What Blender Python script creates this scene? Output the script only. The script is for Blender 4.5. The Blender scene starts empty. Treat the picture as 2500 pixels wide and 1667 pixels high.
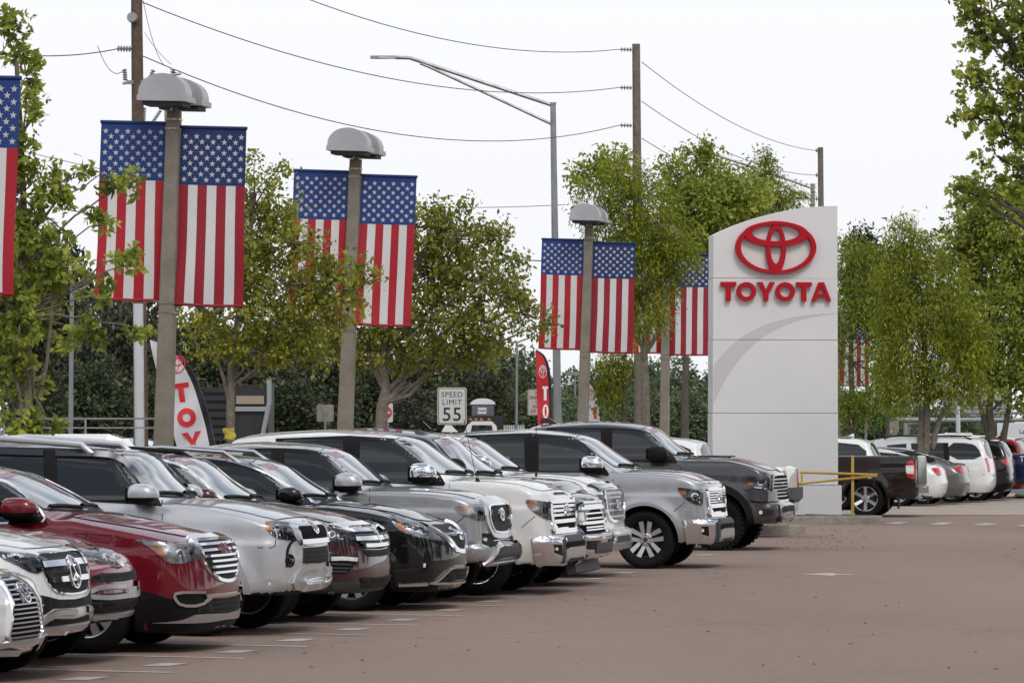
import bpy, bmesh, math, random
import numpy as np
from mathutils import Vector, Matrix
from mathutils.geometry import delaunay_2d_cdt

SC = bpy.context.scene
COL = SC.collection
R = math.radians
# ------------------------------------------------------------------ camera
FPX, HY, CH = 10500.0, 1044.0, 1.95          # focal length and horizon in photograph pixels, eye height in metres
cam_d = bpy.data.cameras.new('camera')
cam = bpy.data.objects.new('camera', cam_d)
COL.objects.link(cam)
cam.location = (0, 0, CH)
cam.rotation_euler = (R(90), 0, 0)
cam_d.sensor_fit = 'HORIZONTAL'
cam_d.sensor_width = 36.0
cam_d.lens = FPX / 2500.0 * 36.0
cam_d.shift_y = (HY - 833.5) / 2500.0
cam_d.clip_start = 1.0
cam_d.clip_end = 4000.0
cam_d.dof.use_dof = True
cam_d.dof.focus_distance = 58.0
cam_d.dof.aperture_fstop = 16.0
SC.camera = cam
# ------------------------------------------------------------------ sky and sun (bright, thin overcast)
SUN_EL, SUN_AZ = 48.0, 158.0                   # azimuth measured from +Y towards +X
W = bpy.data.worlds.new('World'); SC.world = W
W.use_nodes = True
nt = W.node_tree; nt.nodes.clear()
def wn(t, **k):
    n = nt.nodes.new(t)
    for a, b in k.items(): setattr(n, a, b)
    return n
wout = wn('ShaderNodeOutputWorld'); wbg = wn('ShaderNodeBackground')
wsky = wn('ShaderNodeTexSky', sky_type='NISHITA', sun_disc=False)
wsky.sun_elevation = R(SUN_EL); wsky.sun_rotation = R(SUN_AZ)
wsky.air_density = 1.0; wsky.dust_density = 2.0; wsky.ozone_density = 1.0
wtc = wn('ShaderNodeTexCoord'); wsep = wn('ShaderNodeSeparateXYZ')
nt.links.new(wtc.outputs['Generated'], wsep.inputs[0])
wadd = wn('ShaderNodeMath', operation='ADD'); wadd.inputs[1].default_value = 0.25
wabs = wn('ShaderNodeMath', operation='ABSOLUTE')
nt.links.new(wsep.outputs['Z'], wabs.inputs[0]); nt.links.new(wabs.outputs[0], wadd.inputs[0])
wdiv = wn('ShaderNodeVectorMath', operation='DIVIDE')
wcmb = wn('ShaderNodeCombineXYZ')
for i in range(3): nt.links.new(wadd.outputs[0], wcmb.inputs[i])
nt.links.new(wtc.outputs['Generated'], wdiv.inputs[0]); nt.links.new(wcmb.outputs[0], wdiv.inputs[1])
wnoi = wn('ShaderNodeTexNoise'); wnoi.inputs['Scale'].default_value = 1.7; wnoi.inputs['Detail'].default_value = 6
nt.links.new(wdiv.outputs[0], wnoi.inputs['Vector'])
wcl = wn('ShaderNodeMapRange'); wcl.inputs[1].default_value = 0.44; wcl.inputs[2].default_value = 0.60
wcl.inputs[3].default_value = 0.0; wcl.inputs[4].default_value = 1.0
nt.links.new(wnoi.outputs['Fac'], wcl.inputs[0])
whz = wn('ShaderNodeMapRange', interpolation_type='SMOOTHSTEP')    # haze: white air towards the horizon, everywhere
whz.inputs[1].default_value = 0.12; whz.inputs[2].default_value = 0.42
whz.inputs[3].default_value = 1.0; whz.inputs[4].default_value = 0.10
nt.links.new(wabs.outputs[0], whz.inputs[0])
wmx = wn('ShaderNodeMath', operation='MAXIMUM')
nt.links.new(wcl.outputs[0], wmx.inputs[0]); nt.links.new(whz.outputs[0], wmx.inputs[1])
wmix = wn('ShaderNodeMix', data_type='RGBA')
nt.links.new(wmx.outputs[0], wmix.inputs['Factor'])
nt.links.new(wsky.outputs[0], wmix.inputs[6])
wgr = wn('ShaderNodeMath', operation='MULTIPLY_ADD')               # overcast skies grow brighter towards the zenith
wgr.inputs[1].default_value = 1.7; wgr.inputs[2].default_value = 1.0
wpw = wn('ShaderNodeMath', operation='POWER'); wpw.inputs[1].default_value = 1.6
nt.links.new(wabs.outputs[0], wpw.inputs[0]); nt.links.new(wpw.outputs[0], wgr.inputs[0])
wwh = wn('ShaderNodeVectorMath', operation='SCALE'); wwh.inputs[0].default_value = (9.3, 9.45, 9.7)
nt.links.new(wgr.outputs[0], wwh.inputs['Scale']); nt.links.new(wwh.outputs[0], wmix.inputs[7])
nt.links.new(wmix.outputs[2], wbg.inputs['Color'])
wbg.inputs['Strength'].default_value = 0.1
nt.links.new(wbg.outputs[0], wout.inputs[0])
sun_d = bpy.data.lights.new('sun', 'SUN'); sun = bpy.data.objects.new('sun', sun_d); COL.objects.link(sun)
sun_d.energy = 1.2; sun_d.angle = R(16); sun_d.color = (1.0, 0.96, 0.9)
sv = Vector((math.sin(R(SUN_AZ)) * math.cos(R(SUN_EL)), math.cos(R(SUN_AZ)) * math.cos(R(SUN_EL)), math.sin(R(SUN_EL))))
sun.rotation_euler = sv.to_track_quat('Z', 'Y').to_euler()
vs = SC.view_settings
vs.view_transform = 'Standard'; vs.look = 'None'; vs.exposure = 0.0; vs.gamma = 1.0; vs.use_curve_mapping = False
SC.cycles.use_denoising = True
SC.cycles.max_bounces = 7; SC.cycles.transparent_max_bounces = 10
SC.cycles.caustics_reflective = False; SC.cycles.caustics_refractive = False
SC.cycles.sample_clamp_indirect = 6.0

# ------------------------------------------------------------------ helpers
def gp(px, py, z=0.0):                       # ground point under a photograph pixel
    Y = FPX * (CH - z) / (py - HY)
    return ((px - 1250) * Y / FPX, Y, z)
def wp(px, py, Y):                           # point at depth Y behind a pixel
    return ((px - 1250) * Y / FPX, Y, CH - (py - HY) * Y / FPX)
MATS = {}
def mat(name, col, rough=0.5, metal=0.0, coat=0.0, var=0.0, vscale=6.0, bump=0.0, bscale=40.0, spec=0.5,
        col2=None, alpha=None, emit=0.0, transl=0.0, coordk='Object', flake=0.0):
    if name in MATS: return MATS[name]
    m = bpy.data.materials.new(name); m.use_nodes = True
    n = m.node_tree; b = n.nodes['Principled BSDF']
    c = (*col, 1)
    b.inputs['Base Color'].default_value = c
    b.inputs['Roughness'].default_value = rough
    b.inputs['Metallic'].default_value = metal
    b.inputs['Coat Weight'].default_value = coat
    b.inputs['Coat Roughness'].default_value = 0.03
    b.inputs['Specular IOR Level'].default_value = spec
    if var or bump or flake:
        tc = n.nodes.new('ShaderNodeTexCoord')
    if var:
        t = n.nodes.new('ShaderNodeTexNoise'); t.inputs['Scale'].default_value = vscale
        t.inputs['Detail'].default_value = 6; t.inputs['Roughness'].default_value = 0.65
        n.links.new(tc.outputs[coordk], t.inputs['Vector'])
        mr = n.nodes.new('ShaderNodeMapRange'); mr.inputs[1].default_value = 0.3; mr.inputs[2].default_value = 0.7
        n.links.new(t.outputs['Fac'], mr.inputs[0])
        mx = n.nodes.new('ShaderNodeMix'); mx.data_type = 'RGBA'
        c2 = col2 or tuple(max(0, v * (1 - var)) for v in col)
        mx.inputs[6].default_value = c; mx.inputs[7].default_value = (*c2, 1)
        n.links.new(mr.outputs[0], mx.inputs['Factor']); n.links.new(mx.outputs[2], b.inputs['Base Color'])
        mr2 = n.nodes.new('ShaderNodeMapRange'); mr2.inputs[3].default_value = max(0.02, rough * 0.8); mr2.inputs[4].default_value = min(1, rough * 1.2)
        n.links.new(t.outputs['Fac'], mr2.inputs[0]); n.links.new(mr2.outputs[0], b.inputs['Roughness'])
    if bump:
        t2 = n.nodes.new('ShaderNodeTexNoise'); t2.inputs['Scale'].default_value = bscale; t2.inputs['Detail'].default_value = 4
        n.links.new(tc.outputs[coordk], t2.inputs['Vector'])
        bp = n.nodes.new('ShaderNodeBump'); bp.inputs['Strength'].default_value = bump; bp.inputs['Distance'].default_value = 0.02
        n.links.new(t2.outputs['Fac'], bp.inputs['Height']); n.links.new(bp.outputs[0], b.inputs['Normal'])
    if transl:
        tr = n.nodes.new('ShaderNodeBsdfTranslucent'); tr.inputs[0].default_value = c
        ms = n.nodes.new('ShaderNodeMixShader'); ms.inputs[0].default_value = transl
        o = n.nodes['Material Output']
        n.links.new(b.outputs[0], ms.inputs[1]); n.links.new(tr.outputs[0], ms.inputs[2]); n.links.new(ms.outputs[0], o.inputs[0])
    MATS[name] = m
    return m
def clear_mat(name):                         # thin clear cover: Fresnel gloss over what lies behind it
    m = bpy.data.materials.new(name); m.use_nodes = True
    n = m.node_tree; n.nodes.clear()
    o = n.nodes.new('ShaderNodeOutputMaterial'); g = n.nodes.new('ShaderNodeBsdfGlossy'); t = n.nodes.new('ShaderNodeBsdfTransparent')
    f = n.nodes.new('ShaderNodeFresnel'); x = n.nodes.new('ShaderNodeMixShader')
    g.inputs['Roughness'].default_value = 0.02; t.inputs[0].default_value = (0.93, 0.94, 0.95, 1); f.inputs[0].default_value = 1.5
    n.links.new(f.outputs[0], x.inputs[0]); n.links.new(t.outputs[0], x.inputs[1]); n.links.new(g.outputs[0], x.inputs[2])
    n.links.new(x.outputs[0], o.inputs[0])
    MATS[name] = m
    return m
def tag(o, label=None, cat=None, group=None, kind=None):
    if label: o['label'] = label
    if cat: o['category'] = cat
    if group: o['group'] = group
    if kind: o['kind'] = kind
    return o
def empty(name, loc=(0, 0, 0), rz=0.0):
    o = bpy.data.objects.new(name, None); COL.objects.link(o)
    o.location = loc; o.rotation_euler = (0, 0, rz); o.empty_display_size = 0.2
    return o
def mkobj(name, me, m=None, parent=None):
    if m is not None and len(me.materials) == 0:
        for q in (m if isinstance(m, (list, tuple)) else [m]): me.materials.append(q)
    o = bpy.data.objects.new(name, me); COL.objects.link(o)
    if parent is not None: o.parent = parent
    return o
def mesh_np(name, v, faces, smooth=True, normals=None):
    me = bpy.data.meshes.new(name)
    me.from_pydata([tuple(map(float, p)) for p in v], [], [tuple(map(int, f)) for f in faces])
    if smooth: me.polygons.foreach_set('use_smooth', [True] * len(me.polygons))
    me.update()
    if normals is not None and len(me.vertices) == len(normals):
        me.normals_split_custom_set_from_vertices([tuple(map(float, q)) for q in normals])
    return me
class MB:                                     # collects simple solids into one mesh
    def __init__(s): s.v = []; s.f = []; s.m = []; s.mi = 0
    def add(s, vs, fs):
        b = len(s.v); s.v += [tuple(p) for p in vs]
        for f in fs: s.f.append(tuple(b + i for i in f)); s.m.append(s.mi)
    def box(s, c, h, rot=None):
        vs = []
        for z in (-1, 1):
            for y in (-1, 1):
                for x in (-1, 1):
                    p = Vector((x * h[0], y * h[1], z * h[2]))
                    if rot is not None: p = rot @ p
                    vs.append((c[0] + p.x, c[1] + p.y, c[2] + p.z))
        s.add(vs, [(0, 2, 3, 1), (4, 5, 7, 6), (0, 1, 5, 4), (2, 6, 7, 3), (0, 4, 6, 2), (1, 3, 7, 5)])
    def tube(s, pts, rad, n=8, caps=True):
        pts = [Vector(p) for p in pts]
        rad = rad if isinstance(rad, (list, tuple)) else [rad] * len(pts)
        vs = []; prev = None
        for i, p in enumerate(pts):
            d = (pts[min(i + 1, len(pts) - 1)] - pts[max(i - 1, 0)]).normalized()
            a = Vector((0, 0, 1)) if abs(d.z) < 0.9 else Vector((1, 0, 0))
            if prev is not None: a = prev
            u = (a - d * a.dot(d)).normalized(); w = d.cross(u); prev = u
            for k in range(n):
                t = 2 * math.pi * k / n
                vs.append(p + (u * math.cos(t) + w * math.sin(t)) * rad[i])
        fs = []
        for i in range(len(pts) - 1):
            for k in range(n):
                fs.append((i * n + k, i * n + (k + 1) % n, (i + 1) * n + (k + 1) % n, (i + 1) * n + k))
        if caps:
            fs.append(tuple(range(n - 1, -1, -1))); fs.append(tuple(range((len(pts) - 1) * n, len(pts) * n)))
        s.add(vs, fs)
    def prism(s, poly, fn0, fn1):             # poly in 2D; fn maps (u,v) to 3D for the two faces
        n = len(poly)
        a = [fn0(*p) for p in poly]; b = [fn1(*p) for p in poly]
        s.add(a + b, [tuple(range(n - 1, -1, -1)), tuple(range(n, 2 * n))] + [(i, (i + 1) % n, n + (i + 1) % n, n + i) for i in range(n)])
    def lathe(s, prof, n=24, axis='z', c=(0, 0, 0), closed=False, caps=True):   # prof: (r, h)
        vs = []
        for r, h in prof:
            for k in range(n):
                t = 2 * math.pi * k / n
                a, b = r * math.cos(t), r * math.sin(t)
                vs.append({'z': (c[0] + a, c[1] + b, c[2] + h), 'y': (c[0] + a, c[1] + h, c[2] + b), 'x': (c[0] + h, c[1] + a, c[2] + b)}[axis])
        fs = []
        L = len(prof)
        for i in range(L if closed else L - 1):
            j = (i + 1) % L
            for k in range(n):
                fs.append((i * n + k, i * n + (k + 1) % n, j * n + (k + 1) % n, j * n + k))
        if not closed and caps:
            fs.append(tuple(range(n - 1, -1, -1))); fs.append(tuple(range((L - 1) * n, L * n)))
        s.add(vs, fs)
    def mesh(s, name, smooth=False, fix=True, angle=None):
        me = bpy.data.meshes.new(name); me.from_pydata(s.v, [], s.f)
        me.polygons.foreach_set('material_index', s.m)
        if fix:
            bm = bmesh.new(); bm.from_mesh(me); bmesh.ops.recalc_face_normals(bm, faces=bm.faces); bm.to_mesh(me); bm.free()
        if smooth:
            me.polygons.foreach_set('use_smooth', [True] * len(me.polygons))
            try: me.set_sharp_from_angle(angle=R(angle or 35))
            except Exception: pass
        me.update()
        return me
    def build(s, name, m, parent=None, smooth=False, angle=None):
        return mkobj(name, s.mesh(name, smooth, angle=angle), m, parent)
def text_mesh(txt, size, extrude=0.0, bold=0.0, align='CENTER', spacing=1.0):
    c = bpy.data.curves.new('lettering', 'FONT'); c.body = txt; c.size = size; c.extrude = extrude; c.offset = bold
    c.align_x = align; c.align_y = 'CENTER'; c.space_character = spacing; c.resolution_u = 3
    o = bpy.data.objects.new('lettering', c); COL.objects.link(o)
    dg = bpy.context.evaluated_depsgraph_get(); dg.update()
    me = bpy.data.meshes.new_from_object(o.evaluated_get(dg))
    bpy.data.objects.remove(o); bpy.data.curves.remove(c)
    me.materials.clear()
    return me
def copy_part(o, parent):
    c = o.copy(); COL.objects.link(c); c.parent = parent
    for ch in o.children: copy_part(ch, c)
    return c

# ------------------------------------------------------------------ shared materials
M_CHROME = mat('chrome', (0.78, 0.78, 0.80), 0.06, 1.0)
M_SATIN = mat('satin_silver', (0.55, 0.55, 0.57), 0.28, 0.9)
M_BLACKP = mat('black_plastic', (0.014, 0.0135, 0.014), 0.55, 0, var=0.3, vscale=3, spec=.10)
M_GREYP = mat('grey_plastic', (0.058, 0.058, 0.061), 0.55, 0.0, spec=.15)
M_GLOSSB = mat('gloss_black', (0.008, 0.008, 0.009), 0.08, 0, coat=1)
M_RUBBER = mat('tyre_rubber', (0.013, 0.0125, 0.0125), 0.75, 0, var=0.4, vscale=8, spec=.12)
M_GLASS = mat('tinted_glass', (0.010, 0.013, 0.014), 0.015, 0, spec=0.55)
M_WSGLASS = mat('windshield_glass', (0.19, 0.20, 0.195), 0.012, 0, spec=1.0, coat=1.0)  # pale base colour stands in for light on the dash behind the glass
M_WSGLASS.node_tree.nodes['Principled BSDF'].inputs['IOR'].default_value = 1.9
M_WSGLASS.node_tree.nodes['Principled BSDF'].inputs['Coat IOR'].default_value = 1.7
M_AMBER = mat('amber_lens', (0.75, 0.20, 0.02), 0.12, 0, coat=1)
M_REDLENS = mat('red_lens', (0.50, 0.010, 0.012), 0.10, 0, coat=1)
M_WHITELENS = mat('white_lens', (0.72, 0.72, 0.70), 0.12, 0, coat=1)
M_LAMPBOWL = mat('lamp_bowl', (0.66, 0.67, 0.69), 0.2, 0.45, var=0.8, vscale=18)
M_DARKBOWL = mat('dark_lamp_bowl', (0.16, 0.165, 0.18), 0.18, 0.5, var=.85, vscale=14)
M_CLEAR = clear_mat('clear_lens')
M_SEAM = mat('panel_gap', (0.004, 0.004, 0.004), 0.9)
M_STICK = mat('price_sticker', (0.50, 0.30, 0.36), 0.5, var=0.6, vscale=30)
M_PLATE = mat('plate', (0.55, 0.56, 0.55), 0.4, var=0.5, vscale=60)
M_UNDER = mat('underbody', (0.010, 0.010, 0.010), 0.9)
M_DISC = mat('brake_iron', (0.06, 0.06, 0.062), 0.4, 0.8)
# ------------------------------------------------------------------ vehicles: bodies are level sets of smooth profile functions
HEAD = math.atan(2300 / 10500.0)             # the parked row points to the right and a little towards the eye
def tab(pts, smooth=3, n=500):
    pts = sorted(pts); xs = np.array([p[0] for p in pts], float); ys = np.array([p[1] for p in pts], float)
    gx = np.linspace(xs[0], xs[-1], n)
    if len(xs) > 2:                           # monotone cubic
        h = np.diff(xs); d = np.diff(ys) / h
        m = np.zeros(len(xs)); m[0] = d[0]; m[-1] = d[-1]
        for i in range(1, len(xs) - 1):
            m[i] = 0 if d[i - 1] * d[i] <= 0 else 2 * d[i - 1] * d[i] / (d[i - 1] + d[i])
        k = np.clip(np.searchsorted(xs, gx, side='right') - 1, 0, len(xs) - 2)
        t = (gx - xs[k]) / h[k]
        gy = (2 * t**3 - 3 * t**2 + 1) * ys[k] + (t**3 - 2 * t**2 + t) * h[k] * m[k] + (-2 * t**3 + 3 * t**2) * ys[k + 1] + (t**3 - t**2) * h[k] * m[k + 1]
    else:
        gy = np.interp(gx, xs, ys)
    sl = np.gradient(gy, gx)
    return gx, gy, sl
def ev(T, q): return np.interp(q, T[0], T[1])
def evs(T, q): return np.interp(q, T[0], T[2])
def smax(a, b, k):
    h = np.maximum(k - np.abs(a - b), 0) / k
    return np.maximum(a, b) + h * h * k * 0.25
def smin(a, b, k): return -smax(-a, -b, k)

class Body:
    def __init__(s, p):
        s.p = p
        s.T = {k: tab(p[k]) for k in ('top', 'wid', 'sec', 'front', 'rear', 'roof', 'ws', 'rg', 'gw', 'bot')}
        s.fb = p.get('fb', 0.17); s.fe = p.get('fe', 3.0); s.rb = p.get('rb', 0.10)
        s.wr = p['R']; s.ra = p['RA']; s.WB = p['WB']; s.flare = p.get('flare', 0.02); s.fw = p.get('fw', 0.09)
        s.lift = p.get('lift', 0.0)
        s.xf = max(a[1] for a in p['front']); s.xr = min(a[1] for a in p['rear']); s.zr = max(a[1] for a in p['roof'])
        s.wm = max(a[1] for a in p['wid'])
    def d(s, x, y, z):
        T = s.T; p = s.p; ay = np.abs(y)
        w = ev(T['wid'], x)
        W_ = w - ev(T['sec'], z)
        for xc in (0.0, -s.WB):
            r = np.sqrt((x - xc) ** 2 + (z - s.wr) ** 2)
            W_ = W_ + s.flare * np.exp(-(np.maximum(r - s.ra, 0) / s.fw) ** 2)
        yn = np.clip(ay / s.wm, 0, 1.2)
        side = ay - W_
        top = (z - (ev(T['top'], x) - p.get('crown', 0.05) * yn ** 2)) / np.sqrt(1 + evs(T['top'], x) ** 2)
        fr = (x - (ev(T['front'], z) - s.fb * yn ** s.fe)) / np.sqrt(1 + np.minimum(np.abs(evs(T['front'], z)), 2) ** 2)
        re = ((ev(T['rear'], z) + s.rb * yn ** 3) - x) / np.sqrt(1 + np.minimum(np.abs(evs(T['rear'], z)), 2) ** 2)
        lo = smax(side, fr, p.get('kf', 0.16))
        lo = smax(lo, re, p.get('kr', 0.14))
        lo = smax(lo, top, p.get('kt', 0.10))
        lo = smax(lo, ev(T['bot'], x) - z, 0.06)
        g = ay - ev(T['gw'], z) * (0.9 + 0.1 * np.clip(w / s.wm, 0, 1))
        g = smax(g, (z - (ev(T['roof'], x) - p.get('rcrown', 0.05) * (ay / 0.7) ** 2)), p.get('kg', 0.13))
        g = smax(g, (x - (ev(T['ws'], z) - p.get('wsb', 0.12) * (ay / 0.75) ** 2)) / np.sqrt(1 + evs(T['ws'], z) ** 2), 0.05)
        g = smax(g, ((ev(T['rg'], z) + 0.06 * (ay / 0.75) ** 2) - x) / np.sqrt(1 + evs(T['rg'], z) ** 2), 0.08)
        g = np.maximum(g, 0.75 - z)
        d = smin(lo, g, 0.035)
        for (x0, x1, hw, z0) in p.get('bed', []):
            b = np.maximum(np.maximum(x0 - x, x - x1), np.maximum(ay - hw, z0 - z))
            d = np.maximum(d, -b)
        for xc in (0.0, -s.WB):
            r = np.sqrt((x - xc) ** 2 + (z - s.wr) ** 2)
            c = np.maximum(r - s.ra, 0.52 - ay)
            d = np.maximum(d, -c)
        return d
    def grad(s, P, e=0.004):
        x, y, z = P.T
        g = np.stack([s.d(x + e, y, z) - s.d(x - e, y, z), s.d(x, y + e, z) - s.d(x, y - e, z), s.d(x, y, z + e) - s.d(x, y, z - e)], 1) / (2 * e)
        return g
    def nrm(s, P, e=0.012):
        g = s.grad(P, e); return g / np.maximum(np.linalg.norm(g, axis=1, keepdims=True), 1e-6)
    def mesh(s, res):
        ax = []
        for lo, hi in ((s.xr - 0.1, s.xf + 0.1), (-s.wm - 0.12, s.wm + 0.12), (0.1, s.zr + 0.1)):
            n = int(math.ceil((hi - lo) / res)) + 1
            ax.append(np.linspace(lo, lo + (n - 1) * res, n) if lo > -s.wm - 0.13 and False else np.linspace(lo, hi, n))
        X, Y, Z = np.meshgrid(*ax, indexing='ij')
        V = s.d(X, Y, Z); nx, ny, nz = V.shape
        neg = V < 0
        cnt = np.zeros((nx - 1, ny - 1, nz - 1), int)
        for a in (0, 1):
            for b in (0, 1):
                for c in (0, 1): cnt += neg[a:nx - 1 + a, b:ny - 1 + b, c:nz - 1 + c]
        act = (cnt > 0) & (cnt < 8)
        idx = -np.ones(act.shape, int); n = act.sum(); idx[act] = np.arange(n)
        ci = np.argwhere(act)
        st = np.array([a[1] - a[0] for a in ax]); o = np.array([a[0] for a in ax])
        acc = np.zeros((n, 3)); num = np.zeros(n)
        cor = [(a, b, c) for a in (0, 1) for b in (0, 1) for c in (0, 1)]
        for i, A in enumerate(cor):
            for B in cor[i + 1:]:
                if sum(abs(q - r) for q, r in zip(A, B)) != 1: continue
                va = V[ci[:, 0] + A[0], ci[:, 1] + A[1], ci[:, 2] + A[2]]; vb = V[ci[:, 0] + B[0], ci[:, 1] + B[1], ci[:, 2] + B[2]]
                m = (va < 0) != (vb < 0)
                t = np.where(m, va / np.where(m, va - vb, 1), 0)
                pt = np.array(A) + t[:, None] * (np.array(B) - np.array(A))
                acc[m] += pt[m]; num[m] += 1
        P = o + (ci + acc / num[:, None]) * st
        for _ in range(3):
            dv = s.d(*P.T); g = s.grad(P); gg = np.maximum((g * g).sum(1), 0.05)
            P = P - np.clip(dv / gg, -res * .4, res * .4)[:, None] * g
        F = []
        for axi in range(3):
            sl0 = [slice(None)] * 3; sl1 = [slice(None)] * 3
            sl0[axi] = slice(0, -1); sl1[axi] = slice(1, None)
            a = neg[tuple(sl0)]; b = neg[tuple(sl1)]
            e = np.argwhere(a != b)
            u, v = (axi + 1) % 3, (axi + 2) % 3
            ok = (e[:, u] > 0) & (e[:, v] > 0) & (e[:, u] < V.shape[u] - 1) & (e[:, v] < V.shape[v] - 1)
            e = e[ok]; flip = a[tuple(e.T)]
            q = []
            for du, dv in ((-1, -1), (0, -1), (0, 0), (-1, 0)):
                k = e.copy(); k[:, u] += du; k[:, v] += dv
                q.append(idx[tuple(k.T)])
            q = np.stack(q, 1); q[~flip] = q[~flip][:, ::-1]
            F.append(q)
        F = np.concatenate(F)
        N = s.nrm(P, 0.009)
        return P, F, N
    def march(s, O, D, t0, n=90):
        t = np.full(len(D), float(t0)) if np.isscalar(t0) else t0.copy()
        for _ in range(n):
            P = O + D * t[:, None]
            t += np.clip(s.d(*P.T), -0.05, 0.3) * 0.75
        P = O + D * t[:, None]
        return P, np.abs(s.d(*P.T)) < 0.006

def chaikin(pts, n=2, closed=True):
    pts = [np.array(p, float) for p in pts]
    for _ in range(n):
        q = []
        m = len(pts)
        for i in range(m if closed else m - 1):
            a, b = pts[i], pts[(i + 1) % m]
            q += [a * .75 + b * .25, a * .25 + b * .75]
        if not closed: q = [pts[0]] + q + [pts[-1]]
        pts = q
    return pts
ZF = {1: (0, 1030, 2.4613), 2: (450, 1030, 3.1357), 3: (1000, 1000, 3.266), 4: (1300, 1000, 3.36), 5: (1880, 1000, 3.7935), 0: (0, 0, 1)}

class Car:
    def __init__(s, name, label, cat, p, Yw, tip, paint, group, res=0.037, rev=False, clay=None, steer=0.0):
        s.b = Body(p); s.p = p; s.rev = rev; s.paint = paint
        a = HEAD if not rev else HEAD + math.pi
        s.rz = -HEAD if not rev else math.pi - HEAD
        fwd = np.array([math.cos(s.rz), math.sin(s.rz)]); lef = np.array([-fwd[1], fwd[0]])
        P, Fc, N = s.b.mesh(res)
        # put the near wheel (front wheel, or rear wheel for cars seen from behind) at depth Yw and the outermost body pixel at tip
        hw = 0.85
        ref = fwd * (-p['WB']) + lef * hw if rev else lef * (-hw)
        oy = Yw - ref[1]
        ox = 0.0
        for _ in range(12):
            wx = ox + P[:, 0] * fwd[0] + P[:, 1] * lef[0]; wy = oy + P[:, 0] * fwd[1] + P[:, 1] * lef[1]
            px = 1250 + FPX * wx / wy
            i = int(np.argmax(px)); ox += (tip - px[i]) * wy[i] / FPX
        s.O = np.array([ox, oy, p.get('lift', 0.0)])
        s.root = empty(name, tuple(s.O), s.rz)
        tag(s.root, label, cat, group)
        s.side = 1 if rev else -1             # local side that faces the eye
        me = mesh_np('body', P, Fc, True, N)
        s.body = mkobj('body', me, paint, s.root)
        me.materials.append(M_UNDER)
        cz = np.array([P[f].mean(0) for f in Fc]) if len(Fc) < 1 else P[Fc].mean(1)
        inside = np.zeros(len(Fc), int)
        nn = N[Fc].mean(1)
        for xc in (0.0, -p['WB']):
            r = np.sqrt((cz[:, 0] - xc) ** 2 + (cz[:, 2] - p['R']) ** 2)
            inside |= ((r < p['RA'] + 0.012) & (np.abs(cz[:, 1]) < s.b.wm - 0.05)).astype(int)
        inside |= ((nn[:, 2] < -0.75) & (cz[:, 2] < 0.55)).astype(int)
        me.polygons.foreach_set('material_index', inside)
        eye = np.array([0, 0, CH]) - s.O
        s.eye = np.array([eye[0] * fwd[0] + eye[1] * fwd[1], eye[0] * lef[0] + eye[1] * lef[1], eye[2]])
        s.fwd, s.lef = fwd, lef
        s.f = ZF[0]; s.S = FPX / Yw
        s.wheels(steer)
    # -- rays from photograph pixels onto the body
    def rays(s, q):
        q = np.asarray(q, float)
        px = s.f[0] + q[:, 0] / s.f[2]; py = s.f[1] + q[:, 1] / s.f[2]
        d = np.stack([(px - 1250) / FPX, np.ones(len(q)), -(py - HY) / FPX], 1)
        d /= np.linalg.norm(d, axis=1, keepdims=True)
        D = np.stack([d[:, 0] * s.fwd[0] + d[:, 1] * s.fwd[1], d[:, 0] * s.lef[0] + d[:, 1] * s.lef[1], d[:, 2]], 1)
        L = np.linalg.norm(s.eye - np.array([-1.4, 0, .8]))
        return s.b.march(s.eye, D, max(1.0, L - 4.2), 110)
    def hit(s, q, half):
        P, ok = s.rays(q)
        if half:                              # traced half of a symmetric piece: stop at the centre plane
            m = ok & (P[:, 1] * s.side < 0)
            if m.any():
                Q = P[m].copy(); Q[:, 1] = 0
                x0 = -(s.b.xr) + 1.0 if s.rev else 1.0
                O = Q.copy(); O[:, 0] = (s.b.xr - 0.3) if s.rev else (s.b.xf + 0.3)
                D = np.zeros_like(Q); D[:, 0] = 1 if s.rev else -1
                H, k = s.b.march(O, D, 0.0, 60); P[m] = H; ok[m] = k
        return P, ok
    def local(s, q, proj, far=3.0):
        q = np.asarray(q, float); n = len(q); O = np.zeros((n, 3)); D = np.zeros((n, 3))
        if proj == 'side': O[:, 0] = q[:, 0]; O[:, 2] = q[:, 1]; O[:, 1] = s.side * 1.6; D[:, 1] = -s.side
        elif proj == 'front': O[:, 1] = q[:, 0]; O[:, 2] = q[:, 1]; O[:, 0] = s.b.xf + 0.4; D[:, 0] = -1
        elif proj == 'rear': O[:, 1] = q[:, 0]; O[:, 2] = q[:, 1]; O[:, 0] = s.b.xr - 0.4; D[:, 0] = 1
        elif proj == 'corner':                # wraps round the corner lamps: q = (arc length from the side, height)
            ph = q[:, 0] / .45; sx_ = -1.0 if s.rev else 1.0
            ax = (s.b.xr + .45) if s.rev else (s.b.xf - .45); ay_ = s.side * (s.b.wm - .45)
            dx, dy = sx_ * np.sin(ph), s.side * np.cos(ph)
            O[:, 0] = ax + dx * 1.1; O[:, 1] = ay_ + dy * 1.1; O[:, 2] = q[:, 1]; D[:, 0] = -dx; D[:, 1] = -dy
        elif proj == 'top': O[:, 0] = q[:, 0]; O[:, 1] = q[:, 1]; O[:, 2] = s.b.zr + 0.3; D[:, 2] = -1
        return s.b.march(O, D, 0.0, 130)
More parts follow.
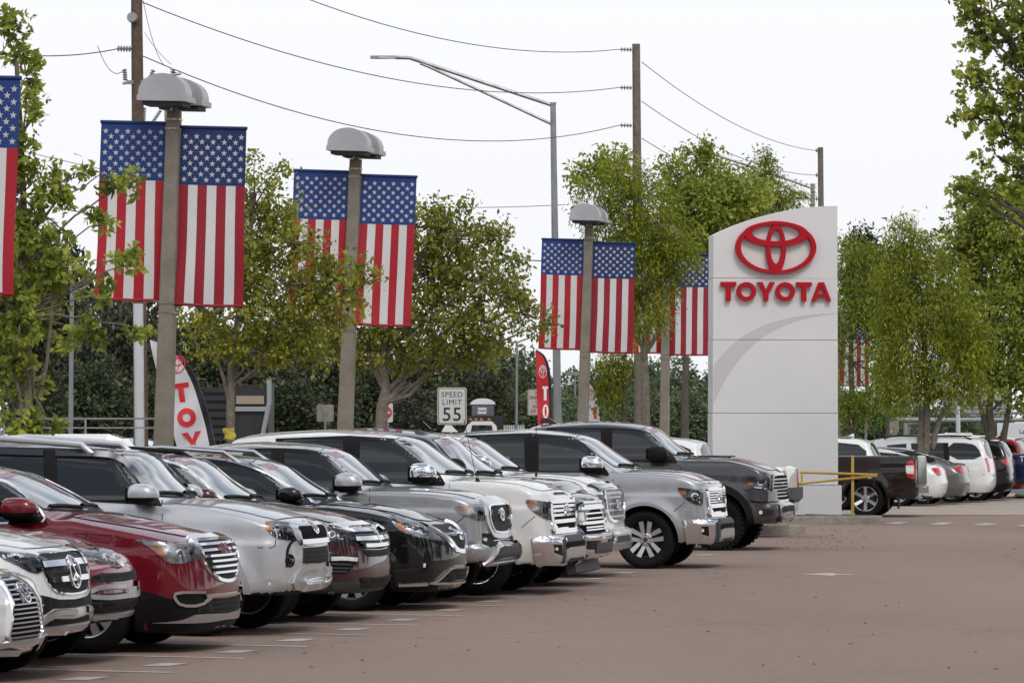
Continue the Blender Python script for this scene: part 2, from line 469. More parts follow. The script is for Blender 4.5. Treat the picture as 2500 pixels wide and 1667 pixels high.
    def _tri(s, poly, step):
        B = []
        m = len(poly)
        for i in range(m):
            a = np.array(poly[i], float); b = np.array(poly[(i + 1) % m], float)
            k = max(1, int(np.linalg.norm(b - a) / step))
            B += [a + (b - a) * j / k for j in range(k)]
        B = np.array(B); lo = B.min(0); hi = B.max(0)
        gx, gy = np.meshgrid(np.arange(lo[0] + step * .5, hi[0], step), np.arange(lo[1] + step * .5, hi[1], step))
        G = np.stack([gx.ravel(), gy.ravel()], 1)
        ins = np.zeros(len(G), bool); dmin = np.full(len(G), 1e9)
        for i in range(len(B)):
            a, b = B[i], B[(i + 1) % len(B)]
            c = ((a[1] > G[:, 1]) != (b[1] > G[:, 1]))
            with np.errstate(divide='ignore', invalid='ignore'):
                xi = (b[0] - a[0]) * (G[:, 1] - a[1]) / (b[1] - a[1]) + a[0]
            ins ^= c & (G[:, 0] < xi)
            dmin = np.minimum(dmin, np.hypot(G[:, 0] - a[0], G[:, 1] - a[1]))
        G = G[ins & (dmin > step * .45)]
        V = [Vector(p) for p in B] + [Vector(p) for p in G]
        E = [(i, (i + 1) % len(B)) for i in range(len(B))]
        r = delaunay_2d_cdt(V, E, [list(range(len(B)))], 1, 1e-5)
        return np.array([tuple(v) for v in r[0]]), [tuple(f) for f in r[2]]
    def patch(s, name, m, poly, off=0.005, both=True, half=False, proj=None, rnd=1, parent=None, step=None, depth=0.02, smooth_n=True, maxe=0.3):
        if rnd: poly = chaikin(poly, rnd)
        st = step or (0.04 if proj else 0.04 * s.S * s.f[2])
        q, fs = s._tri(poly, st)
        P, ok = s.local(q, proj) if proj else s.hit(q, half)
        N = s.b.nrm(P)
        keep = []
        for f in fs:
            if not all(ok[i] for i in f): continue
            if max(np.linalg.norm(P[f[i]] - P[f[i - 1]]) for i in range(len(f))) > maxe: continue
            keep.append(f)
        if not keep: return None
        n = np.zeros(3)
        A = P[[f[0] for f in keep]]; Bq = P[[f[1] for f in keep]]; Cq = P[[f[2] for f in keep]]
        cr = np.cross(Bq - A, Cq - A); nm = N[[f[0] for f in keep]]
        keep = [f if d > 0 else f[::-1] for f, d in zip(keep, (cr * nm).sum(1))]
        V = P + N * off
        from collections import Counter
        ed = Counter()
        for f in keep:
            for i in range(len(f)): ed[(f[i], f[(i + 1) % len(f)])] += 1
        bd = [e for e in ed if (e[1], e[0]) not in ed]
        used = sorted({i for f in keep for i in f}); mp = {i: k for k, i in enumerate(used)}
        vv = [V[i] for i in used]; nn = [N[i] for i in used]; ff = [tuple(mp[i] for i in f) for f in keep]
        base = {}
        for a, b in bd:
            c = np.cross(P[b] - P[a], N[a]); c = c / max(np.linalg.norm(c), 1e-9)
            k = len(vv)
            vv += [V[a], V[b], P[b] - N[b] * depth, P[a] - N[a] * depth]; nn += [c] * 4
            ff.append((k + 1, k, k + 3, k + 2))
        me = mesh_np(name, vv, ff, True, nn)
        o = mkobj(name, me, m, parent or s.root)
        if both: s._mirror(o, parent)
        return o
    def _mirror(s, o, parent=None):
        c = o.copy(); COL.objects.link(c); c.scale = (1, -1, 1)
        c.parent = parent.get('_twin_obj') if False else (o.parent)
        return c
    def strip(s, name, m, pts, w, off=0.02, both=True, half=False, proj=None, rnd=1, closed=False, parent=None, base=0.0):
        # a raised moulding: w in metres
        if rnd: pts = chaikin(pts, rnd, closed)
        pts = [np.array(p, float) for p in pts]
        sc = 1.0 if proj else s.S * s.f[2]
        if closed: pts = pts + [pts[0]]
        D = [pts[0]]
        for a, b in zip(pts[:-1], pts[1:]):
            k = max(1, int(np.linalg.norm(b - a) / (0.06 * sc)))
            D += [a + (b - a) * j / k for j in range(1, k + 1)]
        D = np.array(D); n = len(D)
        if n < 2: return None
        t = np.gradient(D, axis=0)
        if closed: t[0] = t[-1] = (D[1] - D[-2])
        t /= np.maximum(np.linalg.norm(t, axis=1, keepdims=True), 1e-9)
        nv = np.stack([-t[:, 1], t[:, 0]], 1) * (w * sc / 2)
        rows = [D - nv, D - nv * .75, D + nv * .75, D + nv]
        Q = np.concatenate(rows)
        P, ok = s.local(Q, proj) if proj else s.hit(Q, half)
        N = s.b.nrm(P)
        h = np.concatenate([np.full(n, base - .004), np.full(n, off), np.full(n, off), np.full(n, base - .004)])
        V = P + N * h[:, None]
        fs = []
        for r in range(3):
            for i in range(n - 1):
                f = (r * n + i, r * n + i + 1, (r + 1) * n + i + 1, (r + 1) * n + i)
                if all(ok[j] for j in f) and max(np.linalg.norm(V[f[j]] - V[f[j - 1]]) for j in range(4)) < 0.3: fs.append(f)
        if not fs: return None
        f = fs[len(fs) // 2]
        if np.dot(np.cross(V[f[1]] - V[f[0]], V[f[2]] - V[f[0]]), N[f[0]]) < 0: fs = [q[::-1] for q in fs]
        used = sorted({i for f in fs for i in f}); mp = {i: k for k, i in enumerate(used)}
        me = mesh_np(name, V[used], [tuple(mp[i] for i in f) for f in fs], True)
        me.set_sharp_from_angle(angle=R(28))
        o = mkobj(name, me, m, parent or s.root)
        if both: s._mirror(o)
        return o
    def seam(s, pts, proj=None, w=0.011, both=True, rnd=1):
        return s.strip('panel_gap', M_SEAM, pts, w, 0.0015, both, proj=proj, rnd=rnd)
    def disc(s, name, m, c, r, off=0.008, both=True, half=False, proj=None, parent=None, sx=1.0):
        return s.patch(name, m, [(c[0] + sx * r * math.cos(a), c[1] + r * math.sin(a)) for a in np.linspace(0, 2 * math.pi, 17)[:-1]], off, both, half, proj, 0, parent)
    # -- symmetric pieces of the front: half outlines as (distance from the centre line, crop row)
    def fz(s, y, cy):
        x = (s.b.xr + .05) if s.rev else (s.b.xf - .08); py = s.f[1] + cy / s.f[2]
        return CH - (py - HY) * (s.O[1] + x * s.fwd[1] + y * s.lef[1]) / FPX - s.O[2]
    def fh(s, pts): return [(s.side * a, s.fz(s.side * a, cy)) for a, cy in pts]
    def fpatch(s, name, m, half, off=.004, rnd=1, parent=None, step=None):
        h = s.fh(half)
        return s.patch(name, m, h + [(-a, z) for a, z in reversed(h) if abs(a) > 1e-6], off, False, False, 'rear' if s.rev else 'front', rnd, parent, step)
    def fframe(s, name, m, half, w, off=.025, rnd=1, closed=True, parent=None):
        h = s.fh(half)
        return s.strip(name, m, h + [(-a, z) for a, z in reversed(h) if abs(a) > 1e-6], w, off, False, False, 'rear' if s.rev else 'front', rnd, closed, parent)
    def fbar(s, name, m, a, cy, w, off=.015, dip=0, parent=None):
        z = s.fz(s.side * a, cy); k = dip / s.f[2] / s.S
        return s.strip(name, m, [(-a, z), (-a * .5, z - k * .75), (0, z - k), (a * .5, z - k * .75), (a, z)], w, off, False, False, 'rear' if s.rev else 'front', 0, False, parent)
    def side2(s, name, m, half, w, off=.02, rnd=1):       # one of a pair, drawn on the front, then mirrored
        return s.strip(name, m, s.fh(half), w, off, True, False, 'front', rnd)
    def side2p(s, name, m, half, off=.02, rnd=0):
        return s.patch(name, m, s.fh(half), off, True, False, 'front', rnd)
    # -- shared pieces
    def arches(s, m, w=0.06, off=0.012, a0=-28, a1=208):
        r = s.p['RA'] + w * .42
        for xc in (0.0, -s.p['WB']):
            s.strip('wheel_arch_trim', m, [(xc + r * math.cos(R(a)), s.p['R'] + r * math.sin(R(a))) for a in np.linspace(a0, a1, 40)], w, off, proj='side', rnd=0)
    def windshield(s, zb, zt, wb, wt, sticker=True):
        b = s.p.get('wsdip', 0.03)
        poly = [(-wb, zb + b), (-wb * .6, zb + b * .4), (0, zb), (wb * .6, zb + b * .4), (wb, zb + b), (wb * .98, zb + b + .05), (wt + .03, zt - .06), (wt, zt), (wt * .5, zt + .035), (0, zt + .045), (-wt * .5, zt + .035), (-wt, zt), (-wt - .03, zt - .06), (-wb * .98, zb + b + .05)]
        s.patch('windshield_seal', M_BLACKP, poly, 0.003, False, proj='front', rnd=0)
        k = lambda p: (p[0] * .972, zb + .012 + (p[1] - zb) * .965)
        g = s.patch('windshield', M_WSGLASS, [k(p) for p in poly], 0.006, False, proj='front', rnd=0)
        if sticker and g:
            y = s.side * wt * .80
            s.patch('price_sticker', M_STICK, [(y, zt - .015), (y - s.side * .34, zt + .005), (y - s.side * .34, zt - .05), (y + s.side * .01, zt - .075)], 0.008, False, proj='front', rnd=0, parent=g)
        for y0, y1 in ((-.62, -.1), (0.02, .55)):
            s.strip('wiper', M_BLACKP, [(y0, zb + .045), (y0 + .2, zb + .05), (y1, zb + .03)], .022, .03, False, proj='front')
        return g
    def rearglass(s, zb, zt, wb, wt):
        s.patch('rear_window', M_GLASS, [(-wb, zb), (wb, zb), (wt, zt), (-wt, zt)], 0.005, True if False else False, proj='rear', rnd=1)
    def mirror(s, c, cap, low=None, sx=.13, sy=.13, sz=.10, traced=True):
        # c: pixel of the housing's middle in the current crop
        q = np.array([c], float)
        if traced:
            px = s.f[0] + c[0] / s.f[2]; py = s.f[1] + c[1] / s.f[2]
            yl = s.side * (s.b.wm + .09)
            k = (px - 1250) / FPX
            # solve local x on the ray at side yl
            x = (k * (s.O[1] + yl * s.lef[1]) - s.O[0] - yl * s.lef[0]) / (s.fwd[0] - k * s.fwd[1])
            Yd = s.O[1] + x * s.fwd[1] + yl * s.lef[1]
            z = CH - (py - HY) * Yd / FPX - s.O[2]
        else: x, z = c; yl = s.side * (s.b.wm + .09)
        ctr = np.array([x, yl, z])
        def sup(lo, hi, k=1.0):
            v, f = [], []; nu, nv_ = 20, 10
            sg = lambda c_, e: np.sign(c_) * abs(c_) ** e
            for i in range(nv_ + 1):
                t = -math.pi / 2 + math.pi * (lo + (hi - lo) * i / nv_)
                for j in range(nu):
                    u = 2 * math.pi * j / nu
                    xx = sg(math.cos(t), .6) * sg(math.cos(u), .65); yy = sg(math.cos(t), .6) * sg(math.sin(u), .65); zz = sg(math.sin(t), .75)
                    xx = xx * (1 + .25 * (xx > 0) * (1 - abs(zz)))
                    v.append(ctr + np.array([xx * sx * k, yy * sy * k, zz * sz * k]))
            for i in range(nv_):
                for j in range(nu): f.append((i * nu + j, i * nu + (j + 1) % nu, (i + 1) * nu + (j + 1) % nu, (i + 1) * nu + j))
            return v, f
        o = mkobj('wing_mirror', mesh_np('wing_mirror', *sup(.44, 1.0)), cap, s.root)
        lowm = low or M_BLACKP
        l = mkobj('mirror_base', mesh_np('mirror_base', *sup(0, .44, .99)), lowm, o)
        mb = MB(); sgn = s.side
        mb.box((x + .02, yl - sgn * .15, z - sz * .72), (.06, .12, .025))
        st = mb.build('mirror_arm', M_BLACKP, o)
        g = MB(); g.box((x - sx * .97, yl, z), (.006, sy * .78, sz * .72)); g.build('mirror_glass', M_GLASS, o)
        c2 = copy_part(o, s.root); c2.scale = (1, -1, 1); c2.location = (-.20, 0, -.03)
        return o
    def wheels(s, steer=0.0):
        p = s.p; rr = p['R']; wt = p.get('TW', .25); rim = p.get('rim', rr * .66)
        st = p.get('wheel', ('spoke', 5, 'silver'))
        tm = MB(); h = wt / 2
        prof = [(rim * .985, -h * .72), (rim * 1.04, -h * .82), (rr * .82, -h * 1.0), (rr * .90, -h * .99), (rr * .965, -h * .86), (rr * .992, -h * .70), (rr, -h * .5), (rr, -h * .17), (rr * .985, -h * .155), (rr * .985, -h * .105), (rr, -h * .09), (rr, h * .09), (rr * .985, h * .105), (rr * .985, h * .155), (rr, h * .17), (rr, h * .5), (rr * .992, h * .70), (rr * .965, h * .86), (rr * .90, h * .99), (rr * .82, h * 1.0), (rim * 1.04, h * .82), (rim * .985, h * .72)]
        tm.lathe(prof, 44, 'y', closed=False, caps=False)
        if p.get('knob'):
            for k in range(36):
                t = 2 * math.pi * k / 36
                for q in (-1, 1):
                    rot = Matrix.Rotation(-t, 3, 'Y')
                    tm.box(tuple(rot @ Vector((rr * .985, q * h * .72, 0))), (.018, h * .26, rr * .045), rot)
        tyre_me = tm.mesh('tyre', True)
        mats = {'silver': M_SATIN, 'chrome': M_CHROME, 'dark': M_GREYP, 'machined': mat('machined_alloy', (.72, .72, .73), .38, .85), 'black': M_BLACKP}
        wm = MB()                              # barrel, hub, brake disc behind the spokes
        wm.lathe([(rim * .93, -h * .7), (rim * .93, h * .55), (rim * .985, h * .74), (rim * 1.03, h * .80), (rim * 1.035, h * .70), (rim * .99, h * .5), (rim * .99, -h * .7)], 40, 'y', closed=True)
        bar_me = wm.mesh('wheel', True)
        dm = MB(); dm.lathe([(.02, h * .05), (rim * .70, h * .05), (rim * .70, h * .15), (.02, h * .15)], 28, 'y'); dm.lathe([(.02, -h * .6), (rim * .92, -h * .6), (rim * .92, -h * .5), (.02, -h * .5)], 28, 'y')
        disc_me = dm.mesh('brake_disc', False)
        sm = MB(); n = st[1]; yo = h * .62
        for k in range(n):
            t = 2 * math.pi * k / n + math.pi / 2
            split = st[0] in ('double', 'vee')
            for q in ((-1, 1) if split else (0,)):
                hubw, rimw = (.042, .070) if split else (.055, .075 if st[0] == 'spoke' else .10)
                o0 = q * (.032 if st[0] == 'double' else .016); o1 = q * (.064 if st[0] == 'double' else .105)
                pl = [(.05, o0 - hubw / 2), (rim * .97, o1 - rimw / 2), (rim * .97, o1 + rimw / 2), (.05, o0 + hubw / 2)]
                ct, sn = math.cos(t), math.sin(t)
                def f(dy): return lambda a, b: (a * ct - b * sn, yo + dy - .02 * (a < .06) + (h * .10 * (a > .1)), a * sn + b * ct)
                sm.prism(pl, f(-.035), f(0.0))
        sm.lathe([(.02, yo - .05), (.085, yo - .05), (.085, yo + .0), (.075, yo + .012), (.02, yo + .014)], 20, 'y')
        sp_me = sm.mesh('spokes', True, angle=25)
        cm = MB(); cm.lathe([(.004, yo + .012), (.034, yo + .012), (.032, yo + .026), (.004, yo + .028)], 18, 'y')
        for k in range(5 if n == 5 else 6):
            t = 2 * math.pi * k / (5 if n == 5 else 6) + .3
            cm.lathe([(.003, yo + .008), (.013, yo + .008), (.012, yo + .02), (.003, yo + .021)], 8, 'y', c=(.062 * math.cos(t), 0, .062 * math.sin(t)))
        cap_me = cm.mesh('hub_cap', True)
        spm = mats[st[2]]; barm = mats.get(st[3] if len(st) > 3 else st[2])
        tr = p.get('track', s.b.wm - .02) - wt / 2
        for xc in (0.0, -s.b.WB):
            for sg in (-1, 1):
                w = mkobj('wheel', bar_me, barm, s.root); w.location = (xc, sg * tr, rr - s.O[2] * 0)
                if sg < 0: w.rotation_euler = (0, 0, math.pi)
                if xc == 0.0 and steer: w.rotation_euler = (0, 0, (math.pi if sg < 0 else 0) + steer)
                mkobj('tyre', tyre_me, M_RUBBER, w); mkobj('spokes', sp_me, spm, w); mkobj('brake_disc', disc_me, M_DISC, w); mkobj('hub_cap', cap_me, M_GREYP if st[2] != 'chrome' else M_CHROME, w)
    def lamp(s, poly, amber=None, lenses=(), dark=False, half=False, both=True, bright=()):
        b = s.patch('headlight', M_DARKBOWL if dark else M_LAMPBOWL, poly, 0.003, False, half)
        if b is None: return
        if amber: s.patch('amber_reflector', M_AMBER, amber, 0.007, False, parent=b, rnd=0)
        for q in bright: s.patch('reflector', M_CHROME, q, 0.006, False, parent=b)
        for (c, r) in lenses:
            s.disc('projector_ring', M_CHROME, c, r, 0.008, False, parent=b)
            s.disc('projector', M_GLOSSB, c, r * .72, 0.011, False, parent=b)
        cx = np.mean(np.array(poly), 0)
        s.patch('lens', M_CLEAR, [tuple(cx + (np.array(q) - cx) * .985) for q in poly], 0.014, False, half, parent=b, depth=-.004)
        if both:
            c = copy_part(b, s.root); c.scale = (1, -1, 1)
        return b
    def emblem(s, y, z, r, kind='ellipse', proj='front', m=None):
        q = 'rear' if s.rev else 'front'
        m = m or M_CHROME
        E = lambda cy, cz, a, b_, n=20: [(y + cy + a * math.cos(t), z + cz + b_ * math.sin(t)) for t in np.linspace(0, 2 * math.pi, n + 1)[:-1]]
        if kind == 'ellipse':
            o = s.strip('emblem', m, E(0, 0, r, r * .66), r * .17, .03, False, proj=q, rnd=0, closed=True)
            s.strip('emblem_loop', m, E(0, r * .30, r * .62, r * .28), r * .13, .031, False, proj=q, rnd=0, closed=True, parent=o)
            s.strip('emblem_loop', m, E(0, -.02 * r, r * .24, r * .58), r * .13, .032, False, proj=q, rnd=0, closed=True, parent=o)
        elif kind == 'star':
            o = s.strip('emblem', m, E(0, 0, r, r, 28), r * .14, .035, False, proj=q, rnd=0, closed=True)
            for t in (90, 210, 330): s.strip('emblem_arm', m, [(y, z), (y + r * .93 * math.cos(R(t)), z + r * .93 * math.sin(R(t)))], r * .16, .037, False, proj=q, rnd=0, parent=o)
        elif kind == 'ring':
            o = s.strip('emblem', m, E(0, 0, r, r, 24), r * .2, .03, False, proj=q, rnd=0, closed=True)
            s.strip('emblem_bar', m, [(y - r * 1.15, z), (y + r * 1.15, z)], r * .34, .034, False, proj=q, rnd=0, parent=o)
        elif kind == 'h':
            o = s.strip('emblem', m, [(y - r * .6, z + r), (y - r * .35, z - r)], r * .26, .03, False, proj=q, rnd=0)
            s.strip('emblem_bar', m, [(y + r * .6, z + r), (y + r * .35, z - r)], r * .26, .03, False, proj=q, rnd=0, parent=o)
            s.strip('emblem_bar', m, [(y - r * .45, z), (y + r * .45, z)], r * .26, .031, False, proj=q, rnd=0, parent=o)
        elif kind == 'l':
            o = s.strip('emblem', m, E(0, 0, r, r * .72, 24), r * .13, .035, False, proj=q, rnd=0, closed=True)
            s.strip('emblem_bar', m, [(y + r * .1, z + r * .6), (y - r * .25 , z - r * .35), (y + r * .6, z - r * .35)], r * .14, .036, False, proj=q, rnd=0, parent=o)
        elif kind == 'gmc':
            o = None
            G = [[(.3, .5), (-.35, .5), (-.35, -.5), (.35, -.5), (.35, 0), (.05, 0)], [(-.4, -.5), (-.4, .5), (0, -.1), (.4, .5), (.4, -.5)], [(.35, .5), (-.35, .5), (-.35, -.5), (.35, -.5)]]
            for i, g in enumerate(G):
                k = s.side * -1
                e = s.strip('letter', m, [(y + (i - 1) * r * 1.15 * (1 if not s.rev else -1) + a * r, z + b_ * r) for a, b_ in g], r * .26, .05, False, proj=q, rnd=0)
        elif kind == 'bow':
            o = s.strip('emblem', m, [(y - r, z), (y + r, z)], r * .45, .02, False, proj=q, rnd=0)
        return o
    def hood(s, x0, x1, w0, w1, nose=.05):
        # hood panel: slightly proud of the wings, with a dark shut line round it
        o = [(x0, -w0 * .55), (x0 - .05, -w0), (x0 + (x1 - x0) * .45, -(w0 * .55 + w1 * .45) - .02), (x1 - nose, -w1), (x1, -w1 * .55), (x1 + .01, 0)]
        o = o + [(a, -b) for a, b in reversed(o[:-1])] + [(x0 + .03, 0)]
        s.strip('panel_gap', M_SEAM, o, .022, .0015, False, proj='top', rnd=1, closed=True)
        s.patch('hood', s.paint, o, .008, False, proj='top', rnd=1, step=.05)
    def bars(s, name, m, yz, w, off=.03, proj='front'):
        for (a, b) in yz: s.strip(name, m, [a, ((a[0] + b[0]) / 2, (a[1] + b[1]) / 2), b], w, off, False, proj=proj, rnd=0)
    def handle(s, x, z, m):
        s.strip('door_handle', m, [(x - .11, z), (x + .11, z + .004)], .035, .035, proj='side', rnd=0)
# ------------------------------------------------------------------ vehicle specifications (metres, front axle at x = 0, forward +x)
def mesh_grille(name, a, b, scale):
    m = bpy.data.materials.new(name); m.use_nodes = True
    n = m.node_tree; bs = n.nodes['Principled BSDF']
    tc = n.nodes.new('ShaderNodeTexCoord'); v = n.nodes.new('ShaderNodeTexVoronoi'); v.feature = 'DISTANCE_TO_EDGE'
    v.inputs['Scale'].default_value = scale; v.inputs['Randomness'].default_value = 0.0
    n.links.new(tc.outputs['Object'], v.inputs['Vector'])
    mr = n.nodes.new('ShaderNodeMapRange'); mr.inputs[1].default_value = 0.10; mr.inputs[2].default_value = 0.2
    n.links.new(v.outputs['Distance'], mr.inputs[0])
    mx = n.nodes.new('ShaderNodeMix'); mx.data_type = 'RGBA'
    mx.inputs[6].default_value = (*a, 1); mx.inputs[7].default_value = (*b, 1)
    n.links.new(mr.outputs[0], mx.inputs['Factor']); n.links.new(mx.outputs[2], bs.inputs['Base Color'])
    bs.inputs['Roughness'].default_value = 0.55; bs.inputs['Specular IOR Level'].default_value = .08
    MATS[name] = m
    return m
M_MESH = mesh_grille('mesh_grille', (.030, .030, .032), (.004, .004, .004), 22)
M_MESHF = mesh_grille('fine_mesh_grille', (.022, .022, .023), (.004, .004, .004), 38)
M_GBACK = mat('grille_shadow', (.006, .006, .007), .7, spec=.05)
def paint(name, c, metal=.25, rough=.32): return mat('paint_' + name, c, rough, metal, 1.0, spec=.15)
P_PEARL = paint('pearl_white', (.72, .72, .70), .05, .3)
P_WHITE = paint('white', (.78, .78, .77), .0, .35)
P_SILVER = paint('silver', (.50, .50, .51), .55, .34)
P_SILVERT = paint('silver_truck', (.40, .40, .415), .6, .33)
P_STONE = paint('silver_stone', (.52, .53, .55), .4, .34)
P_GREYT = paint('cement_silver', (.36, .36, .365), .55, .35)
P_RED = paint('dark_red', (.155, .006, .014), .25, .28)
P_RED2 = paint('ruby_red', (.21, .010, .020), .3, .28)
P_MAROON = paint('maroon', (.058, .018, .024), .35, .3)
P_BLACK = paint('black', (.006, .006, .007), .1, .25)
P_NAVY = paint('navy', (.012, .020, .045), .3, .3)
P_GRANITE = paint('granite', (.070, .067, .070), .5, .32)
P_BROWN = paint('dark_brown', (.022, .012, .012), .35, .3)
P_GREYC = paint('grey_car', (.16, .145, .145), .5, .33)
P_BRIGHTRED = paint('bright_red', (.40, .02, .015), .1, .3)
P_BLUE = paint('deep_blue', (.010, .016, .055), .3, .3)
SEC_T = [(.2, .14), (.42, .045), (.52, .012), (.57, .004), (.85, .0), (1.0, .004), (1.05, .018), (1.2, .028), (1.32, .05), (1.5, .12)]
SEC_S = [(.15, .16), (.32, .06), (.44, .018), (.50, .006), (.75, .0), (.86, .004), (.91, .018), (1.05, .032), (1.18, .065), (1.4, .14)]
def truck(Wm, tip, tipz, cowl, belt, roof, roofx, wsb, wst, WB=3.7, FO=.97, RO=1.15, bump=.68, bz=.34, cabr=-3.1, **k):
    # tip: hood front x at height tipz; cowl z; wsb/wst: windscreen base and top x at the centre line
    p = dict(R=.405, RA=.475, WB=WB, TW=.275,
      top=[(-WB - RO, belt + .05), (cabr - .12, belt + .06), (cabr, belt), (-.9, belt), (wsb - .18, cowl - .01), (wsb + .05, cowl), (.12, cowl - .015), (.45, cowl - .05), (tip - .14, tipz + .045), (tip, tipz), (tip + .12, tipz - .10)],
      wid=[(-WB - RO, Wm - .03), (-WB + .4, Wm), (.2, Wm), (.6, Wm - .025), (FO, Wm - .08)],
      sec=SEC_T,
      front=[(.25, FO - .2), (bz, FO - .06), (bz + .1, FO), (bump - .04, FO), (bump + .015, FO - .075), (.85, FO - .095), (tipz - .12, FO - .11), (tipz, FO - .16), (tipz + .2, FO - .3)],
      rear=[(.3, -WB - RO + .15), (.5, -WB - RO), (1.35, -WB - RO + .02), (1.6, -WB - RO + .05)],
      bot=[(-6, .42), (-.6, .42), (.4, bz + .02), (FO, bz)],
      roof=[(cabr - .1, roof - .13), (cabr + .3, roof - .05), (cabr + 1.0, roof - .005), (roofx, roof), (roofx + .5, roof - .03), (wst + .06, roof - .11)],
      ws=[(cowl - .3, wsb + .5), (cowl, wsb), (cowl + .22, wsb + (wst - wsb) * .5), (roof - .10, wst), (roof + .1, wst - .42)],
      rg=[(belt - .3, cabr - .12), (belt + .1, cabr - .08), (roof, cabr + .04)],
      gw=[(belt - .2, Wm - .04), (belt, Wm - .065), (belt + .25, Wm - .15), (roof - .12, Wm - .24), (roof, Wm - .31)],
      bed=[(-WB - RO + .09, cabr - .2, Wm - .17, belt - .48)], crown=.045, fb=.13, fe=3.8, kf=.10, kt=.035, flare=.028, fw=.10)
    p.update(k); return p
def suv(Wm, tip, tipz, cowl, belt, roof, roofx, wsb, wst, WB=2.85, FO=1.0, RO=1.0, bz=.2, R=.37, **k):
    xr = -WB - RO
    p = dict(R=R, RA=R + .055, WB=WB, TW=.235,
      top=[(xr, belt - .04), (xr + .6, belt + .02), (-1.2, belt), (wsb - .22, cowl - .02), (wsb + .06, cowl), (.05, cowl - .04), (.35, cowl - .095), (tip - .18, tipz + .055), (tip, tipz), (tip + .14, tipz - .10)],
      wid=[(xr, Wm - .10), (xr + .5, Wm - .02), (-.9, Wm), (.2, Wm - .005), (.6, Wm - .04), (FO, Wm - .14)],
      sec=SEC_S,
      front=[(.1, FO - .25), (bz, FO - .1), (bz + .14, FO - .015), (.5, FO), (.68, FO - .01), (tipz - .1, FO - .045), (tipz, FO - .09), (tipz + .2, FO - .26)],
      rear=[(.25, xr + .15), (.5, xr), (.75, xr + .01), (belt, xr + .08), (belt + .3, xr + .2)],
      bot=[(-6, .24), (-.6, .24), (.5, bz + .02), (FO, bz)],
      roof=[(xr + .1, roof - .16), (xr + .5, roof - .07), (-2.4, roof - .005), (roofx, roof), (roofx + .45, roof - .035), (wst + .05, roof - .10)],
      ws=[(cowl - .3, wsb + .5), (cowl, wsb), (cowl + .2, wsb + (wst - wsb) * .5), (roof - .10, wst), (roof + .1, wst - .45)],
      rg=[(belt - .3, xr + .02), (belt + .05, xr + .08), (roof - .1, xr + .30), (roof + .1, xr + .5)],
      gw=[(belt - .2, Wm - .045), (belt, Wm - .075), (belt + .2, Wm - .15), (roof - .12, Wm - .25), (roof, Wm - .33)],
      crown=.06, fb=.22, fe=2.8, kf=.13, kt=.04, flare=.018, fw=.09)
    p.update(k); return p
def sedan(Wm, WB=2.83, FO=.95, RO=1.1, roof=1.46, **k):
    xr = -WB - RO
    p = dict(R=.335, RA=.385, WB=WB, TW=.225,
      top=[(xr, .98), (xr + .2, 1.05), (xr + .6, 1.06), (-2.4, 1.0), (-1.2, .96), (-.5, .98), (-.2, .97), (.2, .90), (.6, .78), (.9, .64)],
      wid=[(xr, Wm - .13), (xr + .5, Wm - .03), (-.9, Wm), (.2, Wm - .01), (FO, Wm - .16)],
      sec=[(.12, .14), (.3, .05), (.5, 0), (.7, .0), (.85, .03), (1.0, .09), (1.2, .16)],
      front=[(.1, FO - .2), (.3, FO - .03), (.5, FO), (.65, FO - .06), (.9, FO - .3)],
      rear=[(.15, xr + .2), (.35, xr + .04), (.55, xr), (.8, xr + .05), (1.05, xr + .12)],
      bot=[(-6, .18), (1, .18)],
      roof=[(xr + .3, 1.08), (xr + .75, 1.20), (xr + 1.25, 1.36), (-2.2, roof - .02), (-1.6, roof), (-1.1, roof - .04), (-.8, roof - .12)],
      ws=[(.7, .2), (.97, -.3), (1.2, -.68), (roof - .1, -1.05), (roof + .1, -1.5)],
      rg=[(.8, xr + .1), (1.06, xr + .45), (1.2, xr + .72), (roof - .05, xr + 1.4), (roof + .1, xr + 1.8)],
      gw=[(.8, Wm - .05), (.98, Wm - .09), (1.2, Wm - .2), (roof - .1, Wm - .3), (roof, Wm - .36)],
      crown=.05, fb=.25, fe=2.4, kf=.2, kt=.12, rb=.16, kr=.16, flare=.012, fw=.08)
    p.update(k); return p
def door_common(c, xs, zlo, zhi, zbelt):
    for x in xs: c.seam([(x, zhi), (x - .005, (zlo + zhi) / 2), (x + .01, zlo)], proj='side')

ROWG = 'vehicles parked nose out along the lot'
# ---- full-size pickups with chrome bars (white, and silver with split-spoke wheels)
def big_truck_front(c, P, sc):
    c.f = ZF[sc[0]]
ROW = []
def tundra(name, label, Yw, tip, paint_, wheel, z):
    p = truck(1.005, .80, 1.20, 1.365, 1.31, 1.93, -1.95, -.26, -.98, wheel=wheel, rim=.262)
    c = Car(name, label, 'pickup truck', p, Yw, tip, paint_, ROWG, steer=.02)
    c.arches(paint_, .05, .010)
    c.windshield(1.375, 1.80, .80, .66, False)
    c.hood(-.16, .74, .82, .68, .03); c.rearglass(1.42, 1.78, .66, .6)
    return c

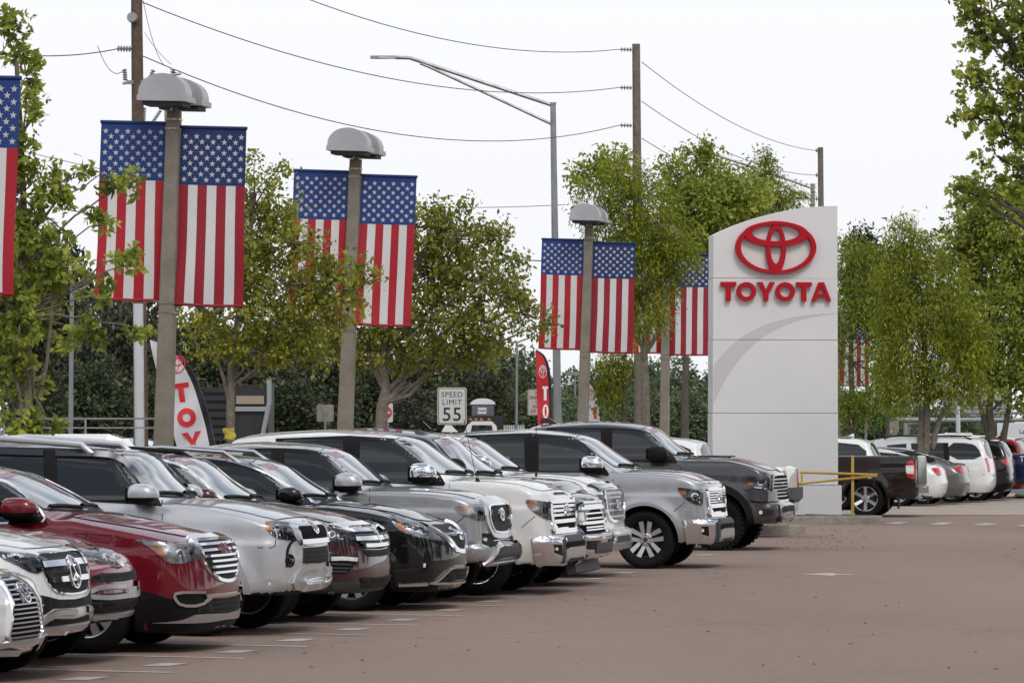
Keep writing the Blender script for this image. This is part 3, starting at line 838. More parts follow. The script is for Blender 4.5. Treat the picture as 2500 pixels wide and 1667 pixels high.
# 1 white luxury crossover with spindle grille (only its nose is in view)
p = suv(.945, .86, .86, 1.10, 1.10, 1.68, -1.7, -.35, -1.1, FO=1.02, WB=2.79, bz=.29, fb=.26, wheel=('vee', 5, 'machined'))
c = Car('parked_suv', 'white crossover with a tall silver barred hourglass grille, at the end of the parked row', 'car', p, 30.4, 106, P_PEARL, ROWG, res=.05)
c.f = ZF[1]; c.arches(P_PEARL, .05, .008)
c.windshield(1.11, 1.58, .72, .58)
c.hood(-.26, .80, .70, .50)
c.patch('side_window', M_GLASS, [(-.75, 1.14), (-1.2, 1.46), (-2.4, 1.52), (-3.1, 1.4), (-3.2, 1.18)], proj='side')
g = c.fpatch('grille', M_GBACK, [(0, 935), (.18, 945), (.25, 1000), (.29, 1120), (.38, 1325), (0, 1340)], .003, 0)
for i in range(13): c.fbar('grille_bar', M_SATIN, min(.37, .20 + .014 * i), 960 + i * 28, .013, .018, parent=g)
c.fframe('grille_frame', M_CHROME, [(0, 922), (.18, 935), (.26, 1000), (.30, 1120), (.40, 1330), (0, 1345)], .03, .03)
c.strip('chrome_brow', M_CHROME, [(-60, 905), (40, 900), (120, 915)], .025, .02)
c.emblem(0, .75, .085, 'l')
c.fframe('lower_lip', M_SATIN, [(0, 1372), (.4, 1376), (.62, 1378), (.74, 1345)], .05, .03, closed=False)
c.lamp([(-200, 850), (-60, 860), (20, 890), (0, 935), (-100, 930), (-190, 900)], dark=True, lenses=(((-40, 900), 18),))
c.mirror((-.75, 1.2), P_PEARL, traced=False)

# 2 white crossover with star emblem
p = suv(.965, .72, 1.00, 1.19, 1.15, 1.77, -1.7, -.42, -1.15, FO=.89, WB=2.99, RO=1.0, bz=.32, R=.385, fb=.24, wheel=('double', 5, 'machined'))
c = Car('parked_suv', 'white crossover with a round star emblem across its two bar grille', 'car', p, 32.86, 223, P_WHITE, ROWG, res=.05)
c.f = ZF[1]; c.arches(P_WHITE, .05, .008)
c.windshield(1.2, 1.67, .74, .6)
c.hood(-.33, .66, .72, .52)
c.patch('side_window', M_GLASS, [(-.8, 1.2), (-1.2, 1.54), (-2.4, 1.62), (-3.2, 1.5), (-3.3, 1.22)], proj='side')
c.lamp([(-40, 770), (60, 780), (282, 812), (262, 870), (240, 910), (185, 905), (110, 865), (0, 815)], None, (((150, 840), 24), ((95, 815), 20)), True, bright=([(180, 830), (262, 835), (240, 880), (200, 880)],))
g = c.fpatch('grille', M_MESH, [(0, 786), (.4, 790), (.56, 812), (.55, 905), (.48, 985), (.36, 1022), (0, 1028)], .003)
c.fframe('grille_frame', M_CHROME, [(0, 784), (.4, 788), (.57, 810), (.56, 905), (.49, 988), (.36, 1026), (0, 1032)], .016, .014)
for y, a in ((858, .54), (950, .51)): c.fbar('grille_bar', M_CHROME, a, y, .055, .022, parent=g)
c.emblem(0, .82, .115, 'star')
c.fpatch('bumper_mesh', M_MESHF, [(0, 1062), (.35, 1064), (.6, 1040), (.8, 1020), (.84, 1180), (.7, 1190), (.45, 1120), (0, 1112)], .004, 0)
c.side2('bumper_blade', M_SATIN, [(.6, 1100), (.76, 1104)], .022, .015, 0)
c.fframe('lower_lip', M_SATIN, [(0, 1140), (.3, 1140), (.48, 1150), (.66, 1230), (.84, 1255)], .055, .025, closed=False)
c.fpatch('lower_mesh', M_MESHF, [(0, 1180), (.4, 1182), (.5, 1200), (.58, 1245), (0, 1240)], .008, 0)
c.fframe('lower_lip', M_CHROME, [(0, 1258), (.4, 1260), (.62, 1268)], .035, .02, closed=False)
c.mirror((-.8, 1.28), P_WHITE, traced=False)

# 3 red compact crossover
p = suv(.925, .67, .93, 1.13, 1.12, 1.68, -1.6, -.4, -1.1, FO=.93, WB=2.69, RO=.95, bz=.335, R=.37, fb=.24, wheel=('spoke', 5, 'silver'))
c = Car('parked_suv', 'bright ruby red crossover squeezed between the white star car and the dark red crossover', 'car', p, 35.0, 336, P_RED2, ROWG, res=.05)
c.f = ZF[1]; c.arches(M_BLACKP, .08, .014)
c.windshield(1.14, 1.57, .72, .58)
c.hood(-.32, .62, .70, .52)
c.patch('side_window', M_GLASS, [(-.75, 1.17), (-1.15, 1.48), (-2.3, 1.54), (-3.0, 1.42), (-3.1, 1.2)], proj='side')
c.lamp([(380, 740), (520, 772), (640, 795), (715, 800), (762, 850), (748, 872), (700, 840), (560, 812), (400, 790)], None, (), False)
c.fpatch('upper_mesh', M_MESH, [(0, 902), (.45, 908), (.56, 920), (.68, 962), (0, 955)], .005, 0)
c.fframe('bumper_bar', M_SATIN, [(0, 985), (.4, 988), (.6, 1000), (.78, 1065)], .05, .025, closed=False)
c.fpatch('lower_mesh', M_MESH, [(0, 1020), (.45, 1030), (.58, 1048), (.76, 1160), (0, 1140)], .005, 0)
c.fframe('skid_plate', M_SATIN, [(0, 1160), (.45, 1164), (.62, 1172)], .045, .025, closed=False)
c.patch('plate_bracket', M_PLATE, [(756, 992), (800, 986), (800, 1050), (756, 1056)], .03, False, rnd=0)
c.emblem(0, .84, .07)
c.mirror((-.75, 1.24), P_RED2, traced=False)

# 4 dark red crossover with chrome bar grille
p = suv(.96, .82, .985, 1.20, 1.19, 1.672, -1.9, -.27, -1.0, FO=1.0, WB=2.857, RO=1.06, bz=.16, R=.382, fb=.2, fe=2.6, wheel=('double', 5, 'machined', 'silver'), rim=.24)
c = Car('parked_suv', 'dark red crossover with chrome barred grille and chrome framed fog lamp', 'car', p, 37.26, 586, P_RED, ROWG)
c.f = ZF[1]; c.arches(M_BLACKP, .085, .016)
c.windshield(1.205, 1.575, .74, .60)
c.hood(-.20, .76, .72, .50)
c.patch('window_trim', M_BLACKP, [(-900, 285), (-300, 300), (0, 345), (135, 428), (225, 515), (285, 605), (-900, 640)], .006, rnd=0)
c.patch('side_window', M_GLASS, [(-260, 330), (0, 365), (125, 445), (205, 530), (245, 592), (-260, 610)], .011, rnd=0)
c.patch('side_window', M_GLASS, [(-880, 305), (-320, 322), (-320, 612), (-880, 622)], .011, rnd=0)
c.strip('window_chrome', M_CHROME, [(-900, 275), (-300, 292), (0, 340), (135, 424), (228, 515), (282, 602), (180, 604), (-900, 640)], .022, .012)
c.lamp([(785, 696), (1000, 722), (1212, 738), (1218, 820), (1150, 832), (1095, 852), (1010, 847), (950, 792), (880, 738)], [(888, 735), (972, 745), (1008, 836), (952, 787)], (((1080, 785), 20), ((1150, 780), 18)), False)
g = c.fpatch('grille', M_MESHF, [(0, 698), (.36, 704), (.46, 708), (.51, 725), (.52, 780), (.51, 840), (.42, 892), (.26, 936), (.15, 944), (0, 946)], .003)
for a, y in ((.50, 742), (.51, 775), (.51, 808), (.50, 840), (.43, 872), (.34, 905)): c.fbar('grille_bar', M_CHROME, a, y, .026, .018, parent=g)
c.fframe('grille_frame', M_CHROME, [(0, 694), (.36, 699), (.47, 704), (.53, 724), (.54, 780), (.53, 842), (.43, 897), (.27, 942), (.15, 950), (0, 952)], .04, .026)
c.emblem(0, .875, .058, 'gmc', m=mat('badge_red', (.42, .22, .24), .25, .8))
c.patch('fog_recess', M_BLACKP, [(1055, 1030), (1222, 1028), (1262, 1048), (1190, 1092), (1092, 1090), (1058, 1055)], .005, rnd=0)
c.patch('lower_fascia', M_BLACKP, [(845, 1010), (1040, 1064), (1080, 1108), (1200, 1108), (1278, 1060), (1290, 1245), (900, 1262), (850, 1150)], .006, rnd=0)
c.fpatch('lower_fascia_centre', M_BLACKP, [(0, 1055), (.5, 1062), (.62, 1064), (.62, 1240), (0, 1255)], .006, 0)
c.strip('fog_chrome', M_CHROME, [(1222, 1022), (1052, 1022), (1045, 1055), (1085, 1100), (1195, 1102), (1262, 1052)], .032, .022)
c.fframe('bumper_chrome', M_CHROME, [(0, 1034), (.4, 1040), (.62, 1050)], .032, .022, closed=False)
c.fpatch('lower_mesh', M_MESH, [(0, 1066), (.5, 1074), (.6, 1080), (.68, 1144), (0, 1134)], .010, 0)
c.fpatch('skid_plate', M_SATIN, [(0, 1145), (.5, 1150), (.7, 1156), (.84, 1205), (.5, 1200), (0, 1180)], .016, 0)
c.seam([(468, 558), (522, 632), (510, 760)]); c.seam([(560, 556), (800, 600), (1000, 640), (1215, 700)])
c.mirror((105, 522), P_RED, sx=.15, sy=.12, sz=.10)
c.handle(-1.35, .98, M_CHROME); door_common(c, (-1.52,), .35, 1.15, 1.2)

# 5 silver body-on-frame off-roader
p = suv(.97, .70, 1.09, 1.265, 1.255, 1.815, -1.9, -.36, -.86, FO=.91, WB=2.79, RO=1.1, bz=.37, R=.392, fb=.17, fe=2.8, kf=.10, kt=.035, flare=.035, fw=.11, wheel=('spoke', 6, 'silver'), TW=.265,
  top=[(-3.9, 1.2), (-3, 1.25), (-1.2, 1.25), (-.6, 1.262), (-.3, 1.272), (.05, 1.245), (.35, 1.19), (.58, 1.125), (.72, 1.075), (.86, 1.0)])
c = Car('parked_suv', 'silver off-roader with roof rails, round fog lamps and painted wheel flares', 'car', p, 40.3, 806, P_STONE, ROWG)
c.f = ZF[1]; c.arches(P_STONE, .075, .018)
c.windshield(1.275, 1.705, .74, .62, False)
c.hood(-.28, .66, .76, .62, .02)
c.patch('window_trim', M_BLACKP, [(-700, 140), (330, 158), (620, 165), (735, 200), (830, 290), (930, 420), (972, 503), (560, 478), (-700, 458)], .006, rnd=0)
c.patch('side_window', M_GLASS, [(345, 222), (715, 240), (790, 295), (850, 380), (880, 468), (560, 470), (345, 466)], .011, rnd=0)
c.patch('side_window', M_GLASS, [(-260, 205), (262, 218), (268, 464), (-260, 450)], .011, rnd=0)
c.patch('side_window', M_GLASS, [(-680, 190), (-310, 200), (-310, 450), (-680, 445)], .011, rnd=0)
c.strip('rain_visor', M_GLOSSB, [(335, 196), (620, 200), (720, 225), (800, 300), (868, 395)], .07, .025)
c.strip('rain_visor', M_GLOSSB, [(-400, 175), (-150, 180), (262, 192)], .07, .025)
c.mirror((852, 434), P_STONE, sx=.13, sy=.14, sz=.10)
c.seam([(974, 468), (976, 580), (960, 800)]); c.handle(-1.42, 1.08, P_STONE); door_common(c, (-1.62,), .4, 1.25, 1.25)
c.f = ZF[2]
c.lamp([(610, 748), (905, 788), (940, 802), (926, 882), (862, 892), (800, 908), (705, 892), (640, 842)], [(615, 757), (686, 768), (680, 826), (622, 826)], (((736, 824), 48),), True, bright=([(640, 835), (700, 845), (720, 885), (690, 882)],))
c.fpatch('grille_surround', P_SILVER, [(0, 778), (.5, 780), (.60, 800), (.62, 880), (.45, 945), (0, 955)], .016)
gr = c.fpatch('grille', M_GBACK, [(0, 800), (.40, 806), (.46, 815), (.44, 895), (0, 902)], .019, 0)
c.fbar('grille_bar', M_CHROME, .50, 920, .06, .035)
c.emblem(0, 1.0, .085)
c.fpatch('lower_mesh', M_MESH, [(0, 955), (.42, 962), (.46, 1078), (0, 1082)], .010, 0)
c.strip('bumper_groove', M_SEAM, [(905, 886), (840, 898), (800, 945), (786, 1000), (785, 1110)], .03, .004)
c.disc('fog_recess', M_BLACKP, (808, 1060), 52, .004, sx=.7)
c.disc('fog_lamp', M_CLEAR, (804, 1060), 34, .012, sx=.8); c.disc('fog_lamp_ring', M_CHROME, (804, 1060), 36, .008, sx=.8)
c.fframe('skid_plate', P_SILVER, [(0, 1105), (.4, 1108), (.55, 1150), (.72, 1270)], .08, .022, closed=False)
c.patch('licence_plate', M_PLATE, [(1064, 1106), (1100, 1102), (1100, 1190), (1064, 1196)], .04, False, rnd=0)
c.seam([(560, 960), (690, 965), (700, 900)])
for y in (-.62, .62):
    mb = MB(); xs = [-3.4, -3.25, -2.2, -1.25, -1.1]
    zz = [float(np.interp(x, *zip(*sorted(p['roof'])))) for x in xs]
    mb.tube([(xs[0], y, zz[0] - .08), (xs[1], y, zz[1] + .03), (xs[2], y, zz[2] + .045), (xs[3], y, zz[3] + .03), (xs[4], y, zz[4] - .08)], [.03, .034, .034, .034, .03], 10)
    mb.build('roof_rail', P_STONE, c.root, True)

# 6 maroon crossover
p = suv(1.0, .80, .965, 1.19, 1.19, 1.74, -1.9, -.3, -.98, FO=1.0, WB=2.82, RO=1.08, bz=.28, R=.375, fb=.22, wheel=('double', 5, 'machined', 'dark'))
c = Car('parked_suv', 'maroon crossover with a thick chrome brow over its grille and grey lower bumper', 'car', p, 42.95, 954, P_MAROON, ROWG)
c.f = ZF[2]; c.arches(M_BLACKP, .07, .012)
c.windshield(1.195, 1.64, .76, .62)
c.hood(-.22, .74, .76, .58)
c.patch('window_trim', M_BLACKP, [(-900, 280), (-250, 270), (0, 345), (130, 450), (290, 596), (-900, 640)], .006, rnd=0)
c.patch('side_window', M_GLASS, [(-260, 300), (0, 375), (120, 468), (240, 566), (262, 590), (-260, 606)], .011, rnd=0)
c.patch('side_window', M_GLASS, [(-880, 300), (-310, 300), (-310, 606), (-880, 620)], .011, rnd=0)
c.strip('window_chrome', M_CHROME, [(-300, 262), (0, 342), (130, 446), (285, 592), (320, 606)], .025, .012)
c.lamp([(960, 770), (1090, 798), (1272, 832), (1328, 942), (1200, 922), (1100, 905), (1000, 850)], None, (((1200, 870), 30), ((1130, 860), 26)), True)
c.fframe('chrome_brow', M_CHROME, [(0, 832), (.45, 836), (.70, 838), (.88, 800)], .045, .025, closed=False)
g = c.fpatch('grille', M_GBACK, [(0, 846), (.5, 850), (.70, 855), (.66, 910), (.55, 966), (0, 968)], .003, 0)
for a, y, w in ((.67, 870, .02), (.66, 895, .05), (.60, 922, .02), (.58, 945, .05)): c.fbar('grille_bar', M_CHROME if w > .04 else M_GREYP, a, y, w, .02, 6, parent=g)
c.emblem(0, .86, .075, 'h')
c.fpatch('upper_mesh', M_MESHF, [(0, 976), (.5, 978), (.55, 985), (.45, 1030), (0, 1026)], .006, 0)
c.patch('fog_recess', M_BLACKP, [(1110, 1016), (1160, 1012), (1300, 1030), (1332, 1056), (1242, 1158), (1112, 1158)], .005, rnd=0)
c.strip('marker_lamp', M_WHITELENS, [(1124, 1046), (1220, 1042), (1315, 1052)], .05, .02)
for y in (1085, 1115, 1140): c.strip('fog_slat', M_GREYP, [(1118, y), (1270 - (y - 1085) * .6, y + 4)], .02, .02, rnd=0)
c.patch('lower_fascia', M_GREYP, [(930, 1250), (1110, 1226), (1330, 1220), (1345, 1370), (1230, 1405), (950, 1395)], .010, rnd=0)
c.fpatch('lower_fascia_centre', M_GREYP, [(0, 1200), (.5, 1210), (.68, 1222), (.68, 1350), (0, 1330)], .010, 0)
c.fpatch('lower_mesh', M_MESH, [(0, 1184), (.5, 1190), (.62, 1195), (.55, 1266), (0, 1260)], .016, 0)
c.disc('fog_lamp', M_GLOSSB, (1122, 1288), 36, .016, sx=.7)
c.mirror((138, 570), P_MAROON, sx=.12, sy=.11, sz=.085)
c.seam([(300, 560), (345, 620), (340, 760)])
for y in (-.6, .6):
    mb = MB(); xs = [-3.3, -3.1, -2.2, -1.3, -1.1]; zz = [float(np.interp(x, *zip(*sorted(p['roof'])))) for x in xs]
    mb.tube([(xs[0], y, zz[0] - .07), (xs[1], y, zz[1] + .01), (xs[2], y, zz[2] + .02), (xs[3], y, zz[3] + .01), (xs[4], y, zz[4] - .08)], .026, 8); mb.build('roof_rail', M_BLACKP, c.root, True)

# 7 black crossover with V shaped chrome grille
p = suv(.96, .745, .93, 1.16, 1.16, 1.68, -1.9, -.44, -1.12, FO=1.0, WB=2.825, RO=1.06, bz=.19, R=.375, fb=.26, fe=2.2, wheel=('double', 5, 'machined', 'dark'))
c = Car('parked_suv', 'glossy black crossover with a V shaped chrome grille', 'car', p, 45.8, 1140, P_BLACK, ROWG)
c.f = ZF[2]; c.arches(M_BLACKP, .06, .012)
c.windshield(1.165, 1.565, .74, .6)
c.hood(-.36, .69, .72, .46, .12)
c.patch('window_trim', M_BLACKP, [(-500, 330), (250, 290), (440, 325), (620, 395), (800, 495), (930, 568), (1005, 628), (-500, 680)], .006, rnd=0)
c.patch('side_window', M_GLASS, [(200, 330), (430, 350), (600, 410), (790, 515), (920, 600), (200, 630)], .011, rnd=0)
c.patch('side_window', M_GLASS, [(-450, 345), (150, 330), (150, 632), (-450, 660)], .011, rnd=0)
c.strip('window_chrome', M_CHROME, [(-300, 300), (250, 285), (440, 325), (620, 393), (800, 494), (930, 568), (1000, 626)], .022, .012)
c.lamp([(1572, 706), (1780, 760), (1930, 860), (1992, 914), (1850, 893), (1705, 858), (1635, 818), (1592, 772)], [(1612, 777), (1652, 774), (1712, 848), (1655, 824)], (((1770, 815), 26),), False, bright=([(1720, 790), (1800, 800), (1900, 860), (1800, 860)],))
g = c.fpatch('grille', M_MESH, [(0, 782), (.35, 784), (.52, 795), (.34, 880), (.20, 960), (0, 966)], .004, 0)
c.fframe('grille_vee', M_CHROME, [(.62, 790), (.50, 850), (.36, 915), (.22, 980), (0, 990)], .06, .026, closed=False)
c.emblem(0, .80, .058, 'ring')
c.patch('fog_recess', M_BLACKP, [(1840, 975), (1886, 1000), (1893, 1090), (1822, 1168), (1808, 1150), (1835, 1080)], .005)
c.patch('marker_lamp', M_WHITELENS, [(1828, 1080), (1846, 1080), (1842, 1110), (1826, 1110)], .012, rnd=0)
c.fpatch('lower_mesh', M_MESH, [(0, 1122), (.40, 1126), (.52, 1160), (.70, 1226), (0, 1200)], .006, 0)
c.fframe('lower_chrome', M_CHROME, [(0, 1104), (.36, 1108), (.50, 1150), (.64, 1210), (.78, 1238)], .032, .025, closed=False)
c.strip('lower_chrome', M_CHROME, [(1640, 1243), (1760, 1240), (1860, 1235)], .032, .025)
c.patch('lower_fascia', M_BLACKP, [(1560, 1258), (1850, 1250), (1940, 1244), (1930, 1325), (1850, 1335), (1600, 1340)], .006, rnd=0)
c.seam([(1300, 628), (1500, 680), (1700, 740), (1890, 790)]); c.mirror((800, 553), P_BLACK, sx=.12, sy=.11, sz=.08)
for y in (-.6, .6):
    mb = MB(); xs = [-3.2, -3.0, -2.2, -1.5, -1.3]; zz = [float(np.interp(x, *zip(*sorted(p['roof'])))) for x in xs]
    mb.tube([(xs[0], y, zz[0] - .06), (xs[1], y, zz[1] + .035), (xs[2], y, zz[2] + .06), (xs[3], y, zz[3] + .04), (xs[4], y, zz[4] - .06)], .022, 8); mb.build('roof_rail', M_SATIN, c.root, True)

# 8 silver mid-size pickup
p = truck(.945, .76, 1.13, 1.275, 1.225, 1.795, -1.9, -.5, -1.06, WB=3.235, FO=.93, RO=1.2, bump=.66, bz=.43, cabr=-2.85, R=.39, RA=.46, flare=.035, wheel=('spoke', 6, 'dark'), TW=.265)
c = Car('parked_pickup', 'silver mid-size pickup with a tall chrome framed trapezoid grille', 'pickup truck', p, 47.97, 1267, P_GREYT, ROWG)
c.f = ZF[2]; c.arches(P_GREYT, .06, .014)
c.windshield(1.285, 1.675, .74, .62, True)
c.hood(-.42, .68, .74, .56)
c.patch('window_trim', M_BLACKP, [(420, 205), (700, 200), (1000, 212), (1120, 268), (1250, 380), (1345, 490), (1368, 535), (420, 505)], .006, rnd=1)
c.patch('side_window', M_GLASS, [(768, 240), (985, 250), (1050, 268), (1120, 305), (1200, 365), (1265, 435), (1295, 520), (768, 505)], .011, rnd=0)
c.patch('side_window', M_GLASS, [(450, 225), (668, 226), (672, 500), (450, 490)], .011, rnd=0)
c.mirror((1245, 465), P_SILVER, sx=.14, sy=.13, sz=.11)
c.seam([(1418, 508), (1420, 600), (1400, 780)]); c.seam([(716, 200), (716, 500), (730, 700)])
c.f = ZF[3]
c.lamp([(348, 782), (398, 764), (560, 778), (656, 790), (652, 842), (602, 882), (540, 886), (440, 846), (372, 812)], [(360, 786), (460, 792), (465, 822), (420, 822)], (((560, 825), 26), ((612, 830), 20)), False)
c.fframe('grille_frame', P_SILVER, [(0, 728), (.45, 732), (.60, 775), (.64, 860), (.52, 960), (.42, 995), (0, 1000)], .10, .022)
g = c.fpatch('grille', M_MESH, [(0, 765), (.42, 768), (.52, 785), (.55, 870), (.46, 945), (.38, 968), (0, 972)], .006)
c.fframe('grille_chrome', M_CHROME, [(0, 762), (.43, 765), (.535, 785), (.565, 870), (.47, 948), (.39, 973), (0, 978)], .022, .032)
c.emblem(0, .97, .10)
c.patch('fog_recess', M_BLACKP, [(578, 984), (662, 984), (668, 1048), (722, 1078), (650, 1092), (584, 1068)], .006, rnd=0)
c.disc('fog_lamp', M_WHITELENS, (596, 1034), 15, .015)
for y in (1030, 1055): c.fbar('bumper_slot', M_SEAM, .52, y, .03, .004)
c.fpatch('lower_bumper', M_GREYP, [(0, 1078), (.45, 1084), (.55, 1092), (.74, 1195), (.4, 1170), (0, 1160)], .03, 0)
c.fframe('bumper_edge', P_SILVER, [(0, 1076), (.45, 1082), (.57, 1092), (.66, 1150), (.78, 1215)], .035, .04, 0, closed=False)
c.seam([(360, 915), (440, 848)]); c.seam([(655, 790), (690, 708)])

# 9 and 12 the two full-size pickups with chrome bumpers
for which in (0, 1):
    if which == 0:
        c = tundra('parked_pickup', 'white full-size pickup with chrome bumper, chrome mirrors and chrome wheels', 50.16, 1423, P_PEARL, ('spoke', 5, 'chrome'), 3)
        c.f = ZF[2]
        c.patch('window_trim', M_BLACKP, [(700, 128), (1270, 106), (1600, 128), (1722, 165), (1830, 250), (1930, 362), (1998, 472), (1985, 488), (1620, 470), (700, 455)], .006, rnd=0)
        c.patch('side_window', M_GLASS, [(1345, 152), (1590, 158), (1660, 172), (1720, 204), (1800, 272), (1855, 335), (1885, 400), (1890, 470), (1345, 462)], .011, rnd=0)
        c.patch('side_window', M_GLASS, [(760, 140), (1215, 138), (1225, 452), (760, 440)], .011, rnd=0)
        c.mirror((1815, 395), M_CHROME, sx=.145, sy=.13, sz=.125)
        c.seam([(2028, 470), (2030, 620)]); c.seam([(1270, 105), (1270, 500), (1290, 800)])
        c.f = ZF[3]
        K = lambda pts: pts
    else:
        c = tundra('parked_pickup', 'silver full-size pickup with chrome bumper and black split-spoke alloy wheels', 59.62, 1786, P_SILVERT, ('double', 5, 'machined', 'black'), 4)
        c.f = ZF[3]
        c.patch('window_trim', M_BLACKP, [(440, 205), (960, 188), (1300, 214), (1420, 290), (1530, 420), (1592, 512), (1585, 528), (1440, 502), (440, 492)], .006, rnd=0)
        c.patch('side_window', M_GLASS, [(1030, 226), (1250, 233), (1320, 254), (1390, 302), (1450, 365), (1490, 430), (1500, 502), (1030, 488)], .011, rnd=0)
        c.patch('side_window', M_GLASS, [(560, 212), (914, 216), (920, 484), (560, 474)], .011, rnd=0)
        c.f = ZF[4]
        c.mirror((478, 452), M_CHROME, sx=.145, sy=.13, sz=.125)
        c.seam([(658, 485), (660, 600), (650, 700)])
        # the same front, seen from a little farther along the row
        K = lambda pts: [(1185 + (x - 922) * .905, 640 + (y - 718) * .885) for x, y in pts]
    c.lamp(K([(922, 718), (962, 714), (1160, 746), (1156, 886), (1080, 872), (1010, 832), (950, 778)]), K([(925, 734), (1006, 738), (1002, 784), (948, 782)]), ((K([(1085, 800)])[0], 30), (K([(1120, 830)])[0], 22)), which == 1)
    kr = (lambda y: y) if which == 0 else (lambda y: 640 + (y - 718) * .885)
    KH = lambda pts: [(a, kr(y)) for a, y in pts]
    g = c.fpatch('grille', M_GBACK, KH([(0, 735), (.5, 738), (.66, 748), (.67, 870), (.55, 950), (0, 955)]), .003, 0)
    c.fframe('grille_header', M_CHROME, KH([(0, 722), (.4, 724), (.62, 732), (.76, 738)]), .05, .024, closed=False)
    c.fframe('hood_scoop', M_GLOSSB, KH([(0, 668), (.3, 668), (.42, 672)]), .03, .010, 0, closed=False)
    for y in ((772, 806, 842) if which == 0 else (760, 783, 806, 829, 852, 875)): c.fbar('grille_bar', M_CHROME, .655, kr(y), .040 if which == 0 else .024, .018, parent=g)
    c.fbar('grille_bar', M_CHROME, .64, kr(892), .06, .026, parent=g)
    c.side2('grille_side', M_CHROME, KH([(.70, 748), (.71, 850), (.64, 920), (.54, 958)]), .075, .024)
    c.fframe('grille_chin', M_CHROME, KH([(0, 952), (.4, 956), (.58, 968), (.78, 975)]), .075, .026, closed=False)
    c.emblem(0, .985, .105)
    c.patch('bumper', M_CHROME, K([(972, 1020), (1120, 1024), (1246, 1030), (1246, 1212), (1130, 1272), (1010, 1228)]), .03, True, rnd=0, depth=.05)
    c.fpatch('bumper_centre', M_GREYP, KH([(0, 1012), (.4, 1018), (.62, 1040), (.64, 1210), (0, 1190)]), .035, 0)
    c.fpatch('bumper_slot', M_GBACK, KH([(0, 1046), (.4, 1050), (.55, 1066), (.55, 1098), (0, 1082)]), .039, 0)
    c.fpatch('bumper_pad', P_SILVERT, KH([(0, 1090), (.4, 1094), (.56, 1115), (.56, 1200), (.4, 1176), (0, 1170)]), .048, 0)
    c.patch('fog_recess', M_BLACKP, K([(1140, 1074), (1196, 1074), (1202, 1162), (1146, 1140)]), .036, rnd=0)
    c.disc('fog_lamp', M_WHITELENS, K([(1152, 1108)])[0], 13, .042, sx=.7)
    c.seam(K([(890, 940), (1000, 848)]))
    mb = MB(); mb.box((.72, -.3, .36), (.05, .25, .02)); mb.build('skid_plate', M_GREYP, c.root)
    if which == 0:
        mb = MB(); mb.tube([(.02, -.82, 1.30), (-.02, -.83, 1.36)], .02, 8); mb.tube([(-.02, -.83, 1.36), (-.17, -.84, 2.05)], .004, 5); mb.build('aerial', M_BLACKP, c.root)
    c.handle(-1.25, 1.13, paint_ if False else M_CHROME)

# 10 navy pickup, mostly hidden
p = truck(1.01, .74, 1.12, 1.335, 1.30, 1.95, -1.95, -.33, -1.02, WB=3.68, FO=.95, RO=1.2, bump=.66, wheel=('spoke', 6, 'chrome'))
c = Car('parked_pickup', 'navy blue pickup showing its chrome bumper and boxed chrome grille end', 'pickup truck', p, 52.7, 1490, P_NAVY, ROWG)
c.f = ZF[3]; c.arches(P_NAVY, .05, .01)
c.windshield(1.345, 1.80, .80, .66)
c.hood(-.22, .66, .82, .70, .03)
c.patch('side_window', M_GLASS, [(-.62, 1.36), (-1.15, 1.76), (-1.6, 1.78), (-1.6, 1.33)], proj='side'); c.patch('side_window', M_GLASS, [(-1.72, 1.33), (-1.72, 1.78), (-2.9, 1.78), (-2.9, 1.34)], proj='side')
c.lamp([(1325, 745), (1500, 742), (1492, 782), (1412, 802), (1410, 915), (1370, 912), (1330, 885)], [(1368, 792), (1406, 800), (1402, 908), (1370, 906)], (((1345, 830), 18),), False)
g = c.fpatch('grille', M_GBACK, [(0, 730), (.6, 735), (.80, 750), (.80, 920), (.6, 985), (0, 985)], .003, 0)
for y in (790, 908): c.fbar('grille_frame', M_CHROME, .84, y, .05, .04)
c.side2('grille_frame', M_CHROME, [(.85, 785), (.86, 850), (.85, 912)], .07, .04)
c.side2p('grille_end', M_WHITELENS, [(.62, 818), (.80, 818), (.80, 886), (.62, 886)], .02)
for y in (745, 768, 830, 870, 940, 962): c.fbar('grille_bar', M_CHROME, .58, y, .026, .02, parent=g)
c.patch('bumper', M_CHROME, [(1376, 1008), (1520, 1008), (1524, 1170), (1500, 1182), (1390, 1142)], .03, rnd=0, depth=.05)
c.fpatch('bumper_centre', M_CHROME, [(0, 1030), (.5, 1034), (.72, 1010), (.72, 1175), (0, 1150)], .03, 0)
c.patch('bumper_intake', M_BLACKP, [(1396, 1044), (1502, 1040), (1502, 1116), (1396, 1112)], .036, True, rnd=0)
c.fpatch('bumper_block', M_GREYP, [(0, 1056), (.4, 1058), (.5, 1064), (.5, 1136), (0, 1130)], .045, 0)
c.mirror((-.7, 1.45), M_BLACKP, sx=.14, sy=.13, sz=.13, traced=False)
mb = MB(); mb.box((.70, 0, .27), (.06, .75, .11), Matrix.Rotation(R(-15), 3, 'Y')); mb.build('front_valance', M_GREYP, c.root)
mb = MB(); mb.prism([(-.10, 0), (.12, 0), (.02, .09), (-.05, .09)], lambda a, b: (-1.35 + a, -.012, 1.94 + b), lambda a, b: (-1.35 + a, .012, 1.94 + b)); mb.build('roof_fin', M_GLOSSB, c.root)

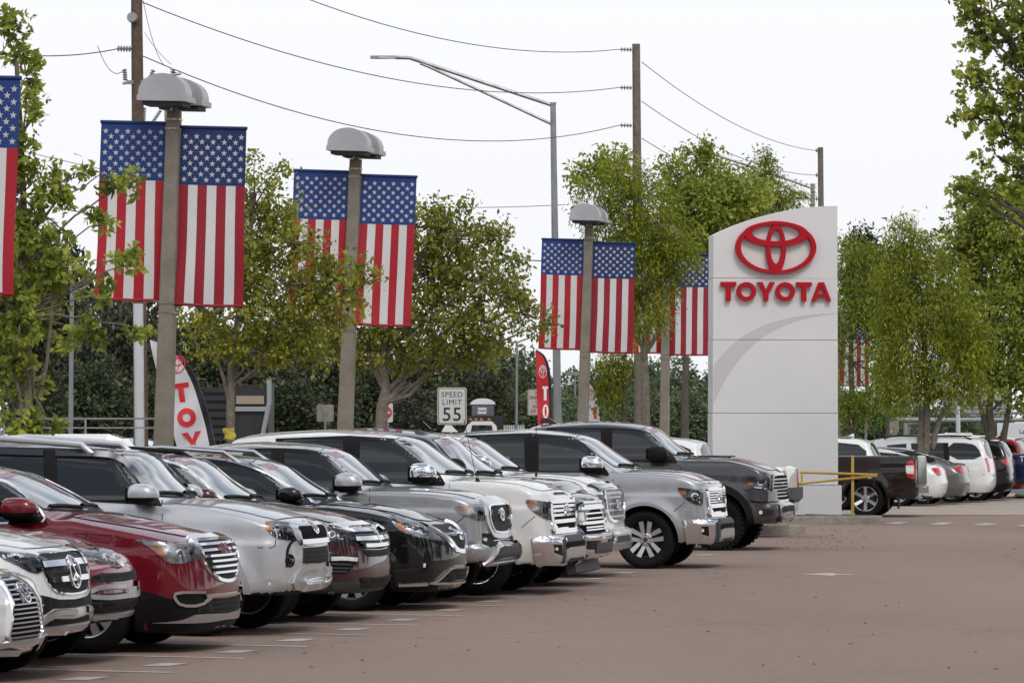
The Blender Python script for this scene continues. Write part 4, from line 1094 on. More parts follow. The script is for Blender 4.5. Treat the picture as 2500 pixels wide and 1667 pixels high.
# 11 white pickup with chrome mesh grille and hood shield
p = truck(1.01, .84, 1.17, 1.36, 1.31, 1.905, -1.95, -.33, -1.0, WB=3.64, FO=1.0, RO=1.2, bump=.62, wheel=('spoke', 6, 'chrome'))
c = Car('parked_pickup', 'white pickup with a chrome mesh grille and smoked hood shield', 'pickup truck', p, 55.9, 1540, P_PEARL, ROWG)
c.f = ZF[4]; c.arches(P_PEARL, .05, .01)
c.windshield(1.37, 1.775, .80, .66)
c.hood(-.22, .76, .82, .66, .03)
c.patch('side_window', M_GLASS, [(-.62, 1.38), (-1.15, 1.75), (-1.6, 1.77), (-1.6, 1.35)], proj='side'); c.patch('side_window', M_GLASS, [(-1.72, 1.35), (-1.72, 1.77), (-2.9, 1.77), (-2.9, 1.36)], proj='side')
g = c.fpatch('grille', mesh_grille('bright_mesh', (.62, .62, .63), (.01, .01, .01), 12), [(0, 652), (.5, 658), (.60, 675), (.60, 825), (.42, 906), (0, 910)], .006)
c.fframe('grille_frame', M_CHROME, [(0, 648), (.5, 654), (.62, 673), (.62, 828), (.43, 912), (0, 916)], .045, .028)
c.emblem(0, .95, .09, 'gmc')
c.fframe('hood_shield', M_GLOSSB, [(0, 628), (.4, 630), (.62, 640), (.85, 650)], .08, .04, closed=False)
c.lamp([(500, 700), (600, 690), (632, 700), (634, 840), (560, 800)], None, (), False)
c.strip('fog_surround', M_SATIN, [(610, 985), (662, 1010), (684, 1062), (650, 1095)], .04, .02)
c.fpatch('lower_fascia', M_GREYP, [(0, 1030), (.5, 1036), (.66, 1042), (.74, 1100), (0, 1096)], .012, 0)
c.fframe('lower_chrome', M_SATIN, [(0, 1112), (.5, 1116), (.8, 1118)], .08, .035, closed=False)
c.mirror((-.7, 1.47), M_CHROME, sx=.14, sy=.13, sz=.13, traced=False)
mb = MB(); mb.tube([(.0, -.80, 1.27), (.0, -.80, 1.36)], .016, 8); mb.tube([(.0, -.80, 1.36), (.0, -.80, 2.12)], .004, 5); mb.build('aerial', M_BLACKP, c.root)
mb = MB(); mb.prism([(-.10, 0), (.12, 0), (.02, .09), (-.05, .09)], lambda a, b: (-1.35 + a, -.012, 1.895 + b), lambda a, b: (-1.35 + a, .012, 1.895 + b)); mb.build('roof_fin', P_PEARL, c.root)

# 13 dark grey lifted pickup
p = truck(1.03, .86, 1.25, 1.475, 1.415, 2.06, -2.05, -.52, -1.18, WB=3.67, FO=1.0, RO=1.2, bump=.74, bz=.44, cabr=-3.2, R=.44, RA=.52, TW=.30, knob=True, wheel=('spoke', 6, 'black'), flare=.02, crown=.06,
  top=[(-4.9, 1.47), (-3.35, 1.48), (-3.2, 1.41), (-.9, 1.415), (-.7, 1.465), (-.45, 1.48), (.1, 1.475), (.45, 1.41), (.72, 1.31), (.86, 1.22), (.98, 1.10)])
c = Car('parked_pickup', 'dark grey lifted pickup with knobby tyres and black hood vents', 'pickup truck', p, 68.4, 1935, P_GRANITE, ROWG)
c.f = ZF[4]; c.arches(M_BLACKP, .11, .05)
c.windshield(1.485, 1.93, .80, .66)
c.hood(-.44, .78, .82, .64, .06)
c.patch('window_trim', M_BLACKP, [(120, 150), (600, 148), (880, 163), (1000, 205), (1090, 290), (1172, 400), (1188, 438), (900, 428), (120, 412)], .006, rnd=0)
c.patch('side_window', M_GLASS, [(655, 168), (860, 176), (920, 190), (985, 222), (1050, 285), (1085, 350), (1092, 422), (655, 412)], .011, rnd=0)
c.patch('side_window', M_GLASS, [(190, 160), (560, 162), (568, 408), (190, 400)], .011, rnd=0)
c.mirror((1015, 362), M_BLACKP, sx=.15, sy=.13, sz=.12)
c.lamp([(1744, 550), (1860, 548), (1988, 560), (1972, 662), (1800, 652), (1762, 612)], [(1756, 582), (1802, 586), (1812, 616), (1772, 622)], (((1870, 600), 20), ((1920, 605), 18)), True, bright=([(1790, 630), (1900, 640), (1960, 650), (1900, 655)],))
c.strip('bumper_cheek', P_GRANITE, [(1795, 700), (1900, 712), (1995, 710)], .22, .03)
g = c.fpatch('grille', M_GBACK, [(0, 534), (.5, 538), (.68, 550), (.78, 652), (.62, 744), (0, 744)], .003, 0)
c.fframe('grille_frame', M_GLOSSB, [(0, 532), (.5, 536), (.69, 548), (.80, 652), (.64, 748), (0, 750)], .05, .025)
for y, a in ((572, .68), (600, .71), (628, .73), (656, .74), (684, .70), (712, .65)): c.fbar('grille_bar', M_SATIN, a, y, .026, .018, parent=g)
c.patch('bumper', P_GRANITE, [(1730, 770), (1850, 765), (2000, 768), (2010, 930), (1900, 950), (1780, 940)], .03, rnd=0, depth=.05)
c.fpatch('bumper_centre', P_GRANITE, [(0, 752), (.5, 758), (.74, 768), (.74, 926), (0, 905)], .03, 0)
c.patch('fog_recess', M_GLOSSB, [(1840, 816), (1960, 810), (1968, 866), (1862, 872)], .036)
c.disc('fog_lamp', M_WHITELENS, (1872, 840), 16, .042)
c.patch('tow_hook_recess', M_BLACKP, [(1984, 882), (2030, 870), (2036, 926), (1986, 932)], .036)
c.fpatch('bumper_mesh', M_MESHF, [(0, 785), (.5, 792), (.62, 800), (.58, 842), (0, 830)], .036, 0)
c.fframe('bumper_blade', M_SATIN, [(0, 842), (.5, 850), (.68, 880)], .026, .045, closed=False)
c.patch('hood_vent', M_BLACKP, [(1430, 372), (1630, 382), (1625, 400), (1440, 396)], .02, False, rnd=0)
c.strip('hood_vent', M_GLOSSB, [(-.42, -.2), (.1, -.25)], .12, .03, True, proj='top', rnd=0)
c.patch('lower_fascia', M_BLACKP, [(1780, 945), (1900, 952), (2000, 945), (1990, 985), (1850, 1010), (1790, 1005)], .01, rnd=0)
c.seam([(1210, 380), (1215, 500)]); c.seam([(605, 130), (605, 500)])
c.emblem(0, 1.06, .05, 'bow', m=M_GLOSSB)
mb = MB(); mb.prism([(-.22, 0), (.08, 0), (-.06, .085), (-.20, .085)], lambda a, b: (-2.85 + a, -.015, 2.02 + b), lambda a, b: (-2.85 + a, .015, 2.02 + b)); mb.build('roof_fin', M_GLOSSB, c.root)
# ------------------------------------------------------------------ ground
def asphalt(name, c0, c1, c2):
    m = bpy.data.materials.new(name); m.use_nodes = True; n = m.node_tree; b = n.nodes['Principled BSDF']
    tc = n.nodes.new('ShaderNodeTexCoord')
    def noise(s, d=5, r=.6, stretch=None):
        t = n.nodes.new('ShaderNodeTexNoise'); t.inputs['Scale'].default_value = s; t.inputs['Detail'].default_value = d; t.inputs['Roughness'].default_value = r
        if stretch:
            mp = n.nodes.new('ShaderNodeMapping'); mp.inputs['Scale'].default_value = stretch; mp.inputs['Rotation'].default_value = (0, 0, R(-14))
            n.links.new(tc.outputs['Object'], mp.inputs[0]); n.links.new(mp.outputs[0], t.inputs['Vector'])
        else: n.links.new(tc.outputs['Object'], t.inputs['Vector'])
        return t
    def rng(src, a, b_, lo=0, hi=1):
        q = n.nodes.new('ShaderNodeMapRange'); q.inputs[1].default_value = a; q.inputs[2].default_value = b_; q.inputs[3].default_value = lo; q.inputs[4].default_value = hi
        n.links.new(src, q.inputs[0]); return q.outputs[0]
    def mix(f, a, bcol, mode='MIX'):
        q = n.nodes.new('ShaderNodeMix'); q.data_type = 'RGBA'; q.blend_type = mode
        n.links.new(f, q.inputs['Factor'])
        for i, v in ((6, a), (7, bcol)):
            if isinstance(v, tuple): q.inputs[i].default_value = (*v, 1)
            else: n.links.new(v, q.inputs[i])
        return q.outputs[2]
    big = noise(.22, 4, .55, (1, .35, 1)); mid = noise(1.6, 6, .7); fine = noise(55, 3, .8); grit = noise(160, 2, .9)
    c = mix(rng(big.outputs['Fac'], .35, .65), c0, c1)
    c = mix(rng(mid.outputs['Fac'], .45, .75, 0, .55), c, c2)
    c = mix(rng(fine.outputs['Fac'], .52, .74, 0, .55), c, tuple(v * .45 for v in c0))
    mo = noise(5, 8, .85); c = mix(rng(mo.outputs['Fac'], .36, .66, .28, 0), c, tuple(v * .60 for v in c0)); mo2 = noise(7.3, 8, .85); c = mix(rng(mo2.outputs['Fac'], .5, .72, 0, .25), c, tuple(min(1, v * 1.5) for v in c0))
    cg = noise(24, 5, .9); c = mix(rng(cg.outputs['Fac'], .46, .68, 0, .65), c, tuple(v * .52 for v in c0)); cg2 = noise(31, 4, .9); c = mix(rng(cg2.outputs['Fac'], .54, .70, 0, .65), c, tuple(min(1, v * 1.65) for v in c0))
    c = mix(rng(grit.outputs['Fac'], .62, .78, 0, .7), c, tuple(min(1, v * 2.2) for v in c0))
    # long wandering cracks
    v = n.nodes.new('ShaderNodeTexVoronoi'); v.feature = 'DISTANCE_TO_EDGE'; v.inputs['Scale'].default_value = .12
    wv = noise(.9, 4, .6); ad = n.nodes.new('ShaderNodeVectorMath'); ad.operation = 'MULTIPLY_ADD'
    ad.inputs[1].default_value = (1.2, 1.2, 0)
    n.links.new(wv.outputs['Color'], ad.inputs[0]); n.links.new(tc.outputs['Object'], ad.inputs[2]); n.links.new(ad.outputs[0], v.inputs['Vector'])
    c = mix(rng(v.outputs['Distance'], 0.0008, .003, .25, 0), c, (.03, .026, .024))
    n.links.new(c, b.inputs['Base Color']); b.inputs['Roughness'].default_value = .9; b.inputs['Specular IOR Level'].default_value = .03
    bp = n.nodes.new('ShaderNodeBump'); bp.inputs['Strength'].default_value = .5; bp.inputs['Distance'].default_value = .006
    n.links.new(fine.outputs['Fac'], bp.inputs['Height']); n.links.new(bp.outputs[0], b.inputs['Normal'])
    MATS[name] = m; return m
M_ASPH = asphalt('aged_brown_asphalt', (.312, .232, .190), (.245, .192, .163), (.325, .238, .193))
def sheet(name, pts, m, z):
    me = bpy.data.meshes.new(name); me.from_pydata([(x, y, z) for x, y in pts], [], [tuple(range(len(pts)))]); me.update()
    return mkobj(name, me, m)
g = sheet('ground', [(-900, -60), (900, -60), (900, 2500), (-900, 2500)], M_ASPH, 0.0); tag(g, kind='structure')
# ------------------------------------------------------------------ painted markings, kerbs, islands
M_PAINTW = mat('worn_white_paint', (.62, .57, .52), .8, var=.9, vscale=7, col2=(.36, .30, .26), spec=.05)
M_PAINTD = mat('white_dash_paint', (.56, .53, .50), .8, var=.8, vscale=9, col2=(.36, .31, .28), spec=.05)
M_CONC = mat('kerb_concrete', (.37, .34, .29), .9, var=.8, vscale=5, col2=(.21, .19, .16), bump=.4, bscale=60)
M_LIGHTC = mat('light_concrete', (.40, .345, .29), .9, var=.5, vscale=.6, col2=(.32, .275, .23), spec=.05)
M_ROAD = mat('road_asphalt', (.12, .115, .11), .9, var=.4, vscale=1.0)
M_SOIL = mat('mulch', (.09, .07, .045), .95, var=.8, vscale=7, col2=(.10, .11, .04), bump=.8, bscale=30)
LVP = (-22000.0, HY)                          # where the stall lines would meet
ends = [(419.6, 1641.5), (597.5, 1607), (751.4, 1578), (891.7, 1550), (1020.6, 1526), (1128.5, 1503), (1228.8, 1479), (1320.7, 1460.6), (1404, 1441), (1482, 1422), (1556, 1405), (1620.7, 1392.3), (1683, 1378), (1740, 1362.6), (1795, 1346.5), (1844, 1333.4), (1892, 1318.5)]
dl = Vector((-math.cos(R(22)), math.sin(R(22)), 0)); dn = Vector((-dl.y, dl.x, 0))
for i, (px, py) in enumerate([(215, 1685)] + ends):
    e = Vector(gp(px, py)); f = e + dl * 5.4; w = .055
    o = sheet('stall_line', [tuple((e + dn * w).xy), tuple((e - dn * w).xy), tuple((f - dn * w).xy), tuple((f + dn * w).xy)], M_PAINTW, .004)
    tag(o, kind='structure')
dash = [(204, 1656), (402, 1622), (576, 1590), (723, 1562), (861, 1535.5), (984, 1512.5), (1098, 1489), (1195, 1468), (1291, 1450), (1377.5, 1430.5), (1451, 1412), (1524, 1398), (1719, 1354)]
for px, py in dash:
    c0 = Vector(gp(px, py)); u = Vector((.12, 0, 0)); v = Vector((.16, .52, 0)) * .42
    o = sheet('stall_dash', [tuple((c0 - u - v).xy), tuple((c0 + u - v).xy), tuple((c0 + u + v).xy), tuple((c0 - u + v).xy)], M_PAINTD, .004); tag(o, kind='structure')
for (a, b) in (((2155, 1274), (2222, 1278)), ((2264, 1275), (2330, 1280)), ((2372, 1277), (2436, 1281)), ((2480, 1279), (2545, 1284))):
    x0, y0 = a; x1, y1 = b
    P4 = [gp(x0, y1), gp(x0 + 40, y1 + .6), gp(x1, y0 + .4), gp(x1 - 34, y0)]
    o = sheet('lane_dash', [(q[0], q[1]) for q in P4], M_PAINTD, .004); tag(o, kind='structure')
ar = [(1950, 1400.6), (1985, 1400.8), (2000, 1399.4), (2035, 1398.6), (2040, 1401), (2080, 1401.6), (2082, 1402.8), (2044, 1403.0), (2030, 1405.4), (2000, 1403.4), (1975, 1402.6)]
o = sheet('direction_arrow', [gp(*q)[:2] for q in ar][::-1], M_PAINTD, .004); tag(o, kind='structure')
o = sheet('apron', [gp(1900, 1256)[:2], gp(2560, 1258)[:2], (60, 100), (60, 128), (9.5, 128)], M_LIGHTC, .008); tag(o, kind='structure')
o = sheet('road', [(-140, 76), (-3.5, 76), (5.0, 118), (9.0, 128.2), (60, 128.2), (60, 170), (-140, 170)], M_ROAD, .006); tag(o, kind='structure')
M_GRASS = mat('verge_grass', (.085, .105, .035), .95, var=.6, vscale=1.5, col2=(.06, .075, .025), bump=.5, bscale=20)
o = sheet('verge', [(-600, 170.3), (600, 170.3), (600, 1500), (-600, 1500)], M_GRASS, .010); tag(o, kind='structure')
o = sheet('verge', [gp(2478, 1216)[:2], (60, 121.5), (60, 127.5), gp(2478, 1208)[:2]], M_GRASS, .06); tag(o, kind='structure')
# small dark leaf scraps on the lot
rng_ = random.Random(4)
mb = MB()
for k in range(150):
    px = rng_.uniform(600, 2480); py = rng_.choice([rng_.uniform(1290, 1340), rng_.uniform(1340, 1660)])
    if py < 1340: px = rng_.uniform(1880, 2130)
    if py > 1340 and px < 2600 - (py - 1200) * 3.2 + 0 and rng_.random() < .3: continue
    x, y, _ = gp(px, py); a = rng_.uniform(0, 6.3); r = rng_.uniform(.010, .035)
    mb.add([(x + r * math.cos(a), y + r * math.sin(a), .008), (x - r * .5 * math.sin(a), y + r * .5 * math.cos(a), .016), (x - r * math.cos(a), y - r * math.sin(a), .007), (x + r * .5 * math.sin(a), y - r * .5 * math.cos(a), .010)], [(0, 1, 2, 3)])
o = mb.build('leaf_litter', mat('dead_leaf', (.035, .026, .018), .9)); tag(o, 'dry leaf scraps scattered over the parking lot', 'leaf litter', kind='stuff')
def kerb_island(name, outline, h, label, top=None):
    # rounded kerb round an island; outline in ground metres, counter-clockwise
    root = empty(name, (outline[0][0], outline[0][1], 0)); tag(root, label, 'kerb'); ox, oy = outline[0]
    n = len(outline); c = Vector((sum(p[0] for p in outline) / n, sum(p[1] for p in outline) / n))
    prof = [(0, -.02), (0, h * .8), (.02, h), (.14, h), (.15, h - .03)]
    vs, fs = [], []
    for (x, y) in outline:
        d = (c - Vector((x, y))); d.normalize()
        for a, z in prof: vs.append((x + d.x * a - ox, y + d.y * a - oy, z))
    m = len(prof)
    for i in range(n):
        for k in range(m - 1):
            j = (i + 1) % n; fs.append((i * m + k, j * m + k, j * m + k + 1, i * m + k + 1))
    me = bpy.data.meshes.new('kerb_stone'); me.from_pydata(vs, [], fs); me.update()
    mkobj('kerb_stone', me, M_CONC, root)
    if top:
        me = bpy.data.meshes.new('planting_bed'); me.from_pydata([(x + (c.x - x) * .05 - ox, y + (c.y - y) * .05 - oy, h - .025) for x, y in outline], [], [tuple(range(n))]); me.update()
        mkobj('planting_bed', me, top, root)
    return root
Y0 = gp(2100, 1279.4)[1]
xr = gp(2158, 1279.4)[0]
out = [(-.5, Y0 - .2), (2, Y0 - .1), (xr - .5, Y0), (xr - .15, Y0 + .06), (xr, Y0 + .3), (xr - .1, Y0 + 1.0), (xr - .9, Y0 + 1.55), (xr - 2.2, Y0 + 5.5), (3.5, Y0 + 6.5), (-.6, Y0 + 6)]
k_ = kerb_island('kerb_island', out, .165, 'grey concrete kerb round the bed that carries the white pylon sign', M_SOIL)
st = MB(); xk = gp(2132, 1270)[0]
st.prism([(-.05, .02), (.05, .02), (.02, .15), (-.04, .15)], lambda a, b: (xk - out[0][0] + a, Y0 - .004 + .01 - out[0][1], b), lambda a, b: (xk - out[0][0] + a, Y0 + .012 - out[0][1] + .03, b))
Y1 = gp(1960, 1304)[1]; xr1 = gp(1968, 1304)[0]
out1 = [(1.2, Y1 - .1), (xr1 - .3, Y1), (xr1 - .05, Y1 + .05), (xr1, Y1 + .25), (xr1 - .15, Y1 + .7), (1.2, Y1 + .75)]
kerb_island('kerb_island', out1, .17, 'short rounded concrete kerb end beside the lifted dark pickup', M_CONC)

# ------------------------------------------------------------------ pylon sign
M_SIGNW = mat('sign_white', (.71, .705, .71), .42, var=.05, vscale=1.2)
M_SIGNG = mat('sign_grey', (.55, .545, .545), .45)
M_SIGNR = mat('sign_red', (.43, .007, .017), .45, spec=.2)
SY = 90.0; mpp = SY / FPX
sx0, sx1 = 1735, 2039
sroot = empty('pylon_sign', (wp((sx0 + sx1) / 2, 1254, SY)[0], SY, .14), R(7)); tag(sroot, 'tall white dealer pylon with red oval emblem and red lettering', 'sign')
def sz(py): return (1254 - py) * mpp
def sxp(px): return (px - (sx0 + sx1) / 2) * mpp / math.cos(R(7))
hw = sxp(sx1); D0, D1 = -.30, .30
def arc_top(x):                               # upper edge of the top panel
    t = (x + hw) / (2 * hw); return sz(576) + (sz(503) - sz(576)) * (1 - (1 - t) ** 2.1)
tops = [(x, arc_top(x)) for x in np.linspace(-hw, hw, 24)]
seams = [679, 829, 1007, 1182]
pan = [('panel', [(-hw, sz(679) + .006)] + tops[0:1] + tops[1:] + [(hw, sz(680) + .006)])]
zs = [sz(679)] + [sz(q) for q in seams[1:]]
for a, b in zip(zs[:-1], zs[1:]): pan.append(('panel', [(-hw - .006 * len(pan), b + .006), (-hw - .006 * len(pan), a - .006), (hw + .004 * len(pan), a - .006), (hw + .004 * len(pan), b + .006)]))
for nm, poly in pan:
    mb = MB(); mb.prism(poly, lambda a, b: (a, D0, b), lambda a, b: (a, D1, b)); mb.build(nm, M_SIGNW, sroot)
mb = MB(); mb.box((0, 0, (arc_top(-hw) - .3) / 2 + .05), (hw - .03, .27, (arc_top(-hw) - .3) / 2)); mb.build('core', M_SIGNG, sroot)
mb = MB(); mb.box((.035, 0, sz(1182) / 2 - .03), (hw + .045, .345, sz(1182) / 2 + .02)); mb.build('base_block', M_SIGNW, sroot)
# grey sweep across the middle panels
outr = [(1735 + 303 * t, 1182 - 204 - 214 * math.sin(math.pi / 2 * t ** .82) ) for t in np.linspace(0, 1, 26)]
oc = [(1737, 865), (1790, 815), (1850, 782), (1910, 765), (1970, 762), (2037, 764)]
def bez(pts, n):
    out = []
    for t in np.linspace(0, 1, n):
        q = [np.array(p, float) for p in pts]
        while len(q) > 1: q = [a * (1 - t) + b * t for a, b in zip(q[:-1], q[1:])]
        out.append(tuple(q[0]))
    return out
up = bez([(1736, 892), (1800, 800), (1890, 768), (2034, 764)], 26); lowb = bez([(1736, 985), (1790, 850), (1880, 778), (2034, 765)], 26)
for (zt, zb_) in ((679, 829), (829, 1007)):
    v, f = [], []
    for (a, b) in zip(up, lowb):
        y0 = min(max(a[1], zt + 1), zb_ - 1); y1 = min(max(b[1], zt + 1), zb_ - 1)
        v += [(sxp(a[0]), D0 - .004, sz(y0)), (sxp(b[0]), D0 - .004, sz(y1))]
    f = [(2 * i, 2 * i + 1, 2 * i + 3, 2 * i + 2) for i in range(25)]
    f = [q for q in f if abs(v[q[0]][2] - v[q[1]][2]) + abs(v[q[3]][2] - v[q[2]][2]) > .004]
    me = bpy.data.meshes.new('sweep'); me.from_pydata(v, [], f); bm = bmesh.new(); bm.from_mesh(me); bmesh.ops.delete(bm, geom=[q for q in bm.verts if not q.link_faces], context='VERTS'); bm.to_mesh(me); bm.free(); me.update(); o = mkobj('sweep', me, M_SIGNG, sroot)
def ring(mb, cx, cz, a, b, ci, ai, bi, y0, y1, n=64):
    vs = []; 
    for k in range(n):
        t = 2 * math.pi * k / n
        po = (cx + a * math.cos(t), cz + b * math.sin(t)); pi_ = (ci[0] + ai * math.cos(t), ci[1] + bi * math.sin(t))
        po2 = (po[0] * .94 + pi_[0] * .06, po[1] * .94 + pi_[1] * .06); pi2 = (po[0] * .06 + pi_[0] * .94, po[1] * .06 + pi_[1] * .94)
        vs += [(po[0], y1, po[1]), (po[0], y0 + .02, po[1]), (po2[0], y0, po2[1]), (pi2[0], y0, pi2[1]), (pi_[0], y0 + .02, pi_[1]), (pi_[0], y1, pi_[1])]
    fs = []
    for k in range(n):
        j = (k + 1) % n
        for q in range(5): fs.append((k * 6 + q, j * 6 + q, j * 6 + q + 1, k * 6 + q + 1))
    mb.add(vs, fs)
ec = (1886.0, 605.0); es = mpp / 2.148
def E2(dx, dz): return (sxp(ec[0]) + dx * es, sz(ec[1]) + dz * es)
mb = MB(); c = E2(0, 0); ring(mb, c[0], c[1], 214 * es, 138 * es, E2(0, 0), 186 * es, 120 * es, D0 - .14, D0 - .02); eo = mb.build('emblem', M_SIGNR, sroot, True)
mb = MB(); c = E2(0, 70); ring(mb, c[0], c[1], 172 * es, 66 * es, E2(0, 75), 126 * es, 42 * es, D0 - .137, D0 - .02); mb.build('emblem_loop', M_SIGNR, eo, True)
mb = MB(); c = E2(0, -8); ring(mb, c[0], c[1], 53 * es, 128 * es, E2(0, 5), 30 * es, 89 * es, D0 - .133, D0 - .02); mb.build('emblem_loop', M_SIGNR, eo, True)
def glyph(ch, w, h, t):                       # heavy geometric capitals, as polygons with an optional hole
    if ch == 'T': return [(-w, h), (w, h), (w, h - t), (t * .55, h - t), (t * .55, 0), (-t * .55, 0), (-t * .55, h - t), (-w, h - t)], None
    if ch == 'Y': return [(-w, h), (-w + t * 1.25, h), (0, h * .56), (w - t * 1.25, h), (w, h), (t * .55, h * .40), (t * .55, 0), (-t * .55, 0), (-t * .55, h * .40)], None
    if ch == 'A': return [(-t * .62, h), (t * .62, h), (w, 0), (w - t * 1.15, 0), (w * .52, h * .22), (-w * .52, h * .22), (-w + t * 1.15, 0), (-w, 0)], [(-w * .36, h * .40), (w * .36, h * .40), (0, h * .80)]
    n = 30
    return [(w * math.cos(a), h / 2 + (h / 2) * math.sin(a)) for a in np.linspace(0, 2 * math.pi, n + 1)[:-1]], [((w - t) * math.cos(a), h / 2 + (h / 2 - t * .95) * math.sin(a)) for a in np.linspace(0, 2 * math.pi, n + 1)[:-1]]
def glyph_mesh(name, ch, w, h, t, fn, depth):
    # fn(u, v, d): glyph plane and depth to 3D
    o, hole = glyph(ch, w, h, t)
    V = [Vector(p) for p in o]; Ed = [(i, (i + 1) % len(o)) for i in range(len(o))]
    if hole:
        b = len(V); V += [Vector(p) for p in hole]; Ed += [(b + i, b + (i + 1) % len(hole)) for i in range(len(hole))]
    r = delaunay_2d_cdt(V, Ed, [], 2 if hole else 1, 1e-6)
    P2 = [tuple(v) for v in r[0]]; F2 = [tuple(f) for f in r[2]]
    if hole:
        F3 = []
        for f in F2:
            cx = sum(P2[i][0] for i in f) / len(f); cy = sum(P2[i][1] for i in f) / len(f)
            if inside((cx, cy), o) and not inside((cx, cy), hole): F3.append(f)
        F2 = F3
    n = len(P2)
    vs = [fn(u, v, 0) for u, v in P2] + [fn(u, v, depth) for u, v in P2]
    fs = [tuple(f) for f in F2] + [tuple(n + i for i in reversed(f)) for f in F2]
    from collections import Counter
    ed = Counter()
    for f in F2:
        for i in range(len(f)): ed[(f[i], f[(i + 1) % len(f)])] += 1
    for (a, b) in ed:
        if (b, a) not in ed: fs.append((b, a, n + a, n + b))
    me = bpy.data.meshes.new(name); me.from_pydata(vs, [], fs)
    bm = bmesh.new(); bm.from_mesh(me); bmesh.ops.recalc_face_normals(bm, faces=bm.faces); bm.to_mesh(me); bm.free(); me.update()
    return me
def inside(p, poly):
    r = False; n = len(poly)
    for i in range(n):
        a, b = poly[i], poly[(i + 1) % n]
        if (a[1] > p[1]) != (b[1] > p[1]) and p[0] < (b[0] - a[0]) * (p[1] - a[1]) / (b[1] - a[1]) + a[0]: r = not r
    return r
lz = sz(735)
for ch, x0, x1 in (('T', 1751, 1789), ('O', 1790, 1838), ('Y', 1840, 1884), ('O', 1885, 1933), ('T', 1936, 1974), ('A', 1973, 2022)):
    cx = sxp((x0 + x1) / 2); w = (x1 - x0) / 2 * mpp
    mkobj('letter', glyph_mesh('letter', ch, w, 46 * mpp, 10.5 * mpp, lambda u, v, d, cx=cx: (cx + u, D0 - .02 - .09 + d, lz + v), .09), M_SIGNR, sroot)

# ------------------------------------------------------------------ yellow barrier on the kerb
M_YEL = mat('yellow_paint', (.62, .40, .06), .5, var=.5, vscale=20, col2=(.45, .29, .05))
GY = 88.2
br = empty('yellow_barrier', (wp(2081.6, 1258, GY)[0], GY, .14)); tag(br, 'yellow pipe barrier with pointed post standing on the kerb', 'barrier')
def bl(px, py, dy=0): q = wp(px, py, GY + dy); return (q[0] - br.location.x, q[1] - GY, q[2] - .14)
mb = MB(); x, y, z = bl(2081.6, 1116); mb.tube([(x, y, -.03), (x, y, z), (x, y, z + .05)], [.03, .03, .004], 12); mb.build('post', M_YEL, br, True)
mb = MB(); mb.tube([bl(1953, 1152.5, -.1), bl(2020, 1154.5, -.07), bl(2142, 1159, -.05)], .026, 10); mb.build('upper_rail', M_YEL, br, True)
mb = MB(); mb.tube([bl(1905, 1176, -.3), bl(1957, 1180, -.12)], .034, 10); mb.tube([bl(1957, 1180, -.12), bl(2050, 1170, -.08), bl(2141, 1161, -.05)], .024, 10); mb.build('lower_rail', M_YEL, br, True)
mb = MB(); mb.tube([bl(1957.5, 1152, -.1), bl(1957.5, 1181, -.12)], .022, 8); mb.build('bracket', M_YEL, br, True)
mb = MB(); mb.tube([bl(2134, 1163, -.05), bl(2134, 1176, -.05), bl(2133, 1186, -.05)], .008, 6); mb.build('chain', M_DISC, br)

